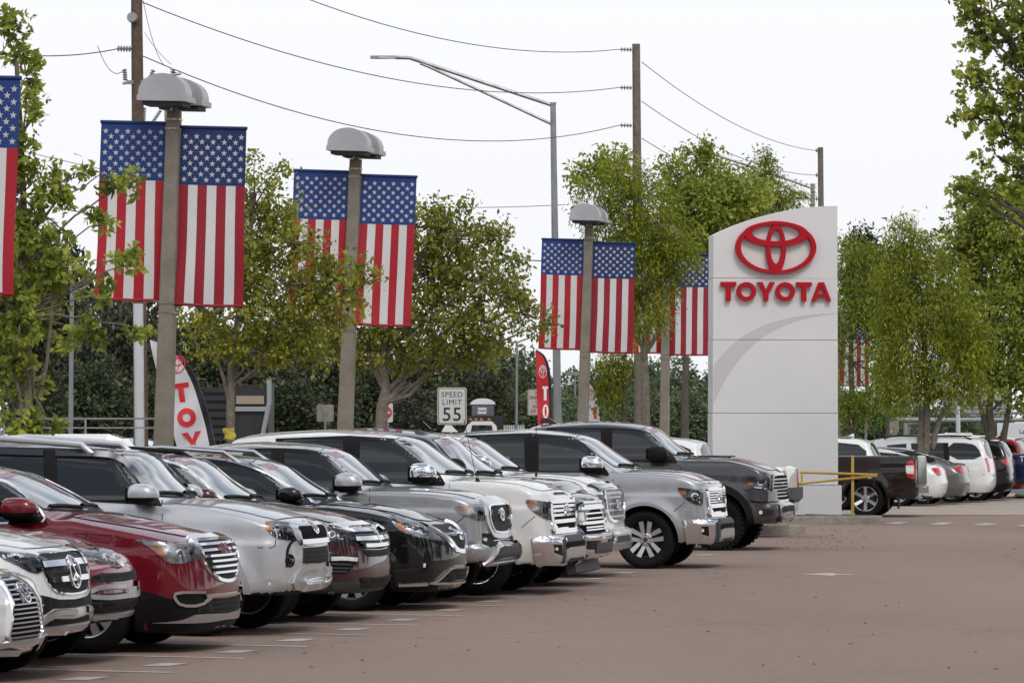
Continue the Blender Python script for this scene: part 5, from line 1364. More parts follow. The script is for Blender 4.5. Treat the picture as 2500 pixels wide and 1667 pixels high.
# ------------------------------------------------------------------ lot lamp posts and flag banners
M_POST = mat('concrete_post', (.27, .24, .19), .85, var=.45, vscale=3.0, col2=(.17, .15, .12), bump=.25, bscale=40)
M_LAMP = mat('lamp_aluminium', (.52, .52, .545), .42, .55, var=.2, vscale=2)
M_LAMPD = mat('lamp_band', (.20, .20, .205), .4, .6)
M_BAND = mat('steel_band', (.55, .52, .48), .35, .9, var=.6, vscale=20, col2=(.30, .13, .06))
def cloth_mat(name, c):
    return mat(name, c, .55, var=.10, vscale=5, transl=.28)
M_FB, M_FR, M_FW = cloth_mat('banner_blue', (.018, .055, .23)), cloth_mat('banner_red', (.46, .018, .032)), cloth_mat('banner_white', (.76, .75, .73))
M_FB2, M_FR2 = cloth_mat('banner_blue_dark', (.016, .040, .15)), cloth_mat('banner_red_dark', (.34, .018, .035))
def banner(parent, x0, x1, z0, z1, seed, dark=False, label=None):
    r = random.Random(seed); nx, nz = 28, 46
    ph = r.uniform(0, 6); am = r.uniform(.03, .06)
    def P(u, v):                              # u 0..1 across, v 0..1 from the top
        y = am * math.sin(5.2 * u + ph) * v * (1 - .3 * v) + .09 * (v ** 2) * math.sin(2.2 * u + ph * 2) + .02 * math.sin(9 * v + 3 * u + ph) * v
        sag = .012 * math.sin(math.pi * u)
        return (x0 + (x1 - x0) * u + .008 * math.sin(7 * v + ph) * v, y, z1 + (z0 - z1) * v - sag * v)
    cv = .325
    vv = [0, .012, .03] + list(np.linspace(.03, cv, 14)[1:]) + list(np.linspace(cv, .965, 28)[1:]) + [.985, 1.0]
    us = [i / 28 for i in range(29)]
    vs, fs, ms = [], [], []
    for v in vv:
        for u in us:
            p = P(u, v)
            if v < .012 or v > .985: pass
            vs.append(p)
    n = len(us)
    for j in range(len(vv) - 1):
        for i in range(28):
            fs.append((j * n + i, j * n + i + 1, (j + 1) * n + i + 1, (j + 1) * n + i))
            vm = (vv[j] + vv[j + 1]) / 2
            ms.append(0 if vm < cv else (1 if (i // 4) % 2 == 0 else 2))
    me = bpy.data.meshes.new('banner'); me.from_pydata(vs, [], fs); me.polygons.foreach_set('material_index', ms); me.polygons.foreach_set('use_smooth', [True] * len(ms)); me.update()
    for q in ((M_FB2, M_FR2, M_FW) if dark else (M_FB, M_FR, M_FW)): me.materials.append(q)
    o = mkobj('flag_banner', me, None, parent)
    W_, H_ = abs(x1 - x0), abs(z1 - z0)
    vs, fs = [], []
    for row in range(9):
        k = 6 if row % 2 == 0 else 5
        for q in range(k):
            u0 = .075 + .85 * (q + (0 if k == 6 else .5)) / 5; v0 = .055 + (cv - .085) * row / 8
            rs = .042 * W_ / .87
            for sgn in (-1, 1):
                b = len(vs)
                for a in range(10):
                    t = math.pi / 2 + a * math.pi / 5; rr = rs if a % 2 == 0 else rs * .40
                    p = P(u0 + rr * math.cos(t) / W_, v0 - rr * math.sin(t) / H_); vs.append((p[0], p[1] + sgn * .004, p[2]))
                p = P(u0, v0); vs.append((p[0], p[1] + sgn * .004, p[2]))
                for a in range(10): fs.append((b + 10, b + a, b + (a + 1) % 10))
    me = bpy.data.meshes.new('star_print'); me.from_pydata(vs, [], fs); me.update(); s_ = mkobj('star_print', me, M_FW, o); s_['kind'] = 'stuff'
    mb = MB(); a, b = P(0, .004), P(1, .004); mb.tube([(a[0] - .01, a[1], a[2]), (b[0] + .01, b[1], b[2])], .022, 10); mb.build('top_pole', M_FB2 if dark else M_FB, o, True)
    mb = MB(); a, b = P(0, .99), P(1, .99); mb.tube([P(u, .99) for u in np.linspace(0, 1, 8)], .018, 8); mb.build('bottom_pole', M_FR2 if dark else M_FR, o, True)
    return o
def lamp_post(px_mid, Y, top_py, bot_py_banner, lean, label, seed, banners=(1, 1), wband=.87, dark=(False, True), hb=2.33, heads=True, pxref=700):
    base = wp(px_mid, pxref, Y)
    H_ = wp(px_mid, top_py, Y)[2] + .10
    # lean: base x so that the post passes px_mid at row pxref
    zref = base[2]
    root = empty('lamp_post', (base[0] - math.tan(R(lean)) * zref, Y, 0)); root.rotation_euler = (0, R(lean), R(-9)); tag(root, label, 'lamp post', 'concrete lamp posts with flag banners')
    mb = MB(); w0, w1 = .125, .085
    vs = []
    for z, w in ((-.05, w0), (H_ - .55, w1)):
        c_ = w * .18
        for (a, b) in ((w - c_, w), (-w + c_, w), (-w, w - c_), (-w, -w + c_), (-w + c_, -w), (w - c_, -w), (w, -w + c_), (w, w - c_)): vs.append((a, b, z))
    mb.add(vs, [(i, (i + 1) % 8, 8 + (i + 1) % 8, 8 + i) for i in range(8)] + [tuple(range(7, -1, -1)), tuple(range(8, 16))]); mb.build('post', M_POST, root)
    if heads:
        mb = MB(); mb.tube([(0, 0, H_ - .6), (0, 0, H_ - .46)], .05, 10); mb.box((.06, 0, H_ - .45), (.05, .55, .025)); mb.build('bracket', M_LAMPD, root)
        for sg in (-1, 1):
            a_, h_ = .315, .36; prof = [(-a_, 0)] + [(-a_ * math.cos(t), .09 + (h_ - .09) * math.sin(t) ** .9) for t in np.linspace(0, math.pi, 18)] + [(a_, 0)]
            y0, y1 = (.10, .62) if sg > 0 else (-.62, -.10); z0 = H_ - .46
            mb = MB(); off = .02 * sg
            mb.prism(prof, lambda u, v: (u + off - (.02 if sg > 0 else 0), y0, z0 + v), lambda u, v: (u + off - (.02 if sg > 0 else 0), y1, z0 + v)); hd = mb.build('lamp_head', M_LAMP, root, True, 30)
            mb = MB(); mb.box((off - .0, (y0 + y1) / 2, z0 + .04), (a_ + .012, .275, .035)); mb.build('lamp_rim', M_LAMP, hd)
            mb = MB(); mb.box((off, (y0 + y1) / 2, z0 - .02), (a_ - .05, .22, .03)); mb.build('lamp_lens', M_GREYP, hd)
            mb = MB(); ye = y0 if sg < 0 else y0
            pr2 = [(u * 1.012, v * 1.012) for u, v in prof]
            mb.prism(pr2, lambda u, v: (u + off - (.02 if sg > 0 else 0), (y1 - .13 if sg < 0 else y0 + .02), z0 + v), lambda u, v: (u + off - (.02 if sg > 0 else 0), (y1 - .02 if sg < 0 else y0 + .16), z0 + v)); mb.build('lamp_band', M_LAMPD, hd, True, 30)
    zb = wp(px_mid, bot_py_banner, Y)[2]
    for z in (zb + .01, zb - .11, zb + hb - .05, zb + hb + .07):
        mb = MB(); w = w0 + (w1 - w0) * z / H_ + .004
        mb.box((0, 0, z), (w, w, .012)); mb.build('steel_band', M_BAND, root)
    for k, sg in ((0, -1), (1, 1)):
        if not banners[k]: continue
        xa, xb = (-.10 - wband, -.10) if sg < 0 else (.10, .10 + wband)
        dz = .03 if sg < 0 else -.015
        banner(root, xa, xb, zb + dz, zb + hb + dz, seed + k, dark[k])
        mb = MB(); mb.tube([(0, 0, zb + hb + dz), (sg * .2, 0, zb + hb + dz)], .012, 6); mb.tube([(0, 0, zb + dz), (sg * .2, 0, zb + dz)], .012, 6); mb.build('banner_arm', M_BAND, root)
    return root
lamp_post(412, 56, 188, 742, 1.9, 'concrete lamp post with two flag banners, beside the tall wooden utility pole', 11)
lamp_post(857, 66.7, 318, 790, 2.3, 'concrete lamp post with two flag banners above the speed limit sign', 22, dark=(False, False))
lamp_post(1434, 90.8, 500, 858, 1.9, 'concrete lamp post with two flag banners next to the slim red feather flag', 33, hb=2.33, wband=.90)
lamp_post(1626, 104, 545, 866, 0.6, 'concrete lamp post with flag banners half hidden by the pylon sign', 44, hb=2.45, wband=.95)
lamp_post(2046, 143, 760, 941, 0.5, 'concrete lamp post with one flag banner behind the cypress right of the pylon', 55, banners=(0, 1), heads=True, wband=.95, hb=2.3)
lamp_post(-172, 46, 40, 712, 2.0, 'concrete lamp post beyond the edge holding a flag banner beside the maple', 66, banners=(0, 1), dark=(True, False), wband=.87, hb=2.33, pxref=450)
# ------------------------------------------------------------------ feather flags
M_FLAGW, M_FLAGK, M_FLAGR = cloth_mat('feather_white', (.76, .75, .78)), cloth_mat('feather_black', (.02, .018, .022)), cloth_mat('feather_red', (.62, .03, .04))
M_INKR, M_INKW = mat('feather_red_ink', (.62, .025, .03), .6), mat('feather_white_ink', (.82, .81, .80), .6)
def feather(name, label, Y, Lpts, Rpts, hem, field, ink, letters, logo, rz=0.0):
    # outlines down the free edge and the mast edge, as photograph pixels at depth Y
    c = wp(np.mean([q[0] for q in Lpts + Rpts]), 1100, Y)
    root = empty(name, (c[0], Y, 0)); tag(root, label, 'feather flag')
    def P(px, py, dy=0): q = wp(px, py, Y); return (q[0] - c[0], dy + .05 * math.sin((px + py) * .05) * .6, q[2])
    def resample(pts, n):
        pts = chaikin(pts, 2, False); pts = np.array(pts); d = np.r_[0, np.cumsum(np.linalg.norm(np.diff(pts, axis=0), axis=1))]
        t = np.linspace(0, d[-1], n); return np.stack([np.interp(t, d, pts[:, 0]), np.interp(t, d, pts[:, 1])], 1)
    n = 30; A = resample(Lpts, n); B = resample(Rpts, n)
    vs, fs, ms = [], [], []; m = 9
    for i in range(n):
        for k in range(m):
            t = k / (m - 1); q = A[i] * (1 - t) + B[i] * t; vs.append(P(q[0], q[1]))
    for i in range(n - 1):
        for k in range(m - 1): fs.append((i * m + k, i * m + k + 1, (i + 1) * m + k + 1, (i + 1) * m + k)); ms.append(1 if k >= m - 2 else 0)
    me = bpy.data.meshes.new('sail'); me.from_pydata(vs, [], fs); me.polygons.foreach_set('material_index', ms); me.polygons.foreach_set('use_smooth', [True] * len(ms)); me.update()
    me.materials.append(field); me.materials.append(hem); mkobj('sail', me, None, root)
    mb = MB(); mp = [P(*q) for q in B]; bx = mp[-1]
    mb.tube([(p[0] + .012, p[1], p[2]) for p in mp] + [(bx[0] + .03, 0, .0)], .014, 6); mb.build('mast', M_GREYP, root)
    for ch, px, py, w, h, t, tilt in letters:
        ct, sn = math.cos(R(tilt)), math.sin(R(tilt))
        mkobj('letter_print', glyph_mesh('letter_print', ch, w, h, t, lambda u, v, d: P(px + (u * ct + (v - h / 2) * sn), py + (u * sn - (v - h / 2) * ct), -.012 + d), .003), ink, root)
    if logo:
        px, py, a, b, tilt = logo; ct, sn = math.cos(R(tilt)), math.sin(R(tilt))
        for (dx, dy, ra, rb, w) in ((0, 0, a, b, .13), (0, -b * .3, a * .62, b * .42, .13), (0, 0, a * .25, b * .92, .10)):
            v, f = [], []; nn = 28
            for k in range(nn):
                th = 2 * math.pi * k / nn
                for q in (1, -1):
                    u_ = dx + (ra + q * w * a * .5) * math.cos(th); v_ = dy + (rb + q * w * a * .5) * math.sin(th)
                    v.append(P(px + u_ * ct - v_ * sn, py + u_ * sn + v_ * ct, -.012))
            f = [(2 * k, 2 * k + 1, (2 * k + 3) % (2 * nn), (2 * k + 2) % (2 * nn)) for k in range(nn)]
            me = bpy.data.meshes.new('logo_print'); me.from_pydata(v, [], f); me.update(); mkobj('logo_print', me, ink, root)
    return root
feather('feather_flag', 'white feather flag with a black hem and large red letters by the wooden pole', 61,
  [(366, 832), (378, 890), (400, 980), (430, 1080), (452, 1180)], [(369, 829), (425, 845), (470, 905), (500, 985), (525, 1090), (538, 1190)],
  M_FLAGK, M_FLAGW, M_INKR, [('T', 443, 958, 20, 46, 12, -8), ('O', 456, 1019, 23, 46, 13, -8), ('Y', 470, 1075, 24, 42, 12, -8), ('O', 482, 1130, 23, 46, 13, -8)], (432, 889, 20, 21, 8))
feather('feather_flag', 'slim red feather flag with white letters beside the no parking sign', 86,
  [(1307, 857), (1310, 930), (1313, 1040), (1318, 1130)], [(1308, 855), (1330, 868), (1342, 910), (1345, 980), (1347, 1130)],
  M_FLAGK, M_FLAGR, M_INKW, [('T', 1331, 960, 7, 34, 6, 0), ('O', 1332, 1004, 7, 34, 4.5, 0), ('Y', 1333, 1050, 7, 34, 5, 0)], (1325, 907, 9, 15, 0))
feather('feather_flag', 'white feather flag with red letters standing behind the third lamp post', 98,
  [(1432, 938), (1434, 1000), (1440, 1130)], [(1436, 930), (1456, 950), (1468, 1000), (1474, 1130)],
  M_FLAGK, M_FLAGW, M_INKR, [('T', 1452, 1008, 8, 28, 6, -8), ('O', 1456, 1048, 9, 28, 5, -8)], (1442, 963, 9, 13, 0))
# ------------------------------------------------------------------ vehicles seen from behind, beyond the pylon
REARG = 'vehicles parked beyond the pylon sign'
def rear_lamps(c, out, white=None, m=None):
    o = c.patch('tail_light', m or M_REDLENS, out, .012, True)
    if white and o: c.patch('reverse_lamp', M_WHITELENS, white, .016, False, parent=o, rnd=0)
def tail(c, dx, z0, z1, dy=.12, slope=0.0):
    xr_ = c.b.xr
    w = c.b.wm; zm = (z0 + z1) / 2
    a = .45 - dx * 1.0; b = .45 + dy * 1.1
    c.patch('tail_light', M_REDLENS, [(a, z1 - .02 + slope), (a + .08, zm), (.36, z0), (b, z0 + .01), (b, z1 - .01), (.42, z1)], .012, proj='corner', rnd=1, maxe=.5)
# brown full-size pickup
p = truck(1.005, .80, 1.20, 1.365, 1.31, 1.93, -1.95, -.26, -.98, wheel=('spoke', 6, 'chrome'), rim=.262, WB=4.18, RO=1.16, kr=.07, rb=.06)
c = Car('parked_pickup', 'dark brown pickup with chrome wheels showing its tail beside the yellow barrier', 'pickup truck', p, 94.0, 2262, P_BROWN, REARG, res=.05, rev=True)
c.f = ZF[5]; c.arches(P_BROWN, .05, .01)
rear_lamps(c, [(1255, 488), (1335, 455), (1350, 625), (1305, 645), (1262, 605)], [(1256, 516), (1330, 514), (1330, 594), (1262, 590)])
c.fpatch('tailgate_chrome', mat('darkened_chrome', (.20, .19, .19), .12, 1.0, var=.8, vscale=9), [(0, 440), (.78, 440), (.78, 690), (0, 690)], .012, 0)  # tailgate chrome darkened and mottled to stand in for dark reflections
c.patch('rear_bumper', M_GLOSSB, [(1150, 815), (1255, 718), (1345, 716), (1345, 828)], .05, rnd=0)
c.fpatch('rear_bumper_chrome', M_CHROME, [(0, 715), (.9, 715), (.9, 825), (0, 825)], .05, 0)
c.patch('bed_rail', M_BLACKP, [(560, 403), (1340, 403), (1340, 412), (560, 412)], .01, rnd=0)
c.patch('side_window', M_GLASS, [(-.62, 1.38), (-1.15, 1.75), (-1.6, 1.77), (-1.6, 1.35)], proj='side'); c.patch('side_window', M_GLASS, [(-1.72, 1.35), (-1.72, 1.77), (-2.9, 1.77), (-2.9, 1.36)], proj='side')
mb = MB(); mb.tube([(-5.18, 0, .42), (-5.53, 0, .42)], .035, 10); mb.tube([(-5.43, 0, .42), (-5.43, 0, .30)], .02, 8); mb.build('tow_hitch', M_DISC, c.root)
for sg in (-1, 1):
    mb = MB(); mb.box((-4.68, sg * .86, .42), (.012, .13, .26)); mb.build('mud_flap', M_BLACKP, c.root)
# white pickup tail just beyond the lifted truck
p = truck(.945, .76, 1.13, 1.275, 1.225, 1.795, -1.9, -.5, -1.06, WB=3.235, FO=.93, RO=1.2, bump=.66, bz=.43, cabr=-2.85, R=.39, RA=.46, wheel=('spoke', 6, 'silver'), kr=.07, rb=.06)
c = Car('parked_pickup', 'white pickup tail with red lamp and dark bumper peeking past the lifted pickup', 'pickup truck', p, 76.5, 1949, P_WHITE, REARG, res=.05, rev=True)
c.f = ZF[4]; c.arches(P_WHITE, .05, .01)
tail(c, .10, .86, 1.2, .10)
c.patch('bed_rail', M_BLACKP, [(1900, 436), (2170, 436), (2170, 446), (1900, 446)], .012, rnd=0)
c.patch('rear_bumper', M_GREYP, [(2100, 640), (2180, 635), (2180, 760), (2110, 752)], .07, rnd=0)
c.fpatch('rear_bumper_centre', M_GREYP, [(0, 640), (.84, 640), (.84, 735), (0, 735)], .09, 0)
c.patch('side_window', M_GLASS, [(-.75, 1.3), (-1.2, 1.63), (-1.7, 1.65), (-1.7, 1.28)], proj='side'); c.patch('side_window', M_GLASS, [(-1.8, 1.28), (-1.8, 1.65), (-2.7, 1.65), (-2.7, 1.29)], proj='side')
c.rearglass(1.32, 1.66, .62, .55)
# white crossover behind the pylon
p = suv(.95, .8, .95, 1.15, 1.15, 1.75, -1.8, -.3, -1.0, WB=2.8, RO=1.0, wheel=('spoke', 5, 'silver'))
c = Car('parked_suv', 'white crossover roof with a white roof fin seen over the brown pickup bed', 'car', p, 101.5, 2162, P_WHITE, REARG, res=.06, rev=True)
c.f = ZF[5]
c.patch('side_window', M_GLASS, [(-.85, 1.2), (-1.25, 1.54), (-2.6, 1.62), (-3.3, 1.55), (-3.5, 1.4), (-3.5, 1.2)], .010, proj='side', rnd=0)
c.rearglass(1.2, 1.58, .66, .58)
c.strip('roof_spoiler', P_WHITE, [(-.6, 1.64), (0, 1.66), (.6, 1.64)], .12, .06, False, proj='rear', rnd=0)
mb = MB(); mb.prism([(-.10, 0), (.12, 0), (-.06, .10), (-.10, .10)], lambda a, b: (-3.0 + a, -.012, 1.71 + b), lambda a, b: (-3.0 + a, .012, 1.71 + b)); mb.build('roof_fin', P_WHITE, c.root)
# white saloon
p = sedan(.925, wheel=('double', 5, 'silver'))
c = Car('parked_saloon', 'white saloon between the brown pickup and the grey saloon', 'car', p, 106.6, 2315, P_PEARL, REARG, res=.055, rev=True)
c.f = ZF[5]; c.arches(P_PEARL, .03, .006)
tail(c, .26, .76, .95, .16, .03)
c.patch('window_trim', M_BLACKP, [(-1.0, 1.0), (-1.35, 1.30), (-2.2, 1.36), (-2.9, 1.28), (-3.15, 1.1), (-2.9, 1.04)], .005, proj='side', rnd=0)
c.patch('side_window', M_GLASS, [(-1.08, 1.02), (-1.38, 1.27), (-1.9, 1.32), (-1.9, 1.03)], .009, proj='side', rnd=0); c.patch('side_window', M_GLASS, [(-1.98, 1.03), (-1.98, 1.32), (-2.6, 1.29), (-2.95, 1.15), (-2.85, 1.06)], .009, proj='side', rnd=0)
c.rearglass(1.1, 1.34, .62, .55)
# grey saloon
c = Car('parked_saloon', 'grey saloon with a chrome window line behind the white saloon', 'car', p, 109.2, 2371, P_GREYC, REARG, res=.055, rev=True)
c.f = ZF[5]; c.arches(P_GREYC, .03, .006)
tail(c, .30, .82, .96, .22, .02)
c.patch('window_trim', M_BLACKP, [(-1.0, 1.0), (-1.35, 1.30), (-2.2, 1.36), (-2.9, 1.28), (-3.15, 1.1), (-2.9, 1.04)], .005, proj='side', rnd=0)
c.patch('side_window', M_GLASS, [(-1.08, 1.02), (-1.38, 1.27), (-1.9, 1.32), (-1.9, 1.03)], .009, proj='side', rnd=0); c.patch('side_window', M_GLASS, [(-1.98, 1.03), (-1.98, 1.32), (-2.6, 1.29), (-2.95, 1.15), (-2.85, 1.06)], .009, proj='side', rnd=0)
c.strip('window_chrome', M_CHROME, [(-1.35, 1.31), (-2.2, 1.37), (-2.9, 1.29), (-3.17, 1.1)], .022, .01, proj='side')
c.rearglass(1.1, 1.34, .62, .55)
# white minivan
p = suv(1.0, .85, .9, 1.12, 1.12, 1.76, -2.2, .0, -.9, WB=3.08, RO=1.05, FO=1.0, wheel=('vee', 5, 'silver'), R=.345,
   roof_=[(-4.05, 1.60), (-3.7, 1.70), (-2.8, 1.755), (-2.0, 1.76), (-1.3, 1.70), (-.85, 1.62)], rg=[(.8, -4.12), (1.2, -4.05), (1.6, -3.9), (1.86, -3.7)]); p['roof'] = p.pop('roof_')
c = Car('parked_minivan', 'white minivan with dark tinted side glass and tall red tail lamps', 'van', p, 111.8, 2433, P_WHITE, REARG, res=.06, rev=True)
c.f = ZF[5]; c.arches(P_WHITE, .03, .006)
c.patch('side_window', M_GLASS, [(1650, 305), (1850, 308), (1925, 345), (1968, 455), (1665, 462)], .010)
c.patch('side_window', M_GLASS, [(1305, 310), (1600, 306), (1612, 460), (1320, 440)], .010, rnd=0)
c.patch('side_window', M_GLASS, [(1080, 330), (1262, 312), (1262, 420), (1130, 410)], .010, rnd=0)
c.patch('window_pillar', M_BLACKP, [(1600, 306), (1650, 305), (1665, 462), (1612, 460)], .007, rnd=0)
tail(c, .16, .80, 1.18, .08)
c.rearglass(1.15, 1.6, .75, .66)
for y in (-.7, .7):
    mb = MB(); mb.tube([(-3.6, y, 1.64), (-3.4, y, 1.73), (-1.5, y, 1.74), (-1.3, y, 1.66)], .02, 8); mb.build('roof_rail', M_BLACKP, c.root, True)
# black crossover
p = suv(.945, .8, .95, 1.15, 1.15, 1.70, -1.8, -.3, -1.0, WB=2.78, RO=.95, wheel=('double', 5, 'silver'), R=.37)
c = Car('parked_suv', 'black crossover with red tail lamps beside the white minivan', 'car', p, 114.4, 2480, P_BLACK, REARG, res=.06, rev=True)
c.f = ZF[5]; c.arches(M_BLACKP, .06, .01)
c.patch('side_window', M_GLASS, [(1955, 330), (2010, 340), (2075, 420), (2085, 438), (1970, 440)], .010, rnd=0)
c.strip('window_chrome', M_CHROME, [(2005, 385), (2092, 432), (2085, 442), (1990, 442)], .03, .014)
tail(c, .30, .93, 1.12, .18)
c.rearglass(1.18, 1.55, .66, .58)
c.patch('lower_fascia', M_BLACKP, [(2096, 690), (2270, 670), (2272, 715), (2120, 755), (2096, 755)], .012, rnd=0)
# blue pickup and red crossover at the edge
p = truck(.945, .76, 1.13, 1.275, 1.225, 1.795, -1.9, -.5, -1.06, WB=3.235, FO=.93, RO=1.2, bump=.66, bz=.43, cabr=-2.85, R=.38, RA=.45, wheel=('double', 5, 'silver'), kr=.07, rb=.06)
c = Car('parked_pickup', 'deep blue pickup with white side lettering beside the black crossover', 'pickup truck', p, 117.2, 2541, P_BLUE, REARG, res=.06, rev=True)
c.f = ZF[5]; c.arches(P_BLUE, .05, .01)
c.patch('side_window', M_GLASS, [(-.75, 1.3), (-1.2, 1.63), (-2.7, 1.65), (-2.7, 1.29)], proj='side')
for i, t in enumerate(('T', 'R', 'D')):
    x = -4.05 - i * .16; z = 1.10
    L = {'T': [[(-.06, .07), (.06, .07)], [(0, .07), (0, -.07)]], 'R': [[(-.05, -.07), (-.05, .07), (.05, .06), (.04, .01), (-.05, 0)], [(-.02, 0), (.06, -.07)]], 'D': [[(-.05, -.07), (-.05, .07), (.04, .05), (.05, -.05), (-.05, -.07)]]}[t]
    for q in L: c.strip('decal', M_WHITELENS, [(x - a, z + b) for a, b in q], .03, .006, True, proj='side', rnd=0)
p = suv(.93, .8, .95, 1.15, 1.15, 1.74, -1.8, -.3, -1.0, WB=2.7, RO=.95, wheel=('double', 5, 'silver'), R=.36)
c = Car('parked_suv', 'bright red crossover roof showing above the blue pickup bed', 'car', p, 120.0, 2515, P_BRIGHTRED, REARG, res=.06, rev=True)
c.f = ZF[5]
c.patch('side_window', M_GLASS, [(-.85, 1.2), (-1.25, 1.54), (-2.6, 1.6), (-3.3, 1.5), (-3.4, 1.22)], proj='side')
c.rearglass(1.2, 1.58, .66, .58)
c.strip('roof_spoiler', P_BRIGHTRED, [(-.6, 1.63), (0, 1.65), (.6, 1.63)], .10, .06, False, proj='rear', rnd=0)
# ------------------------------------------------------------------ trees
def leaf_mat(name, stops, transl=.5, rough=.5):
    m = bpy.data.materials.new(name); m.use_nodes = True; n = m.node_tree; b = n.nodes['Principled BSDF']
    at = n.nodes.new('ShaderNodeAttribute'); at.attribute_name = 'tint'
    cr = n.nodes.new('ShaderNodeValToRGB'); els = cr.color_ramp.elements
    els[0].position = 0; els[0].color = (*stops[0], 1); els[1].position = 1; els[1].color = (*stops[-1], 1)
    for i, s in enumerate(stops[1:-1]):
        e = els.new((i + 1) / (len(stops) - 1)); e.color = (*s, 1)
    n.links.new(at.outputs['Fac'], cr.inputs[0]); n.links.new(cr.outputs[0], b.inputs['Base Color'])
    b.inputs['Roughness'].default_value = rough; b.inputs['Specular IOR Level'].default_value = .12
    tr = n.nodes.new('ShaderNodeBsdfTranslucent'); n.links.new(cr.outputs[0], tr.inputs[0])
    ms = n.nodes.new('ShaderNodeMixShader'); ms.inputs[0].default_value = transl
    o = n.nodes['Material Output']; n.links.new(b.outputs[0], ms.inputs[1]); n.links.new(tr.outputs[0], ms.inputs[2]); n.links.new(ms.outputs[0], o.inputs[0])
    MATS[name] = m; return m
L_MAPLE = leaf_mat('maple_leaves', [(0.138, 0.181, 0.037), (0.275, 0.333, 0.063), (0.427, 0.484, 0.095), (0.605, 0.635, 0.15)])
L_ELM = leaf_mat('elm_leaves', [(0.131, 0.156, 0.032), (0.276, 0.297, 0.049), (0.434, 0.445, 0.079), (0.604, 0.594, 0.135)])
L_ELMB = leaf_mat('brownish_elm_leaves', [(0.113, 0.135, 0.032), (0.224, 0.246, 0.046), (0.374, 0.381, 0.078), (0.538, 0.49, 0.13)])
L_CYP = leaf_mat('cypress_leaves', [(0.065, 0.118, 0.018), (0.143, 0.214, 0.025), (0.247, 0.303, 0.036), (0.377, 0.345, 0.055), (0.416, 0.248, 0.073)], .3)
L_CYPY = leaf_mat('yellow_cypress_leaves', [(0.098, 0.126, 0.018), (0.196, 0.23, 0.025), (0.311, 0.349, 0.036), (0.437, 0.461, 0.055)], .3)
L_OAK = leaf_mat('oak_leaves', [(0.029, 0.038, 0.022), (0.051, 0.066, 0.036), (0.085, 0.102, 0.051), (0.133, 0.149, 0.071)], .15, .6)  # belt greens lightened and greyed to stand in for haze
L_GREEN = leaf_mat('sycamore_leaves', [(0.12, 0.168, 0.037), (0.254, 0.319, 0.059), (0.419, 0.469, 0.086), (0.628, 0.569, 0.127)])
L_OAK2 = leaf_mat('olive_oak_leaves', [(0.035, 0.038, 0.021), (0.067, 0.07, 0.035), (0.106, 0.106, 0.053), (0.16, 0.149, 0.08)], .15, .6)
L_OAK3 = leaf_mat('grey_oak_leaves', [(0.033, 0.042, 0.028), (0.06, 0.07, 0.046), (0.096, 0.106, 0.069), (0.135, 0.144, 0.096)], .15, .6)
L_FAR = leaf_mat('far_leaves', [(0.073, 0.109, 0.056), (0.124, 0.169, 0.086), (0.176, 0.209, 0.112)], .15, .7)  # distance haze mixed into the leaf colour
M_BARKL = mat('pale_bark', (.25, .215, .175), .9, var=.7, vscale=9, col2=(.11, .09, .07), bump=.6, bscale=25)
M_BARKD = mat('dark_bark', (.13, .105, .085), .9, var=.6, vscale=8, col2=(.06, .05, .04), bump=.6, bscale=22)
def leaves_mesh(name, pos, dirs, size, rs, aspect=.6, tint=None, fold=.25, lobed=False):
    if lobed:                                 # three pointed lobes per leaf
        d0 = dirs / np.maximum(np.linalg.norm(dirs, axis=1, keepdims=True), 1e-6)
        q = rs.normal(size=d0.shape); sd = np.cross(d0, q); sd /= np.maximum(np.linalg.norm(sd, axis=1, keepdims=True), 1e-6)
        t0 = tint if tint is not None else rs.uniform(0, 1, len(pos))
        pos = np.concatenate([pos, pos, pos]); dirs = np.concatenate([d0, d0 * .62 + sd * .8, d0 * .62 - sd * .8]); tint = np.concatenate([t0, t0, t0])
    # one folded kite per leaf: pos centre of the stalk, dirs the leaf axis
    n = len(pos)
    d = dirs / np.maximum(np.linalg.norm(dirs, axis=1, keepdims=True), 1e-6)
    r = rs.normal(size=(n, 3)); s = np.cross(d, r); s /= np.maximum(np.linalg.norm(s, axis=1, keepdims=True), 1e-6)
    u = np.cross(s, d)
    L = size * rs.uniform(.45, 1.45, n)[:, None]
    a = pos; b = pos + d * L * .45 + s * L * aspect * .5 + u * L * fold * .3; c = pos + d * L; e = pos + d * L * .45 - s * L * aspect * .5 + u * L * fold * .3
    V = np.stack([a, b, c, e], 1).reshape(-1, 3)
    me = bpy.data.meshes.new(name)
    me.vertices.add(4 * n); me.vertices.foreach_set('co', V.ravel())
    F = np.arange(4 * n).reshape(n, 4); T = np.concatenate([F[:, [0, 1, 2]], F[:, [0, 2, 3]]], 1).reshape(-1, 3)
    me.loops.add(6 * n); me.loops.foreach_set('vertex_index', T.ravel().astype(np.int32))
    me.polygons.add(2 * n); me.polygons.foreach_set('loop_start', np.arange(0, 6 * n, 3, dtype=np.int32))
    try: me.polygons.foreach_set('loop_total', np.full(2 * n, 3, np.int32))
    except Exception: pass
    me.update(calc_edges=True)
    at = me.attributes.new('tint', 'FLOAT', 'FACE')
    t = tint if tint is not None else rs.uniform(0, 1, n)
    at.data.foreach_set('value', np.repeat(np.clip(t, 0, 1), 2).astype(np.float32))
    return me
def limb(mb, a, b, r0, r1, rs, wob=.08, n=6, sag=0.0):
    a = np.array(a, float); b = np.array(b, float); L = np.linalg.norm(b - a)
    pts = []
    for i in range(n + 1):
        t = i / n; p = a * (1 - t) + b * t
        if 0 < i < n: p = p + rs.normal(size=3) * wob * L * .25
        p[2] += sag * L * 4 * t * (1 - t)
        pts.append(tuple(p))
    mb.tube(pts, [r0 + (r1 - r0) * i / n for i in range(n + 1)], 7)
    return pts
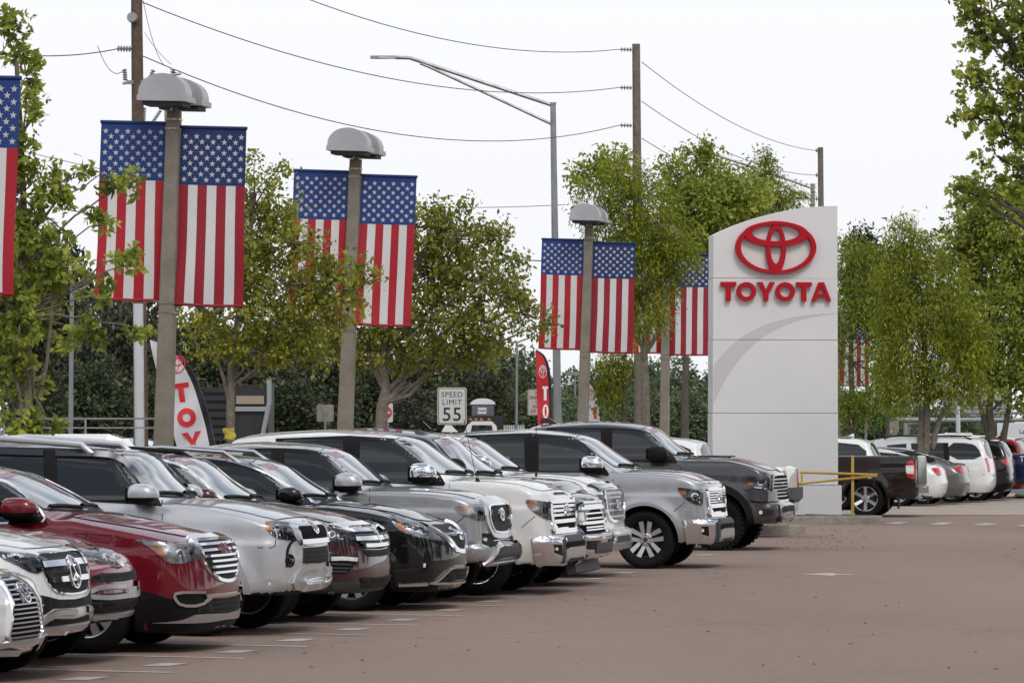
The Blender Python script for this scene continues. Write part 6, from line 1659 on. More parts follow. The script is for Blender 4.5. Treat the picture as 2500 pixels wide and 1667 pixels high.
def tree(name, label, cat, Y, trunk, blobs, nleaf, lsize, lm, bark, seed, group=None, tr=.09, droop=.2, aspect=.6, stems=(0,), per=26, spread=.28, shell=.55, twigs=140, hang=0.0, lobed=False):
    """trunk: pixels from base upwards; blobs: (px, py, rx, ry[, dy]) crown lobes in photograph pixels at depth Y."""
    rs = np.random.RandomState(seed); k = Y / FPX
    b0 = wp(trunk[0][0], trunk[0][1], Y); base = np.array([b0[0], Y, 0.0])
    root = empty(name, tuple(base)); tag(root, label, cat, group)
    TP = [np.array(wp(px, py, Y)) - base for px, py in trunk]; TP[0][2] = -.05
    mb = MB()
    m = len(TP)
    mb.tube([tuple(p) for p in TP], [tr * (1 - .55 * i / max(1, m - 1)) for i in range(m)], 9)
    B = []
    for q in blobs:
        c = np.array(wp(q[0], q[1], Y)) - base; c[1] += q[4] if len(q) > 4 else rs.uniform(-.5, .5) * q[2] * k
        B.append((c, np.array([q[2] * k, q[2] * k * .85, q[3] * k])))
    top = TP[-1]
    for (c, r) in B:                          # limbs from the fork out to each lobe
        hd = np.hypot(c[0], c[1]); zt = min(max(c[2] - .55 * hd - .2, TP[min(2, m - 1)][2] * .9), TP[-1][2])
        f = TP[-1]
        for a_, b_ in zip(TP[:-1], TP[1:]):
            if a_[2] <= zt <= b_[2]: f = a_ + (b_ - a_) * ((zt - a_[2]) / max(b_[2] - a_[2], 1e-6)); break
        fr = 1 - .55 * min(1, max(0, zt / max(TP[-1][2], .1)))
        limb(mb, f, c, tr * .45 * fr, tr * .10, rs, .07, 7, .04)
    P, D, T = [], [], []
    vol = np.array([r[0] * r[2] for c, r in B]); vol = vol / vol.sum()
    ncl = max(1, nleaf // per)
    tw = 0
    for i in range(ncl):
        j = rs.choice(len(B), p=vol); c, r = B[j]
        v = rs.normal(size=3); v /= np.linalg.norm(v)
        rad = (rs.uniform(0, 1) ** (1 / 3.0)) if rs.uniform() > shell else rs.uniform(.75, 1.12)
        ctr = c + v * r * rad
        out = v + np.array([0, 0, -hang]) + rs.normal(size=3) * .35; out /= np.linalg.norm(out)
        Ls = spread * rs.uniform(.6, 1.5)
        t = rs.uniform(0, 1, per)[:, None]
        pos = ctr + out * Ls * (t - .3) + rs.normal(size=(per, 3)) * spread * .30 + np.array([0, 0, -hang * .5]) * (t ** 2) * Ls
        dr = out * .6 + rs.normal(size=(per, 3)) * .8 + np.array([0, 0, -droop * 2])
        P.append(pos); D.append(dr)
        up = (ctr[2] - c[2]) / max(r[2], .1)
        T.append(np.clip(rs.normal(.42 , .16) + rs.normal(0, .16, per), 0, 1))
        if tw < twigs and i % max(1, ncl // twigs) == 0:
            limb(mb, c + (ctr - c) * .15, ctr + out * Ls * .4, tr * .10 + .006, .004, rs, .12, 4); tw += 1
    o = mb.build('trunk', bark, root, True)
    me = leaves_mesh('crown', np.concatenate(P), np.concatenate(D), lsize, rs, aspect, np.concatenate(T), lobed=lobed)
    cr = mkobj('crown', me, lm, root); cr['kind'] = 'stuff'
    return root
SG = 'street trees along the back of the lot'
# left maple with several thin stems, in front of the flag banners
tree('maple_tree', 'loose young maple with pale thin stems in front of the first flag banners', 'tree', 51,
  [(72, 1100), (70, 950), (62, 700), (60, 560), (52, 350), (40, 150)],
  [(20, 90, 34, 55), (60, 190, 34, 60), (60, 330, 55, 90), (50, 480, 70, 90), (150, 450, 60, 45), (250, 425, 55, 22), (335, 432, 34, 18), (40, 620, 75, 90), (150, 560, 60, 60), (240, 545, 45, 28), (60, 760, 85, 90), (170, 700, 60, 60), (300, 650, 40, 22), (330, 610, 20, 14), (275, 720, 40, 30), (180, 800, 55, 45), (20, 880, 40, 60), (70, 920, 38, 60), (75, 1020, 55, 40), (110, 1060, 50, 30), (-40, 400, 60, 90), (-40, 700, 60, 120), (330, 800, 30, 12)],
  3600, .085, L_MAPLE, M_BARKL, 1, SG, .06, .35, per=14, spread=.17, shell=.3, twigs=240, lobed=True)
# second tree, behind the first lamp post
tree('elm_tree', 'olive green small-leaved tree between the first two lamp posts', 'tree', 62,
  [(562, 1110), (563, 980), (566, 900), (575, 820), (600, 650), (622, 470)],
  [(620, 400, 26, 38), (625, 470, 55, 50), (680, 520, 60, 45), (600, 570, 75, 60), (720, 600, 80, 60), (560, 660, 90, 60), (680, 690, 100, 70), (800, 690, 70, 50), (860, 660, 45, 25), (480, 740, 60, 50), (600, 770, 110, 60), (720, 790, 95, 60), (830, 760, 60, 40), (520, 840, 60, 30), (640, 860, 60, 30), (740, 860, 50, 35), (910, 665, 22, 14), (700, 400, 14, 20)],
  13500, .075, L_ELM, M_BARKL, 2, SG, .07, .25, per=22, spread=.20, shell=.35, twigs=240)
# third, broad tree behind the second banner pair
tree('elm_tree', 'broad olive brown tree with a forked trunk behind the second lamp post', 'tree', 76,
  [(925, 1100), (932, 1000), (942, 950), (930, 880), (960, 760), (1030, 620)],
  [(1080, 520, 40, 40), (1130, 500, 18, 25), (1010, 560, 75, 60), (1120, 580, 70, 50), (1200, 580, 45, 35), (1060, 660, 110, 70), (1190, 690, 90, 55), (1260, 700, 40, 35), (930, 700, 90, 70), (1050, 780, 120, 70), (1190, 790, 85, 55), (850, 790, 90, 55), (930, 850, 100, 45), (1060, 860, 80, 40), (1180, 850, 60, 40), (1290, 770, 28, 35), (840, 860, 50, 30), (1240, 630, 30, 20), (1325, 790, 18, 16)],
  20000, .085, L_ELMB, M_BARKL, 3, SG, .12, .2, per=26, spread=.25, shell=.35, twigs=240)
# cypresses and maples between third banner pair and the pylon
tree('cypress_tree', 'feathery yellow green cypress with a pale forked trunk left of the pylon', 'tree', 97,
  [(1578, 1130), (1575, 980), (1572, 850), (1580, 780)],
  [(1510, 420, 50, 45), (1560, 480, 75, 55), (1500, 540, 65, 60), (1600, 570, 85, 60), (1540, 640, 95, 60), (1640, 625, 60, 55), (1560, 715, 85, 50), (1550, 780, 70, 35), (1450, 470, 35, 30)],
  26000, .10, L_CYPY, M_BARKL, 4, SG, .13, .45, aspect=.30, per=30, spread=.36, shell=.45, twigs=80, hang=.5)
tree('maple_tree', 'light green upright maple behind the cypress left of the pylon', 'tree', 109,
  [(1672, 1120), (1672, 980), (1675, 860), (1690, 760)],
  [(1660, 430, 40, 50), (1720, 400, 22, 40), (1700, 500, 75, 55), (1760, 470, 40, 55), (1680, 590, 80, 60), (1780, 560, 70, 70), (1700, 650, 80, 45), (1430, 420, 30, 25), (1500, 400, 30, 30), (1820, 480, 45, 55)],
  21000, .12, L_MAPLE, M_BARKD, 5, SG, .12, .25, per=24, spread=.36, shell=.5, twigs=80)
tree('cypress_tree', 'dark grey green cypress top rising behind the pylon sign', 'tree', 124,
  [(1850, 1120), (1850, 900), (1855, 650), (1860, 520)],
  [(1870, 385, 16, 30), (1860, 430, 42, 35), (1850, 470, 60, 40), (1900, 500, 60, 40), (1830, 540, 60, 40), (1880, 570, 80, 50), (1940, 480, 25, 20)],
  9000, .13, L_CYP, M_BARKD, 6, SG, .14, .4, aspect=.26, per=28, spread=.45, shell=.35, twigs=70, hang=.3)
tree('cypress_tree', 'thin young cypress stem left of the pale forked trunk', 'tree', 93,
  [(1522, 1120), (1524, 1000), (1526, 860)],
  [(1490, 880, 35, 35), (1500, 930, 42, 40), (1490, 970, 30, 25), (1520, 860, 30, 30)],
  2600, .10, L_CYPY, M_BARKD, 7, SG, .085, .4, aspect=.3, per=26, spread=.30, hang=.5, twigs=30)
# right of the pylon
tree('cypress_tree', 'green feathery cypress directly right of the pylon sign', 'tree', 139,
  [(2078, 1120), (2080, 1000), (2078, 850), (2085, 700)],
  [(2075, 610, 45, 40), (2110, 650, 60, 50), (2070, 700, 60, 50), (2130, 730, 60, 50), (2160, 800, 45, 60), (2165, 880, 42, 55), (2080, 765, 60, 28), (2075, 975, 50, 30), (2130, 985, 60, 30), (2180, 950, 45, 40), (2050, 860, 12, 60)],
  18000, .15, L_CYP, M_BARKD, 8, SG, .12, .45, aspect=.26, per=30, spread=.55, hang=.5, twigs=60, shell=.4)
tree('cypress_tree', 'wide yellow green cypress with thick twin trunks right of the pylon', 'tree', 112,
  [(2258, 1130), (2262, 1050), (2262, 960), (2255, 860)],
  [(2200, 570, 30, 40), (2240, 610, 60, 50), (2220, 680, 85, 55), (2300, 660, 60, 50), (2260, 750, 105, 60), (2190, 770, 50, 50), (2320, 780, 70, 55), (2230, 850, 95, 55), (2310, 870, 80, 50), (2370, 840, 45, 45), (2220, 930, 80, 45), (2300, 950, 70, 35), (2370, 930, 40, 40)],
  30000, .12, L_CYPY, M_BARKL, 9, SG, .13, .45, aspect=.28, per=30, spread=.40, hang=.5, twigs=80, shell=.45)
tree('oak_tree', 'dark blue green tree top behind the cypresses right of the pylon', 'tree', 160,
  [(2170, 1110), (2170, 900), (2165, 720)],
  [(2100, 600, 35, 35), (2140, 640, 55, 45), (2110, 700, 60, 50), (2180, 680, 55, 50), (2150, 770, 70, 55)],
  8000, .14, leaf_mat('blue_green_leaves', [(.02, .035, .018), (.04, .06, .03), (.06, .085, .04)], .2), M_BARKD, 10, SG, .15, .1, per=24, spread=.45, twigs=60, shell=.35)
tree('sycamore_tree', 'dense green tree with three slanting trunks at the lot corner', 'tree', 118,
  [(2422, 1130), (2420, 1060), (2415, 1000), (2420, 930)],
  [(2390, 525, 45, 45), (2470, 520, 60, 60), (2330, 590, 40, 40), (2380, 560, 60, 60), (2460, 560, 70, 70), (2350, 640, 60, 60), (2430, 650, 90, 70), (2510, 640, 70, 80), (2360, 740, 70, 60), (2450, 760, 100, 70), (2540, 760, 70, 80), (2370, 840, 70, 60), (2460, 870, 100, 60), (2540, 890, 60, 60), (2400, 930, 70, 40), (2490, 950, 70, 45)],
  25000, .135, L_GREEN, M_BARKD, 12, SG, .16, .2, per=26, spread=.40, twigs=90, shell=.45)
tree('sycamore_tree', 'tall broad-leaved tree leaning in over the lot corner', 'tree', 82,
  [(2620, 1200), (2615, 900), (2600, 600), (2580, 300)],
  [(2360, 20, 30, 40), (2420, 30, 60, 50), (2400, 90, 45, 45), (2470, 100, 60, 55), (2520, 60, 60, 70), (2380, 190, 40, 30), (2440, 220, 65, 50), (2510, 200, 60, 70), (2370, 280, 40, 45), (2450, 300, 65, 45), (2520, 320, 50, 60), (2350, 430, 32, 40), (2400, 470, 60, 42), (2480, 440, 55, 40), (2530, 480, 50, 50), (2340, 460, 22, 22), (2430, 380, 40, 28), (2560, 150, 60, 160)],
  4300, .098, L_GREEN, M_BARKD, 13, SG, .16, .25, per=16, spread=.22, twigs=200, shell=.35, aspect=.7, lobed=True)
for o in (): pass
# extra trunks of the multi-stemmed trees
def stems(label_tree, Y, lists, m):
    root = [o for o in bpy.data.objects if o.get('label') == label_tree][0]; b = np.array(root.location)
    for pts, r0, r1 in lists:
        mb = MB(); n = len(pts); q = [tuple(np.array(wp(px, py, Y)) - b) for px, py in pts]; q = ([(q[0][0], q[0][1], -.05)] + q if pts[0][1] > 1100 else q); n = len(q)
        mb.tube(q, [r0 + (r1 - r0) * i / (n - 1) for i in range(n)], 8); mb.build('stem', m, root, True)
stems('loose young maple with pale thin stems in front of the first flag banners', 51, [([(60, 1060), (48, 960), (25, 860), (-10, 820)], .035, .015), ([(75, 1060), (95, 985), (115, 880), (125, 780), (128, 700)], .035, .012), ([(60, 880), (54, 740), (58, 640), (62, 560)], .03, .015), ([(60, 560), (80, 560), (105, 540), (125, 510)], .02, .008)], M_BARKL)
stems('olive green small-leaved tree between the first two lamp posts', 62, [([(560, 980), (548, 930), (535, 890), (520, 860)], .035, .015), ([(562, 930), (558, 890), (566, 850)], .03, .015)], M_BARKL)
stems('broad olive brown tree with a forked trunk behind the second lamp post', 76, [([(935, 985), (960, 965), (985, 930), (988, 880), (985, 840)], .075, .045), ([(940, 950), (920, 910), (910, 870)], .07, .04)], M_BARKL)
stems('feathery yellow green cypress with a pale forked trunk left of the pylon', 97, [([(1575, 860), (1590, 840), (1605, 815), (1612, 790)], .07, .03), ([(1573, 850), (1560, 830), (1556, 800)], .07, .03)], M_BARKL)
stems('wide yellow green cypress with thick twin trunks right of the pylon', 112, [([(2278, 1130), (2282, 1060), (2295, 1020), (2318, 990)], .12, .05), ([(2246, 1130), (2249, 1000)], .09, .07)], M_BARKL)
stems('dense green tree with three slanting trunks at the lot corner', 118, [([(2425, 1130), (2412, 1060), (2396, 1000), (2385, 960)], .11, .06), ([(2440, 1130), (2452, 1060), (2462, 1000), (2466, 960)], .11, .06)], M_BARKD)
# ------------------------------------------------------------------ wood behind the road
def belt_tree(seed, h, w, n, lm, ls):
    rs = np.random.RandomState(seed); P, D, T = [], [], []
    nb = 16; B = []
    for i in range(nb):
        a = rs.uniform(0, 6.28); r = rs.uniform(0, .8) * w; z = h * rs.uniform(.22, .86)
        B.append((np.array([r * math.cos(a), r * math.sin(a) * .8, z]), np.array([w * .42, w * .4, h * .16]) * rs.uniform(.7, 1.25)))
    B.append((np.array([0, 0, h * .86]), np.array([w * .38, w * .38, h * .14])))
    per = 24
    for i in range(n // per):
        c, r = B[rs.randint(len(B))]; v = rs.normal(size=3); v /= np.linalg.norm(v)
        ctr = c + v * r * rs.uniform(.7, 1.08)
        P.append(ctr + rs.normal(size=(per, 3)) * .28); D.append(v * .7 + rs.normal(size=(per, 3)) * .7); T.append(np.clip(rs.normal(.45, .2) + rs.normal(0, .18, per), 0, 1))
    me = leaves_mesh('crown', np.concatenate(P), np.concatenate(D), ls, rs, .7, np.concatenate(T))
    mb = MB(); mb.tube([(0, 0, -.1), (.1, 0, h * .3), (0, .1, h * .8)], [.28, .2, .07], 8)
    for c, r in B[:8]: limb(mb, (0.05, 0, h * .3), c, .12, .04, rs)
    return me, mb.mesh('trunk', True)
protos = [belt_tree(100 + i, 9.5, 4.2, 9000, None, .30) for i in range(4)]
rs = random.Random(9)
BG = 'dark trees in the wood across the road'
def place_belt(px, Y, toppy, wpx, lm, label, i, group=BG):
    x = wp(px, 1044, Y)[0]; ztop = wp(px, toppy, Y)[2]; sc = ztop / 9.6
    me, tm = protos[i % 4]
    r = empty('oak_tree', (x, Y, 0), rs.uniform(0, 6.28)); tag(r, label, 'tree', group)
    sx_ = max(.5, wpx * Y / FPX / 4.4); r.scale = (sx_, sx_, sc)
    key = (i % 4, lm.name)
    if key not in BM:
        if me.materials: m2 = me.copy(); m2.materials.clear()
        else: m2 = me
        m2.materials.append(lm); BM[key] = m2
    c = mkobj('crown', BM[key], None, r); c['kind'] = 'stuff'
    if not tm.materials: tm.materials.append(M_BARKD)
    mkobj('trunk', tm, None, r)
BM = {}
LB = 'dark evergreen tree in the wood across the road'
for i, (px, Y, tp, w) in enumerate([(-120, 150, 560, 170), (40, 140, 570, 150), (170, 146, 600, 140), (290, 138, 690, 130), (60, 170, 540, 180), (420, 140, 800, 120), (330, 160, 640, 170), (520, 150, 740, 150), (620, 140, 790, 120), (700, 155, 770, 140), (800, 145, 810, 120), (880, 150, 830, 120), (960, 148, 840, 110), (1060, 155, 850, 120), (1150, 160, 830, 110), (230, 128, 860, 110), (450, 130, 900, 100), (700, 130, 930, 90), (1010, 135, 950, 80)]):
    place_belt(px, Y, tp, w, (L_OAK, L_OAK2, L_OAK, L_OAK3, L_OAK2)[i % 5], LB, i)
LB2 = 'hazy green tree far behind the pylon sign'
for i, (px, Y, tp, w) in enumerate([(1230, 185, 850, 80), (1300, 200, 880, 90), (1400, 210, 905, 80), (1480, 200, 890, 90), (1560, 205, 880, 100), (1660, 200, 870, 110), (1740, 195, 890, 100), (1260, 175, 960, 70), (1350, 180, 965, 70), (1430, 170, 975, 60), (1700, 170, 940, 80), (1620, 175, 955, 80), (2080, 210, 960, 80), (2160, 220, 970, 80), (2240, 230, 975, 80), (2330, 240, 990, 70), (2130, 185, 1000, 60), (2030, 190, 940, 80), (2420, 260, 1005, 60)]):
    place_belt(px, Y, tp, w, L_FAR, LB2, i + 1, 'hazy trees far behind the pylon')
# ------------------------------------------------------------------ poles, wires, signs and traffic behind the lot
M_WOOD = mat('weathered_wood', (.15, .10, .075), .9, var=.7, vscale=6, col2=(.075, .05, .038), bump=.7, bscale=25)
M_WOODG = mat('grey_wood', (.21, .18, .14), .9, var=.6, vscale=6, col2=(.12, .10, .08), bump=.5, bscale=25)
M_GALV = mat('galvanised_steel', (.33, .34, .34), .45, .6, var=.3, vscale=3)
M_CONDUIT = mat('conduit_white', (.62, .63, .63), .4, .1, var=.15, vscale=2)
M_WIRE = mat('wire', (.05, .05, .055), .6)
M_INS = mat('insulator_grey', (.30, .31, .33), .3)
M_SIGNF = mat('sign_face', (.60, .60, .57), .5, var=.08, vscale=5)
M_SIGNB = mat('sign_back', (.34, .31, .27), .5, .4, var=.4, vscale=6)
M_INK = mat('black_ink', (.015, .015, .017), .5)
M_RINK = mat('red_ink', (.45, .05, .04), .5)
def insul(mb, a, b, n=5, r=.075):
    a, b = Vector(a), Vector(b); mb.tube([a, b], .025, 8)
    for i in range(n):
        p = a + (b - a) * ((i + .5) / n); d = (b - a).normalized() * .022
        mb.tube([p - d, p, p + d], [.03, r, .03], 10)
def pole(name, label, px0, px1, top, Y, r0, r1, m):
    a = wp(px0, 1100, Y); b = wp(px1, top, Y); root = empty(name, (a[0], Y, 0)); tag(root, label, 'utility pole', 'utility poles')
    zb = b[2]; dx = b[0] - a[0]
    mb = MB(); mb.tube([(0, 0, -.1), (dx * .5, 0, zb * .5), (dx, 0, zb)], [r0, (r0 + r1) / 2, r1], 14); mb.build('shaft', m, root, True)
    return root
p1 = pole('utility_pole', 'tall dark wooden utility pole with insulators and a white cable guard', 346, 331, -260, 91, .165, .11, M_WOOD)
p2 = pole('utility_pole', 'grey wooden pole with three insulators beside the street light', 1562, 1553, 108, 125, .15, .115, M_WOODG)
p3 = pole('utility_pole', 'grey wooden pole standing behind the pylon sign', 2010, 2003, 360, 171, .14, .11, M_WOODG)
def L(root, px, py, Y, dy=0.0): q = wp(px, py, Y); return (q[0] - root.location.x, dy, q[2])
mb = MB(); mb.tube([L(p1, 339, 742, 91, -.16), L(p1, 341, 900, 91, -.16), L(p1, 343, 1100, 91, -.16)], .105, 12); mb.build('cable_guard', M_CONDUIT, p1, True)
mb = MB(); insul(mb, L(p1, 287, 120, 91, -.1), L(p1, 320, 120, 91)); mb.build('insulator', M_INS, p1, True)
mb = MB(); insul(mb, L(p1, 305, 170, 91, -.1), L(p1, 307, 198, 91, -.1), 5, .06); mb.build('insulator', M_INS, p1, True)
mb = MB(); insul(mb, L(p1, 362, 200, 91, .1), L(p1, 374, 170, 91, .1), 5, .06); mb.build('insulator', M_INS, p1, True)
mb = MB(); insul(mb, L(p1, 419, 190, 91, .2), L(p1, 422, 166, 91, .2), 4, .08); mb.build('insulator', M_INS, p1, True)
mb = MB(); insul(mb, L(p1, 352, 262, 91, .1), L(p1, 350, 300, 91, .1), 6, .04); insul(mb, L(p1, 392, 268, 91, .1), L(p1, 372, 298, 91, .1), 6, .04); insul(mb, L(p1, 404, 270, 91, .1), L(p1, 405, 300, 91, .1), 6, .04); o = mb.build('surge_arresters', M_INS, p1, True); o['kind'] = 'stuff'
mb = MB(); mb.box(L(p1, 350, 202, 91, -.05), (.35, .05, .04)); mb.tube([L(p1, 300, 205, 91, -.08), L(p1, 440, 178, 91, .2)], .03, 8); mb.build('crossarm', M_GALV, p1)
mb = MB(); x, y, z = L(p1, 325, 46, 91, -.25); mb.lathe([(.02, -.1), (.10, -.1), (.11, -.02), (.11, .1), (.03, .12)], 14, 'y', c=(x, y, z)); mb.build('meter_can', M_INS, p1, True)
def wire(label, A, YA, B, YB, sag, r=.012, n=26, grp='overhead wires'):
    a, b = Vector(wp(*A, YA)), Vector(wp(*B, YB)); pts = []
    for i in range(n + 1):
        t = i / n; p = a.lerp(b, t); p.z -= sag * 4 * t * (1 - t); pts.append(tuple(p - a))
    mb = MB(); mb.tube(pts, r, 5); o = mb.build('overhead_wire', M_WIRE, None, True); o.location = a; tag(o, label, 'wire', grp)
wire('top overhead wire sagging to the uppermost insulator of the grey pole', (345, -190), 91, (1513, 121), 125, .95)
wire('middle overhead wire sagging to the second insulator of the grey pole', (347, 6), 91, (1513, 214), 125, .80)
wire('lowest overhead wire sagging deeply to the third insulator of the grey pole', (350, 138), 91, (1513, 306), 125, 1.02)
wire('wire running left from the dark pole insulator', (287, 120), 91, (-300, 62), 70, .3)
wire('far thin wire crossing behind the maple and the banners', (-60, 338), 120, (1380, 500), 122, .7, .010)
wire('heavier cable strung low behind the lamp posts', (-50, 470), 118, (1570, 640), 122, 0.5, .017)
for (a, b, nm) in (((1567, 152), (1992, 368), 'upper'), ((1567, 248), (1992, 428), 'middle'), ((1567, 338), (1992, 486), 'lower')):
    wire(nm + ' wire between the two grey wooden poles', a, 125, b, 171, .5, .012)
for py in (121, 214, 306):
    mb = MB(); insul(mb, L(p2, 1514, py, 125), L(p2, 1543, py + 1, 125), 4, .085); mb.build('insulator', M_INS, p2, True)
for py in (368, 428, 486):
    mb = MB(); insul(mb, L(p3, 1990, py, 171, -.1), L(p3, 2004, py, 171), 2, .085); mb.build('insulator', M_INS, p3, True)
wire('slack jumper wire below the left insulator of the dark pole', (238, 112), 90.8, (306, 168), 90.8, .30, .008, 14)
wire('slack jumper looping from the dark pole top', (345, -20), 91.2, (400, 160), 91.2, .25, .007, 14)
wire('slack lead dropping beside the lamp post to the arresters', (352, 80), 91.2, (418, 158), 91.2, .05, .006, 10)
def street_light(label, px0, px1, top, Y, arm, r=.10):
    a = wp(px0, 1100, Y); b = wp(px1, top, Y); root = empty('street_light', (a[0], Y, 0)); tag(root, label, 'street light', 'tall street lights')
    dx = b[0] - a[0]; mb = MB(); mb.tube([(0, 0, 0), (dx, 0, b[2])], [r * 1.25, r * .8], 12); mb.build('shaft', M_GALV, root, True)
    up, lo, head = arm
    mb = MB(); mb.tube([L(root, *q, Y) for q in up], .05, 8); mb.build('arm', M_GALV, root, True)
    mb = MB(); mb.tube([L(root, *q, Y) for q in lo], .04, 8); mb.build('brace', M_GALV, root, True)
    (x0, y0), (x1, y1) = head; p0, q0 = L(root, x0, y0, Y), L(root, x1, y1, Y)
    mb = MB(); mb.prism([(0, -.5), (0, .5), (.35, 1), (1, .7), (1, -.7), (.35, -1)], lambda u, v: (q0[0] + (p0[0] - q0[0]) * u, v * .12, p0[2] - .035), lambda u, v: (q0[0] + (p0[0] - q0[0]) * u, v * .10, p0[2] + .05)); mb.build('lamp_head', M_GALV, root)
    mb = MB(); z = b[2]; mb.tube([(dx, 0, z - .02), (dx, 0, z + .05)], r * .95, 10); mb.build('cap', M_GALV, root, True)
    return root
street_light('tall steel street light with a long braced arm between the lamp posts', 1364, 1350, 255, 120, ([(1350, 258), (1180, 202), (1000, 142), (965, 141)], [(1350, 305), (1180, 225), (1050, 165), (1026, 155)], ((968, 141), (904, 141))))
street_light('distant street light whose braced arm reaches over the trees by the pylon', 1990, 1984, 452, 160, ([(1984, 460), (1860, 415), (1740, 376), (1722, 376)], [(1984, 488), (1860, 430), (1790, 400)], ((1724, 377), (1680, 377))))
def slim(name, label, cat, px0, px1, top, Y, r, grp=None, m=None):
    a = wp(px0, 1100, Y); b = wp(px1, top, Y); root = empty(name, (a[0], Y, 0)); tag(root, label, cat, grp)
    mb = MB(); mb.tube([(0, 0, 0), (b[0] - a[0], 0, b[2])], [r, r * .75], 10); mb.build('shaft', m or M_GALV, root, True); return root
q = slim('street_light', 'slim grey lamp pole among the dark trees behind the maple', 'street light', 171, 176, 690, 105, .065, 'slim far light poles')
mb = MB(); mb.tube([L(q, 176, 716, 105), L(q, 215, 698, 105)], .025, 6); mb.build('arm', M_GALV, q)
q = slim('street_light', 'slim grey light pole between the speed limit sign and the red feather flag', 'street light', 1259, 1262, 834, 150, .06, 'slim far light poles')
mb = MB(); mb.tube([L(q, 1262, 836, 150), L(q, 1305, 820, 150)], .03, 6); mb.build('arm', M_GALV, q)
q = slim('street_light', 'small far lot lamp behind the red feather flag', 'street light', 1404, 1404, 915, 190, .05, 'slim far light poles')
mb = MB(); mb.box(L(q, 1400, 912, 190), (.28, .15, .07)); mb.build('lamp_head', M_GALV, q)
slim('street_light', 'slim pole right of the pylon under the cypress', 'street light', 2113, 2115, 900, 150, .05, 'slim far light poles')
slim('street_light', 'pale steel pole between the two big cypress trunks', 'street light', 2341, 2338, 960, 135, .085, 'slim far light poles', M_CONDUIT)
# ---- road signs
def plate(root, w, h, z, m, back=None, r=.04, y=0.0, nm='sign_plate'):
    pts = []
    for cx, cz, a0 in ((w / 2 - r, h / 2 - r, 0), (-w / 2 + r, h / 2 - r, 90), (-w / 2 + r, -h / 2 + r, 180), (w / 2 - r, -h / 2 + r, 270)):
        for k in range(5): a = R(a0 + k * 22.5); pts.append((cx + r * math.cos(a), cz + r * math.sin(a)))
    mb = MB(); mb.prism(pts, lambda u, v: (u, y - .004, z + v), lambda u, v: (u, y + .004, z + v)); return mb.build(nm, m, root)
def txt(root, s, size, x, z, y, m, bold=.0, spacing=1.0):
    me = text_mesh(s, size, .001, bold, 'CENTER', spacing); o = mkobj('lettering', me, m, root); o.location = (x, y, z); o.rotation_euler = (R(90), 0, 0); return o
SPY = 90.0; c0 = wp(1103.5, 991, SPY)
sr = empty('speed_limit_sign', (c0[0], SPY, 0)); tag(sr, 'white speed limit 55 sign with black border behind the parked pickups', 'road sign')
pl = plate(sr, .61, .775, c0[2], M_SIGNF)
for (wi, hi, m_, yy) in ((.575, .74, M_INK, -.0055), (.55, .715, M_SIGNF, -.0075)):
    plate(sr, wi, hi, c0[2], m_, y=yy, r=.035, nm='sign_border' if m_ is M_INK else 'sign_panel')
txt(sr, 'SPEED', .158, 0, c0[2] + .235, -.0135, M_INK, .0, 1.08); txt(sr, 'LIMIT', .158, 0, c0[2] + .075, -.0135, M_INK, .0, 1.12); txt(sr, '55', .40, 0, c0[2] - .185, -.0135, M_INK, .003, 1.08)
mb = MB(); mb.box((-.02, .03, c0[2] / 2 + .1), (.035, .02, c0[2] / 2 + .1)); mb.build('post', M_GALV, sr)
NY = 100.0; c0 = wp(1316, 982, NY)
sr = empty('no_parking_sign', (c0[0], NY, 0)); tag(sr, 'white no parking sign with red lettering partly behind the red feather flag', 'road sign')
plate(sr, .53, .61, c0[2], M_SIGNF); plate(sr, .505, .585, c0[2], M_RINK, y=-.0055, r=.035, nm='sign_border'); plate(sr, .488, .568, c0[2], M_SIGNF, y=-.0075, r=.03, nm='sign_panel')
for i, s in enumerate(('NO', 'PARKING', 'ON', 'RIGHT', 'OF WAY')): txt(sr, s, .105, 0, c0[2] + .21 - i * .105, -.0135, M_RINK, .002)
mb = MB(); mb.box((0, .03, c0[2] / 2), (.025, .02, c0[2] / 2)); mb.build('post', M_GALV, sr)
c0 = wp(794, 1008, 96); sr = empty('road_sign_back', (c0[0], 96, 0)); tag(sr, 'tan metal back of a small square road sign left of the second lamp post', 'road sign')
plate(sr, .38, .38, c0[2], M_SIGNB); mb = MB(); mb.box((0, -.02, c0[2] / 2 + .02), (.02, .012, c0[2] / 2)); mb.build('post', M_GALV, sr)
c0 = wp(941, 1007, 98); sr = empty('do_not_enter_sign', (c0[0], 98, 0)); tag(sr, 'white square do not enter sign with red disc behind the forked trunk', 'road sign')
plate(sr, .34, .44, c0[2], M_SIGNF)
mb = MB(); mb.lathe([(.002, -.002), (.15, -.002), (.15, .002), (.002, .002)], 24, 'y', c=(0, -.007, c0[2])); mb.build('red_disc', M_RINK, sr)
mb = MB(); mb.box((0, -.011, c0[2]), (.11, .002, .022)); mb.build('white_bar', M_SIGNF, sr)
mb = MB(); mb.box((.06, .02, c0[2] / 2), (.02, .012, c0[2] / 2)); mb.build('post', M_GALV, sr)
c0 = wp(2184, 1042, 128); sr = empty('road_sign_back', (c0[0], 128, 0)); tag(sr, 'tan sign back with a yellow reflector under the cypress right of the pylon', 'road sign')
plate(sr, .27, .34, c0[2], M_SIGNB); mb = MB(); mb.box((0, -.02, c0[2] / 2), (.03, .012, c0[2] / 2)); mb.build('post', M_GALV, sr)
mb = MB(); mb.box((-.09, -.009, c0[2] - .13), (.04, .003, .04)); mb.build('reflector', M_YEL, sr)
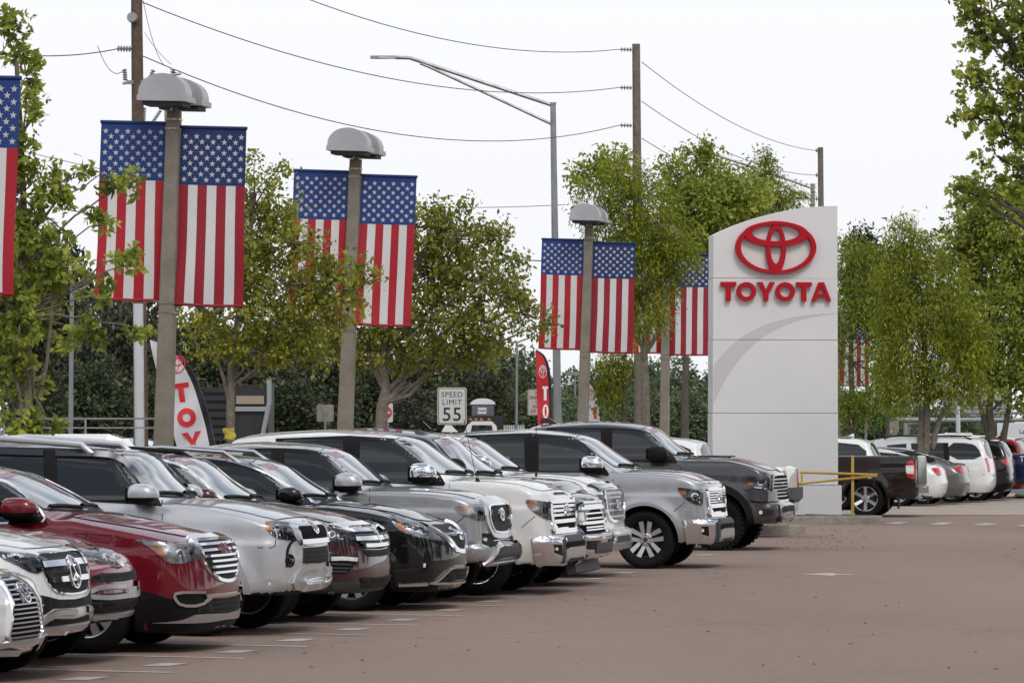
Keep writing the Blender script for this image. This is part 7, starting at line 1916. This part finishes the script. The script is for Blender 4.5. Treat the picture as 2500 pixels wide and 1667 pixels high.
# ---- signal mast arms and truss
tr_ = empty('signal_mast', (wp(2180, 1100, 150)[0], 150, 0)); tag(tr_, 'grey traffic signal mast with a long horizontal arm beyond the saloons', 'signal mast')
mb = MB(); mb.tube([(0, 0, 0), L(tr_, 2181, 1020, 150)], .13, 12); mb.build('shaft', M_GALV, tr_, True)
mb = MB(); mb.tube([L(tr_, 2181, 1025, 150), L(tr_, 2300, 1026, 150), L(tr_, 2560, 1024, 150)], [.10, .09, .07], 10); mb.build('arm', M_GALV, tr_, True)
t2 = empty('signal_mast', (wp(2213, 1100, 160)[0], 160, 0)); tag(t2, 'lower grey signal mast with a bent short arm behind the cypress', 'signal mast')
mb = MB(); mb.tube([(0, 0, 0), L(t2, 2213, 1036, 160), L(t2, 2218, 1034, 160), L(t2, 2262, 1030, 160)], .12, 12); mb.build('shaft', M_GALV, t2, True)
t3 = empty('sign_gantry', (wp(2470, 1100, 210)[0], 210, 0)); tag(t3, 'steel truss gantry with diagonal bracing over the far road', 'gantry')
mb = MB()
for py in (996, 1008, 1024): mb.tube([L(t3, 2330, py, 210), L(t3, 2580, py, 210)], .07, 6)
for k in range(9):
    x = 2335 + k * 28; mb.tube([L(t3, x, 1024, 210), L(t3, x + 14, 996, 210), L(t3, x + 28, 1024, 210)], .045, 5)
mb.build('truss', M_GALV, t3)
mb = MB(); mb.tube([(0, 0, 0), L(t3, 2470, 1024, 210)], .16, 8); mb.build('post', M_GALV, t3)
# ---- land sale board, motor home, building and far blocks
M_BOARD = mat('board_white', (.66, .67, .66), .5)
lb = empty('sale_board', (wp(2520, 1065, 140)[0], 140, 0)); tag(lb, 'white land sale board with a blue triangle mark at the lot edge', 'sign board')
z0 = wp(2520, 1064, 140)[2]
mb = MB(); mb.box((0, 0, z0), (1.14, .03, .21 + .22)); mb.build('panel', M_BOARD, lb)
M_NAVYINK = mat('navy_ink', (.02, .035, .10), .5)
txt(lb, 'Land Advisors', .20, .15, z0 + .14, -.036, M_NAVYINK, .002); txt(lb, 'FOR SALE', .15, -.1, z0 - .12, -.036, M_INK, .002)
mb = MB(); mb.prism([(-.13, -.1), (-.05, -.1), (0, .05), (.05, -.1), (.12, -.1), (.02, .14), (-.03, .14)], lambda u, v: (-.93 + u, -.034, z0 + .13 + v), lambda u, v: (-.93 + u, -.038, z0 + .13 + v)); mb.build('triangle_mark', M_NAVYINK, lb)
for sx_ in (-.9, .9):
    mb = MB(); mb.box((sx_, .05, z0 / 2), (.05, .02, z0 / 2)); mb.build('post', M_GALV, lb)
bd = empty('office_building', (wp(2392, 1044, 420)[0], 420, 0)); tag(bd, 'pale far office block with rows of dark windows behind the trees', 'building')
mb = MB(); mb.box((0, 5, 2.6), (2.6, 5, 2.6)); mb.build('wall', mat('far_wall', (.40, .38, .34), .8), bd)
for r_ in range(3):
    for k in range(4):
        mb = MB(); mb.box((-1.9 + k * 1.25, -.01, 1.0 + r_ * 1.6), (.32, .03, .45)); mb.build('window', M_GLASS, bd)
# ---- traffic on the road behind
def simple_truck(name, label, cat): r = empty(name, (0, 0, 0)); return tag(r, label, cat)
# dump trailer: dark slatted body behind the second tree
DY = 92.0; c0 = wp(590, 1080, DY)
dt = empty('dump_truck', (c0[0], DY, 0)); tag(dt, 'dark slatted dump truck body with a grey tailgate post behind the elm', 'truck')
def LD(px, py): q = wp(px, py, DY); return q[0] - c0[0], q[2]
M_TRK = mat('truck_dark', (.030, .031, .034), .5, var=.5, vscale=3); M_TRKG = mat('truck_grey', (.36, .37, .37), .45, .4)
x0, zt = LD(495, 935); x1, zb_ = LD(655, 1075)
mb = MB(); mb.prism([(x0, zb_), (x1, zb_), (x1, LD(650, 935)[1]), (x0 + .35, LD(650, 945)[1]), (x0, LD(650, 948)[1])], lambda u, v: (u, 0, v), lambda u, v: (u, 2.3, v)); mb.build('body', M_TRK, dt)
for i, py in enumerate((952, 972, 992, 1012, 1032, 1052)):
    a, z = LD(500, py); b, _ = LD(572, py); mb = MB(); mb.box(((a + b) / 2, -.03, z), ((b - a) / 2, .035, .055)); mb.build('slat', M_TRK, dt)
mb = MB(); a, z = LD(577, 986); b, z2 = LD(645, 966); mb.box(((a + b) / 2, -.04, (z + z2) / 2), ((b - a) / 2, .03, (z2 - z) / 2)); mb.build('side_board', mat('raw_board', (.36, .28, .21), .8), dt)
mb = MB(); mb.tube([(LD(657, 925)[0], -.06, LD(657, 925)[1]), (LD(657, 985)[0], -.06, LD(657, 985)[1]), (LD(640, 1070)[0], -.06, LD(640, 1070)[1])], .055, 8); mb.build('tailgate_post', M_TRKG, dt)
mb = MB(); a, z = LD(575, 998); b, _ = LD(660, 998); mb.box(((a + b) / 2, -.05, z), ((b - a) / 2, .03, .05)); mb.build('chassis_rail', M_TRKG, dt)
for px in (530, 640):
    mb = MB(); xw, _ = LD(px, 1000); mb.lathe([(.2, 0), (.5, 0), (.52, .05), (.52, .25), (.5, .3), (.2, .3)], 24, 'y', c=(xw, 0, .52)); mb.build('wheel', M_RUBBER, dt, True)
# passing vans with ladder rack, left
def small_car(name, label, px, Y, L_, H_, paint_, roofonly=False, rack=False):
    c0 = wp(px, 1044, Y); r = empty(name, (c0[0], Y, 0)); tag(r, label, 'car', 'cars passing on the road')
    prof = [(-L_ / 2, .35), (-L_ / 2, H_ * .55), (-L_ * .46, H_ * .62), (-L_ * .40, H_ * .95), (-L_ * .34, H_), (L_ * .10, H_), (L_ * .16, H_ * .95), (L_ * .27, H_ * .62), (L_ * .47, H_ * .54), (L_ / 2, H_ * .45), (L_ / 2, .35)]
    v = []; f = []; n = len(prof)
    secs = [(0, .93), (.06, 1.0), (1.72, 1.0), (1.8, .93)]
    for y, k in secs:
        for x, z in prof: v.append((x * (1 if z < H_ * .6 else (k * .98)), y + (.10 if z > H_ * .6 and y < .9 else (-.10 if z > H_ * .6 else 0)), .35 + (z - .35) * (k if z > .4 else 1)))
    for i in range(3):
        for j in range(n): f.append((i * n + j, i * n + (j + 1) % n, (i + 1) * n + (j + 1) % n, (i + 1) * n + j))
    f += [tuple(range(n - 1, -1, -1)), tuple(range(3 * n, 4 * n))]
    me = bpy.data.meshes.new('body'); me.from_pydata(v, [], f); bm = bmesh.new(); bm.from_mesh(me); bmesh.ops.recalc_face_normals(bm, faces=bm.faces); bm.to_mesh(me); bm.free(); mkobj('body', me, paint_, r)
    for (a, b) in ((-.39, -.14), (-.12, .12)):
        mb = MB(); mb.prism([(a * L_, H_ * .64), (b * L_ + (.08 * L_ if b > 0 else 0), H_ * .64), (b * L_, H_ * .92), (a * L_ + .03, H_ * .92)], lambda u, z: (u, .055, z), lambda u, z: (u, .075, z)); mb.build('side_window', M_GLASS, r)
    for x in (-.31 * L_, .31 * L_):
        for y in (.02, 1.58):
            mb = MB(); mb.lathe([(.12, 0), (.31, 0), (.33, .03), (.33, .17), (.31, .2), (.12, .2)], 20, 'y', c=(x, y, .33)); mb.build('wheel', M_RUBBER, r, True)
    if rack:
        for z, d in ((H_ + .30, .03), (H_ + .12, .025)):
            mb = MB(); mb.box((-.1, .3, z), (L_ * .40, .015, d * .6)); mb.build('rack_rail', M_GALV, r)
        for x in (-1.6, 0, 1.4):
            mb = MB(); mb.box((x, .3, H_ + .14), (.02, .02, .17)); mb.build('rack_post', M_GALV, r)
    return r
small_car('passing_van', 'white van with a ladder rack passing behind the maple stems', 205, 84, 4.6, 1.83, P_WHITE, rack=True)
small_car('passing_car', 'pale blue car passing left of the dark wooden pole', 300, 96, 4.3, 1.72, paint('pale_blue', (.45, .55, .65), .1, .3))
# work truck with portable toilet
TY = 112.0; c0 = wp(1165, 1044, TY); wt_ = empty('work_truck', (c0[0], TY, 0)); tag(wt_, 'white work truck cab with amber roof lamps and black stake bed', 'truck')
def LT(px, py): q = wp(px, py, TY); return q[0] - c0[0], q[2]
mb = MB(); xa, za = LT(1132, 1028); xb, zb2 = LT(1212, 1026); zc = LT(0, 1100)[1]
mb.prism([(xa - .1, zc - .6), (xa - .1, zc + .2), (xa + .1, za - .1), (xa + .22, za), (xb - .12, za), (xb, za - .12), (xb + .06, zc + .2), (xb + .06, zc - .6)], lambda u, v: (u, 0, v), lambda u, v: (u, 1.6, v)); mb.build('cab', P_WHITE, wt_)
mb = MB(); mb.prism([(xa + .12, zc + .15), (xa + .22, za - .10), (xb - .12, za - .10), (xb - .04, zc + .15)], lambda u, v: (u, -.012, v), lambda u, v: (u, -.002, v)); mb.build('windshield', M_GLASS, wt_)
for px in (1149, 1162, 1175, 1194):
    x, z = LT(px, 1024); mb = MB(); mb.box((x, .12, z + .01), (.035, .03, .02)); mb.build('marker_lamp', M_AMBER, wt_)
x0_, z1_ = LT(1138, 1014); x1_, z0_ = LT(1228, 1046); mb = MB(); mb.box(((x0_ + x1_) / 2, 2.2, (z1_ + z0_) / 2), ((x1_ - x0_) / 2, .05, (z1_ - z0_) / 2)); mb.build('headboard', M_TRK, wt_)
mb = MB(); mb.box(((x0_ + x1_) / 2, 4.2, z0_ - .5), ((x1_ - x0_) / 2, 2.2, .08)); mb.build('bed', M_TRK, wt_)
for x in (xa + .15, xb - .15):
    for y in (.4, 5.2):
        mb = MB(); mb.lathe([(.15, -.13), (.40, -.13), (.42, -.1), (.42, .1), (.40, .13), (.15, .13)], 20, 'x', c=(x, y, .42)); mb.build('wheel', M_RUBBER, wt_, True)
PTY = 114.6
c1 = wp(1179, 1014, PTY); pt = empty('portable_toilet', (c1[0], PTY, z0_ - .42)); tag(pt, 'grey portable toilet with a white domed roof riding on the work truck', 'portable toilet')
hp = wp(1179, 987, PTY)[2] - (z0_ - .42); hw_ = 27 * PTY / FPX
M_TOI = mat('toilet_grey', (.13, .14, .16), .5)
mb = MB(); mb.box((0, 0, hp / 2), (hw_, hw_, hp / 2)); mb.build('cabin', M_TOI, pt)
for k in (-1, 1):
    mb = MB(); mb.box((k * hw_ * .82, -hw_ - .012, hp / 2), (.03, .015, hp / 2 - .03)); mb.build('corner_post', M_TOI, pt)
mb = MB(); prof = [(-hw_ * 1.12, 0), (-hw_ * 1.1, .05)] + [(-hw_ * math.cos(t), .05 + .11 * math.sin(t)) for t in np.linspace(.25, math.pi - .25, 12)] + [(hw_ * 1.1, .05), (hw_ * 1.12, 0)]
mb.prism(prof, lambda u, v: (u, -hw_ * 1.1, hp + v), lambda u, v: (u, hw_ * 1.1, hp + v)); mb.build('roof', P_WHITE, pt)
x_ = .0; mb = MB(); mb.box((x_ - .02, -hw_ - .006, hp - .17), (.115, .004, .085)); mb.build('label_panel', M_BOARD, pt)
txt(pt, 'United', .075, -.02, hp - .165, -hw_ - .013, M_NAVYINK, .001)
# white pale fence stubs right of the work truck
fr = empty('picket_fence', (wp(1255, 1044, 150)[0], 150, 0)); tag(fr, 'short row of white pickets beside the work truck', 'fence')
for k in range(12):
    x = (k - 5.5) * .062; mb = MB(); mb.box((x, 0, wp(0, 1040, 150)[2] / 2), (.016, .02, wp(0, 1035, 150)[2] / 2)); mb.build('picket', P_WHITE, fr)
mb = MB(); mb.box((0, .03, 1.6), (.42, .01, .03)); mb.build('rail', P_WHITE, fr)
# motor home
mh = empty('motor_home', (wp(2347, 1044, 200)[0], 200, 0)); tag(mh, 'white motor home parked far beyond the saloons', 'motor home')
mb = MB(); hx = 33 * 200 / FPX; mb.prism([(-hx, .4), (-hx, 1.55), (-hx + .1, 1.72), (hx - .15, 1.72), (hx, 1.5), (hx, .4)], lambda u, v: (u, 0, v), lambda u, v: (u, 2.2, v)); mb.build('body', P_WHITE, mh)
mb = MB(); mb.box((-.1, -.01, 1.35), (.2, .01, .12)); mb.build('side_window', M_GLASS, mh)
for x in (-.35, .35):
    mb = MB(); mb.lathe([(.1, 0), (.38, 0), (.4, .05), (.4, .2), (.1, .2)], 18, 'y', c=(x, -.02, .4)); mb.build('wheel', M_RUBBER, mh, True)
# small yellow work glove tied to the elm trunk
gv = empty('yellow_bag', (wp(560, 1052, 61.5)[0], 61.5, wp(560, 1066, 61.5)[2])); tag(gv, 'yellow printed bag wrapped round the elm trunk', 'bag')
v = []; n_ = 10
for i in range(7):
    for k in range(n_):
        t = 2 * math.pi * k / n_; rr = .082 + .006 * math.sin(3 * t + i * .7); v.append((rr * math.cos(t) + .015 * math.sin(i), rr * math.sin(t) - .02, i * .024 - .03 + .015 * math.sin(2 * t)))
f = [(i * n_ + k, i * n_ + (k + 1) % n_, (i + 1) * n_ + (k + 1) % n_, (i + 1) * n_ + k) for i in range(6) for k in range(n_)]
me = mesh_np('wrap', v, f); mkobj('wrap', me, mat('hi_vis_yellow', (.62, .55, .06), .5, var=.3, vscale=15), gv)
# unseen trees added behind and beside the eye to darken reflections in the paint
for i, (x, y, h, w) in enumerate([(-34, -14, 15, 1.6), (-24, -18, 17, 1.6), (-13, -16, 15.5, 1.5), (-3, -20, 16, 1.6), (7, -17, 15, 1.5), (17, -19, 17, 1.6), (28, -16, 15, 1.6), (38, -12, 14, 1.7), (30, 4, 13, 1.5), (29, 16, 12, 1.5), (31, 28, 13, 1.5), (30, 40, 12, 1.5), (33, 52, 12, 1.5), (35, 64, 12, 1.5), (38, 78, 11, 1.5), (-45, -8, 15, 1.7)]):
    r = empty('oak_tree', (x, y, 0), i * 1.1); r.scale = (w, w, h / 9.6); tag(r, 'unseen tree added out of view to darken reflections in the paintwork', 'tree', 'trees added out of view for reflections')
    me, tm = protos[i % 4]
    key = (i % 4, L_OAK.name); c_ = mkobj('crown', BM.get(key) or me, None, r); c_['kind'] = 'stuff'; mkobj('trunk', tm, None, r)
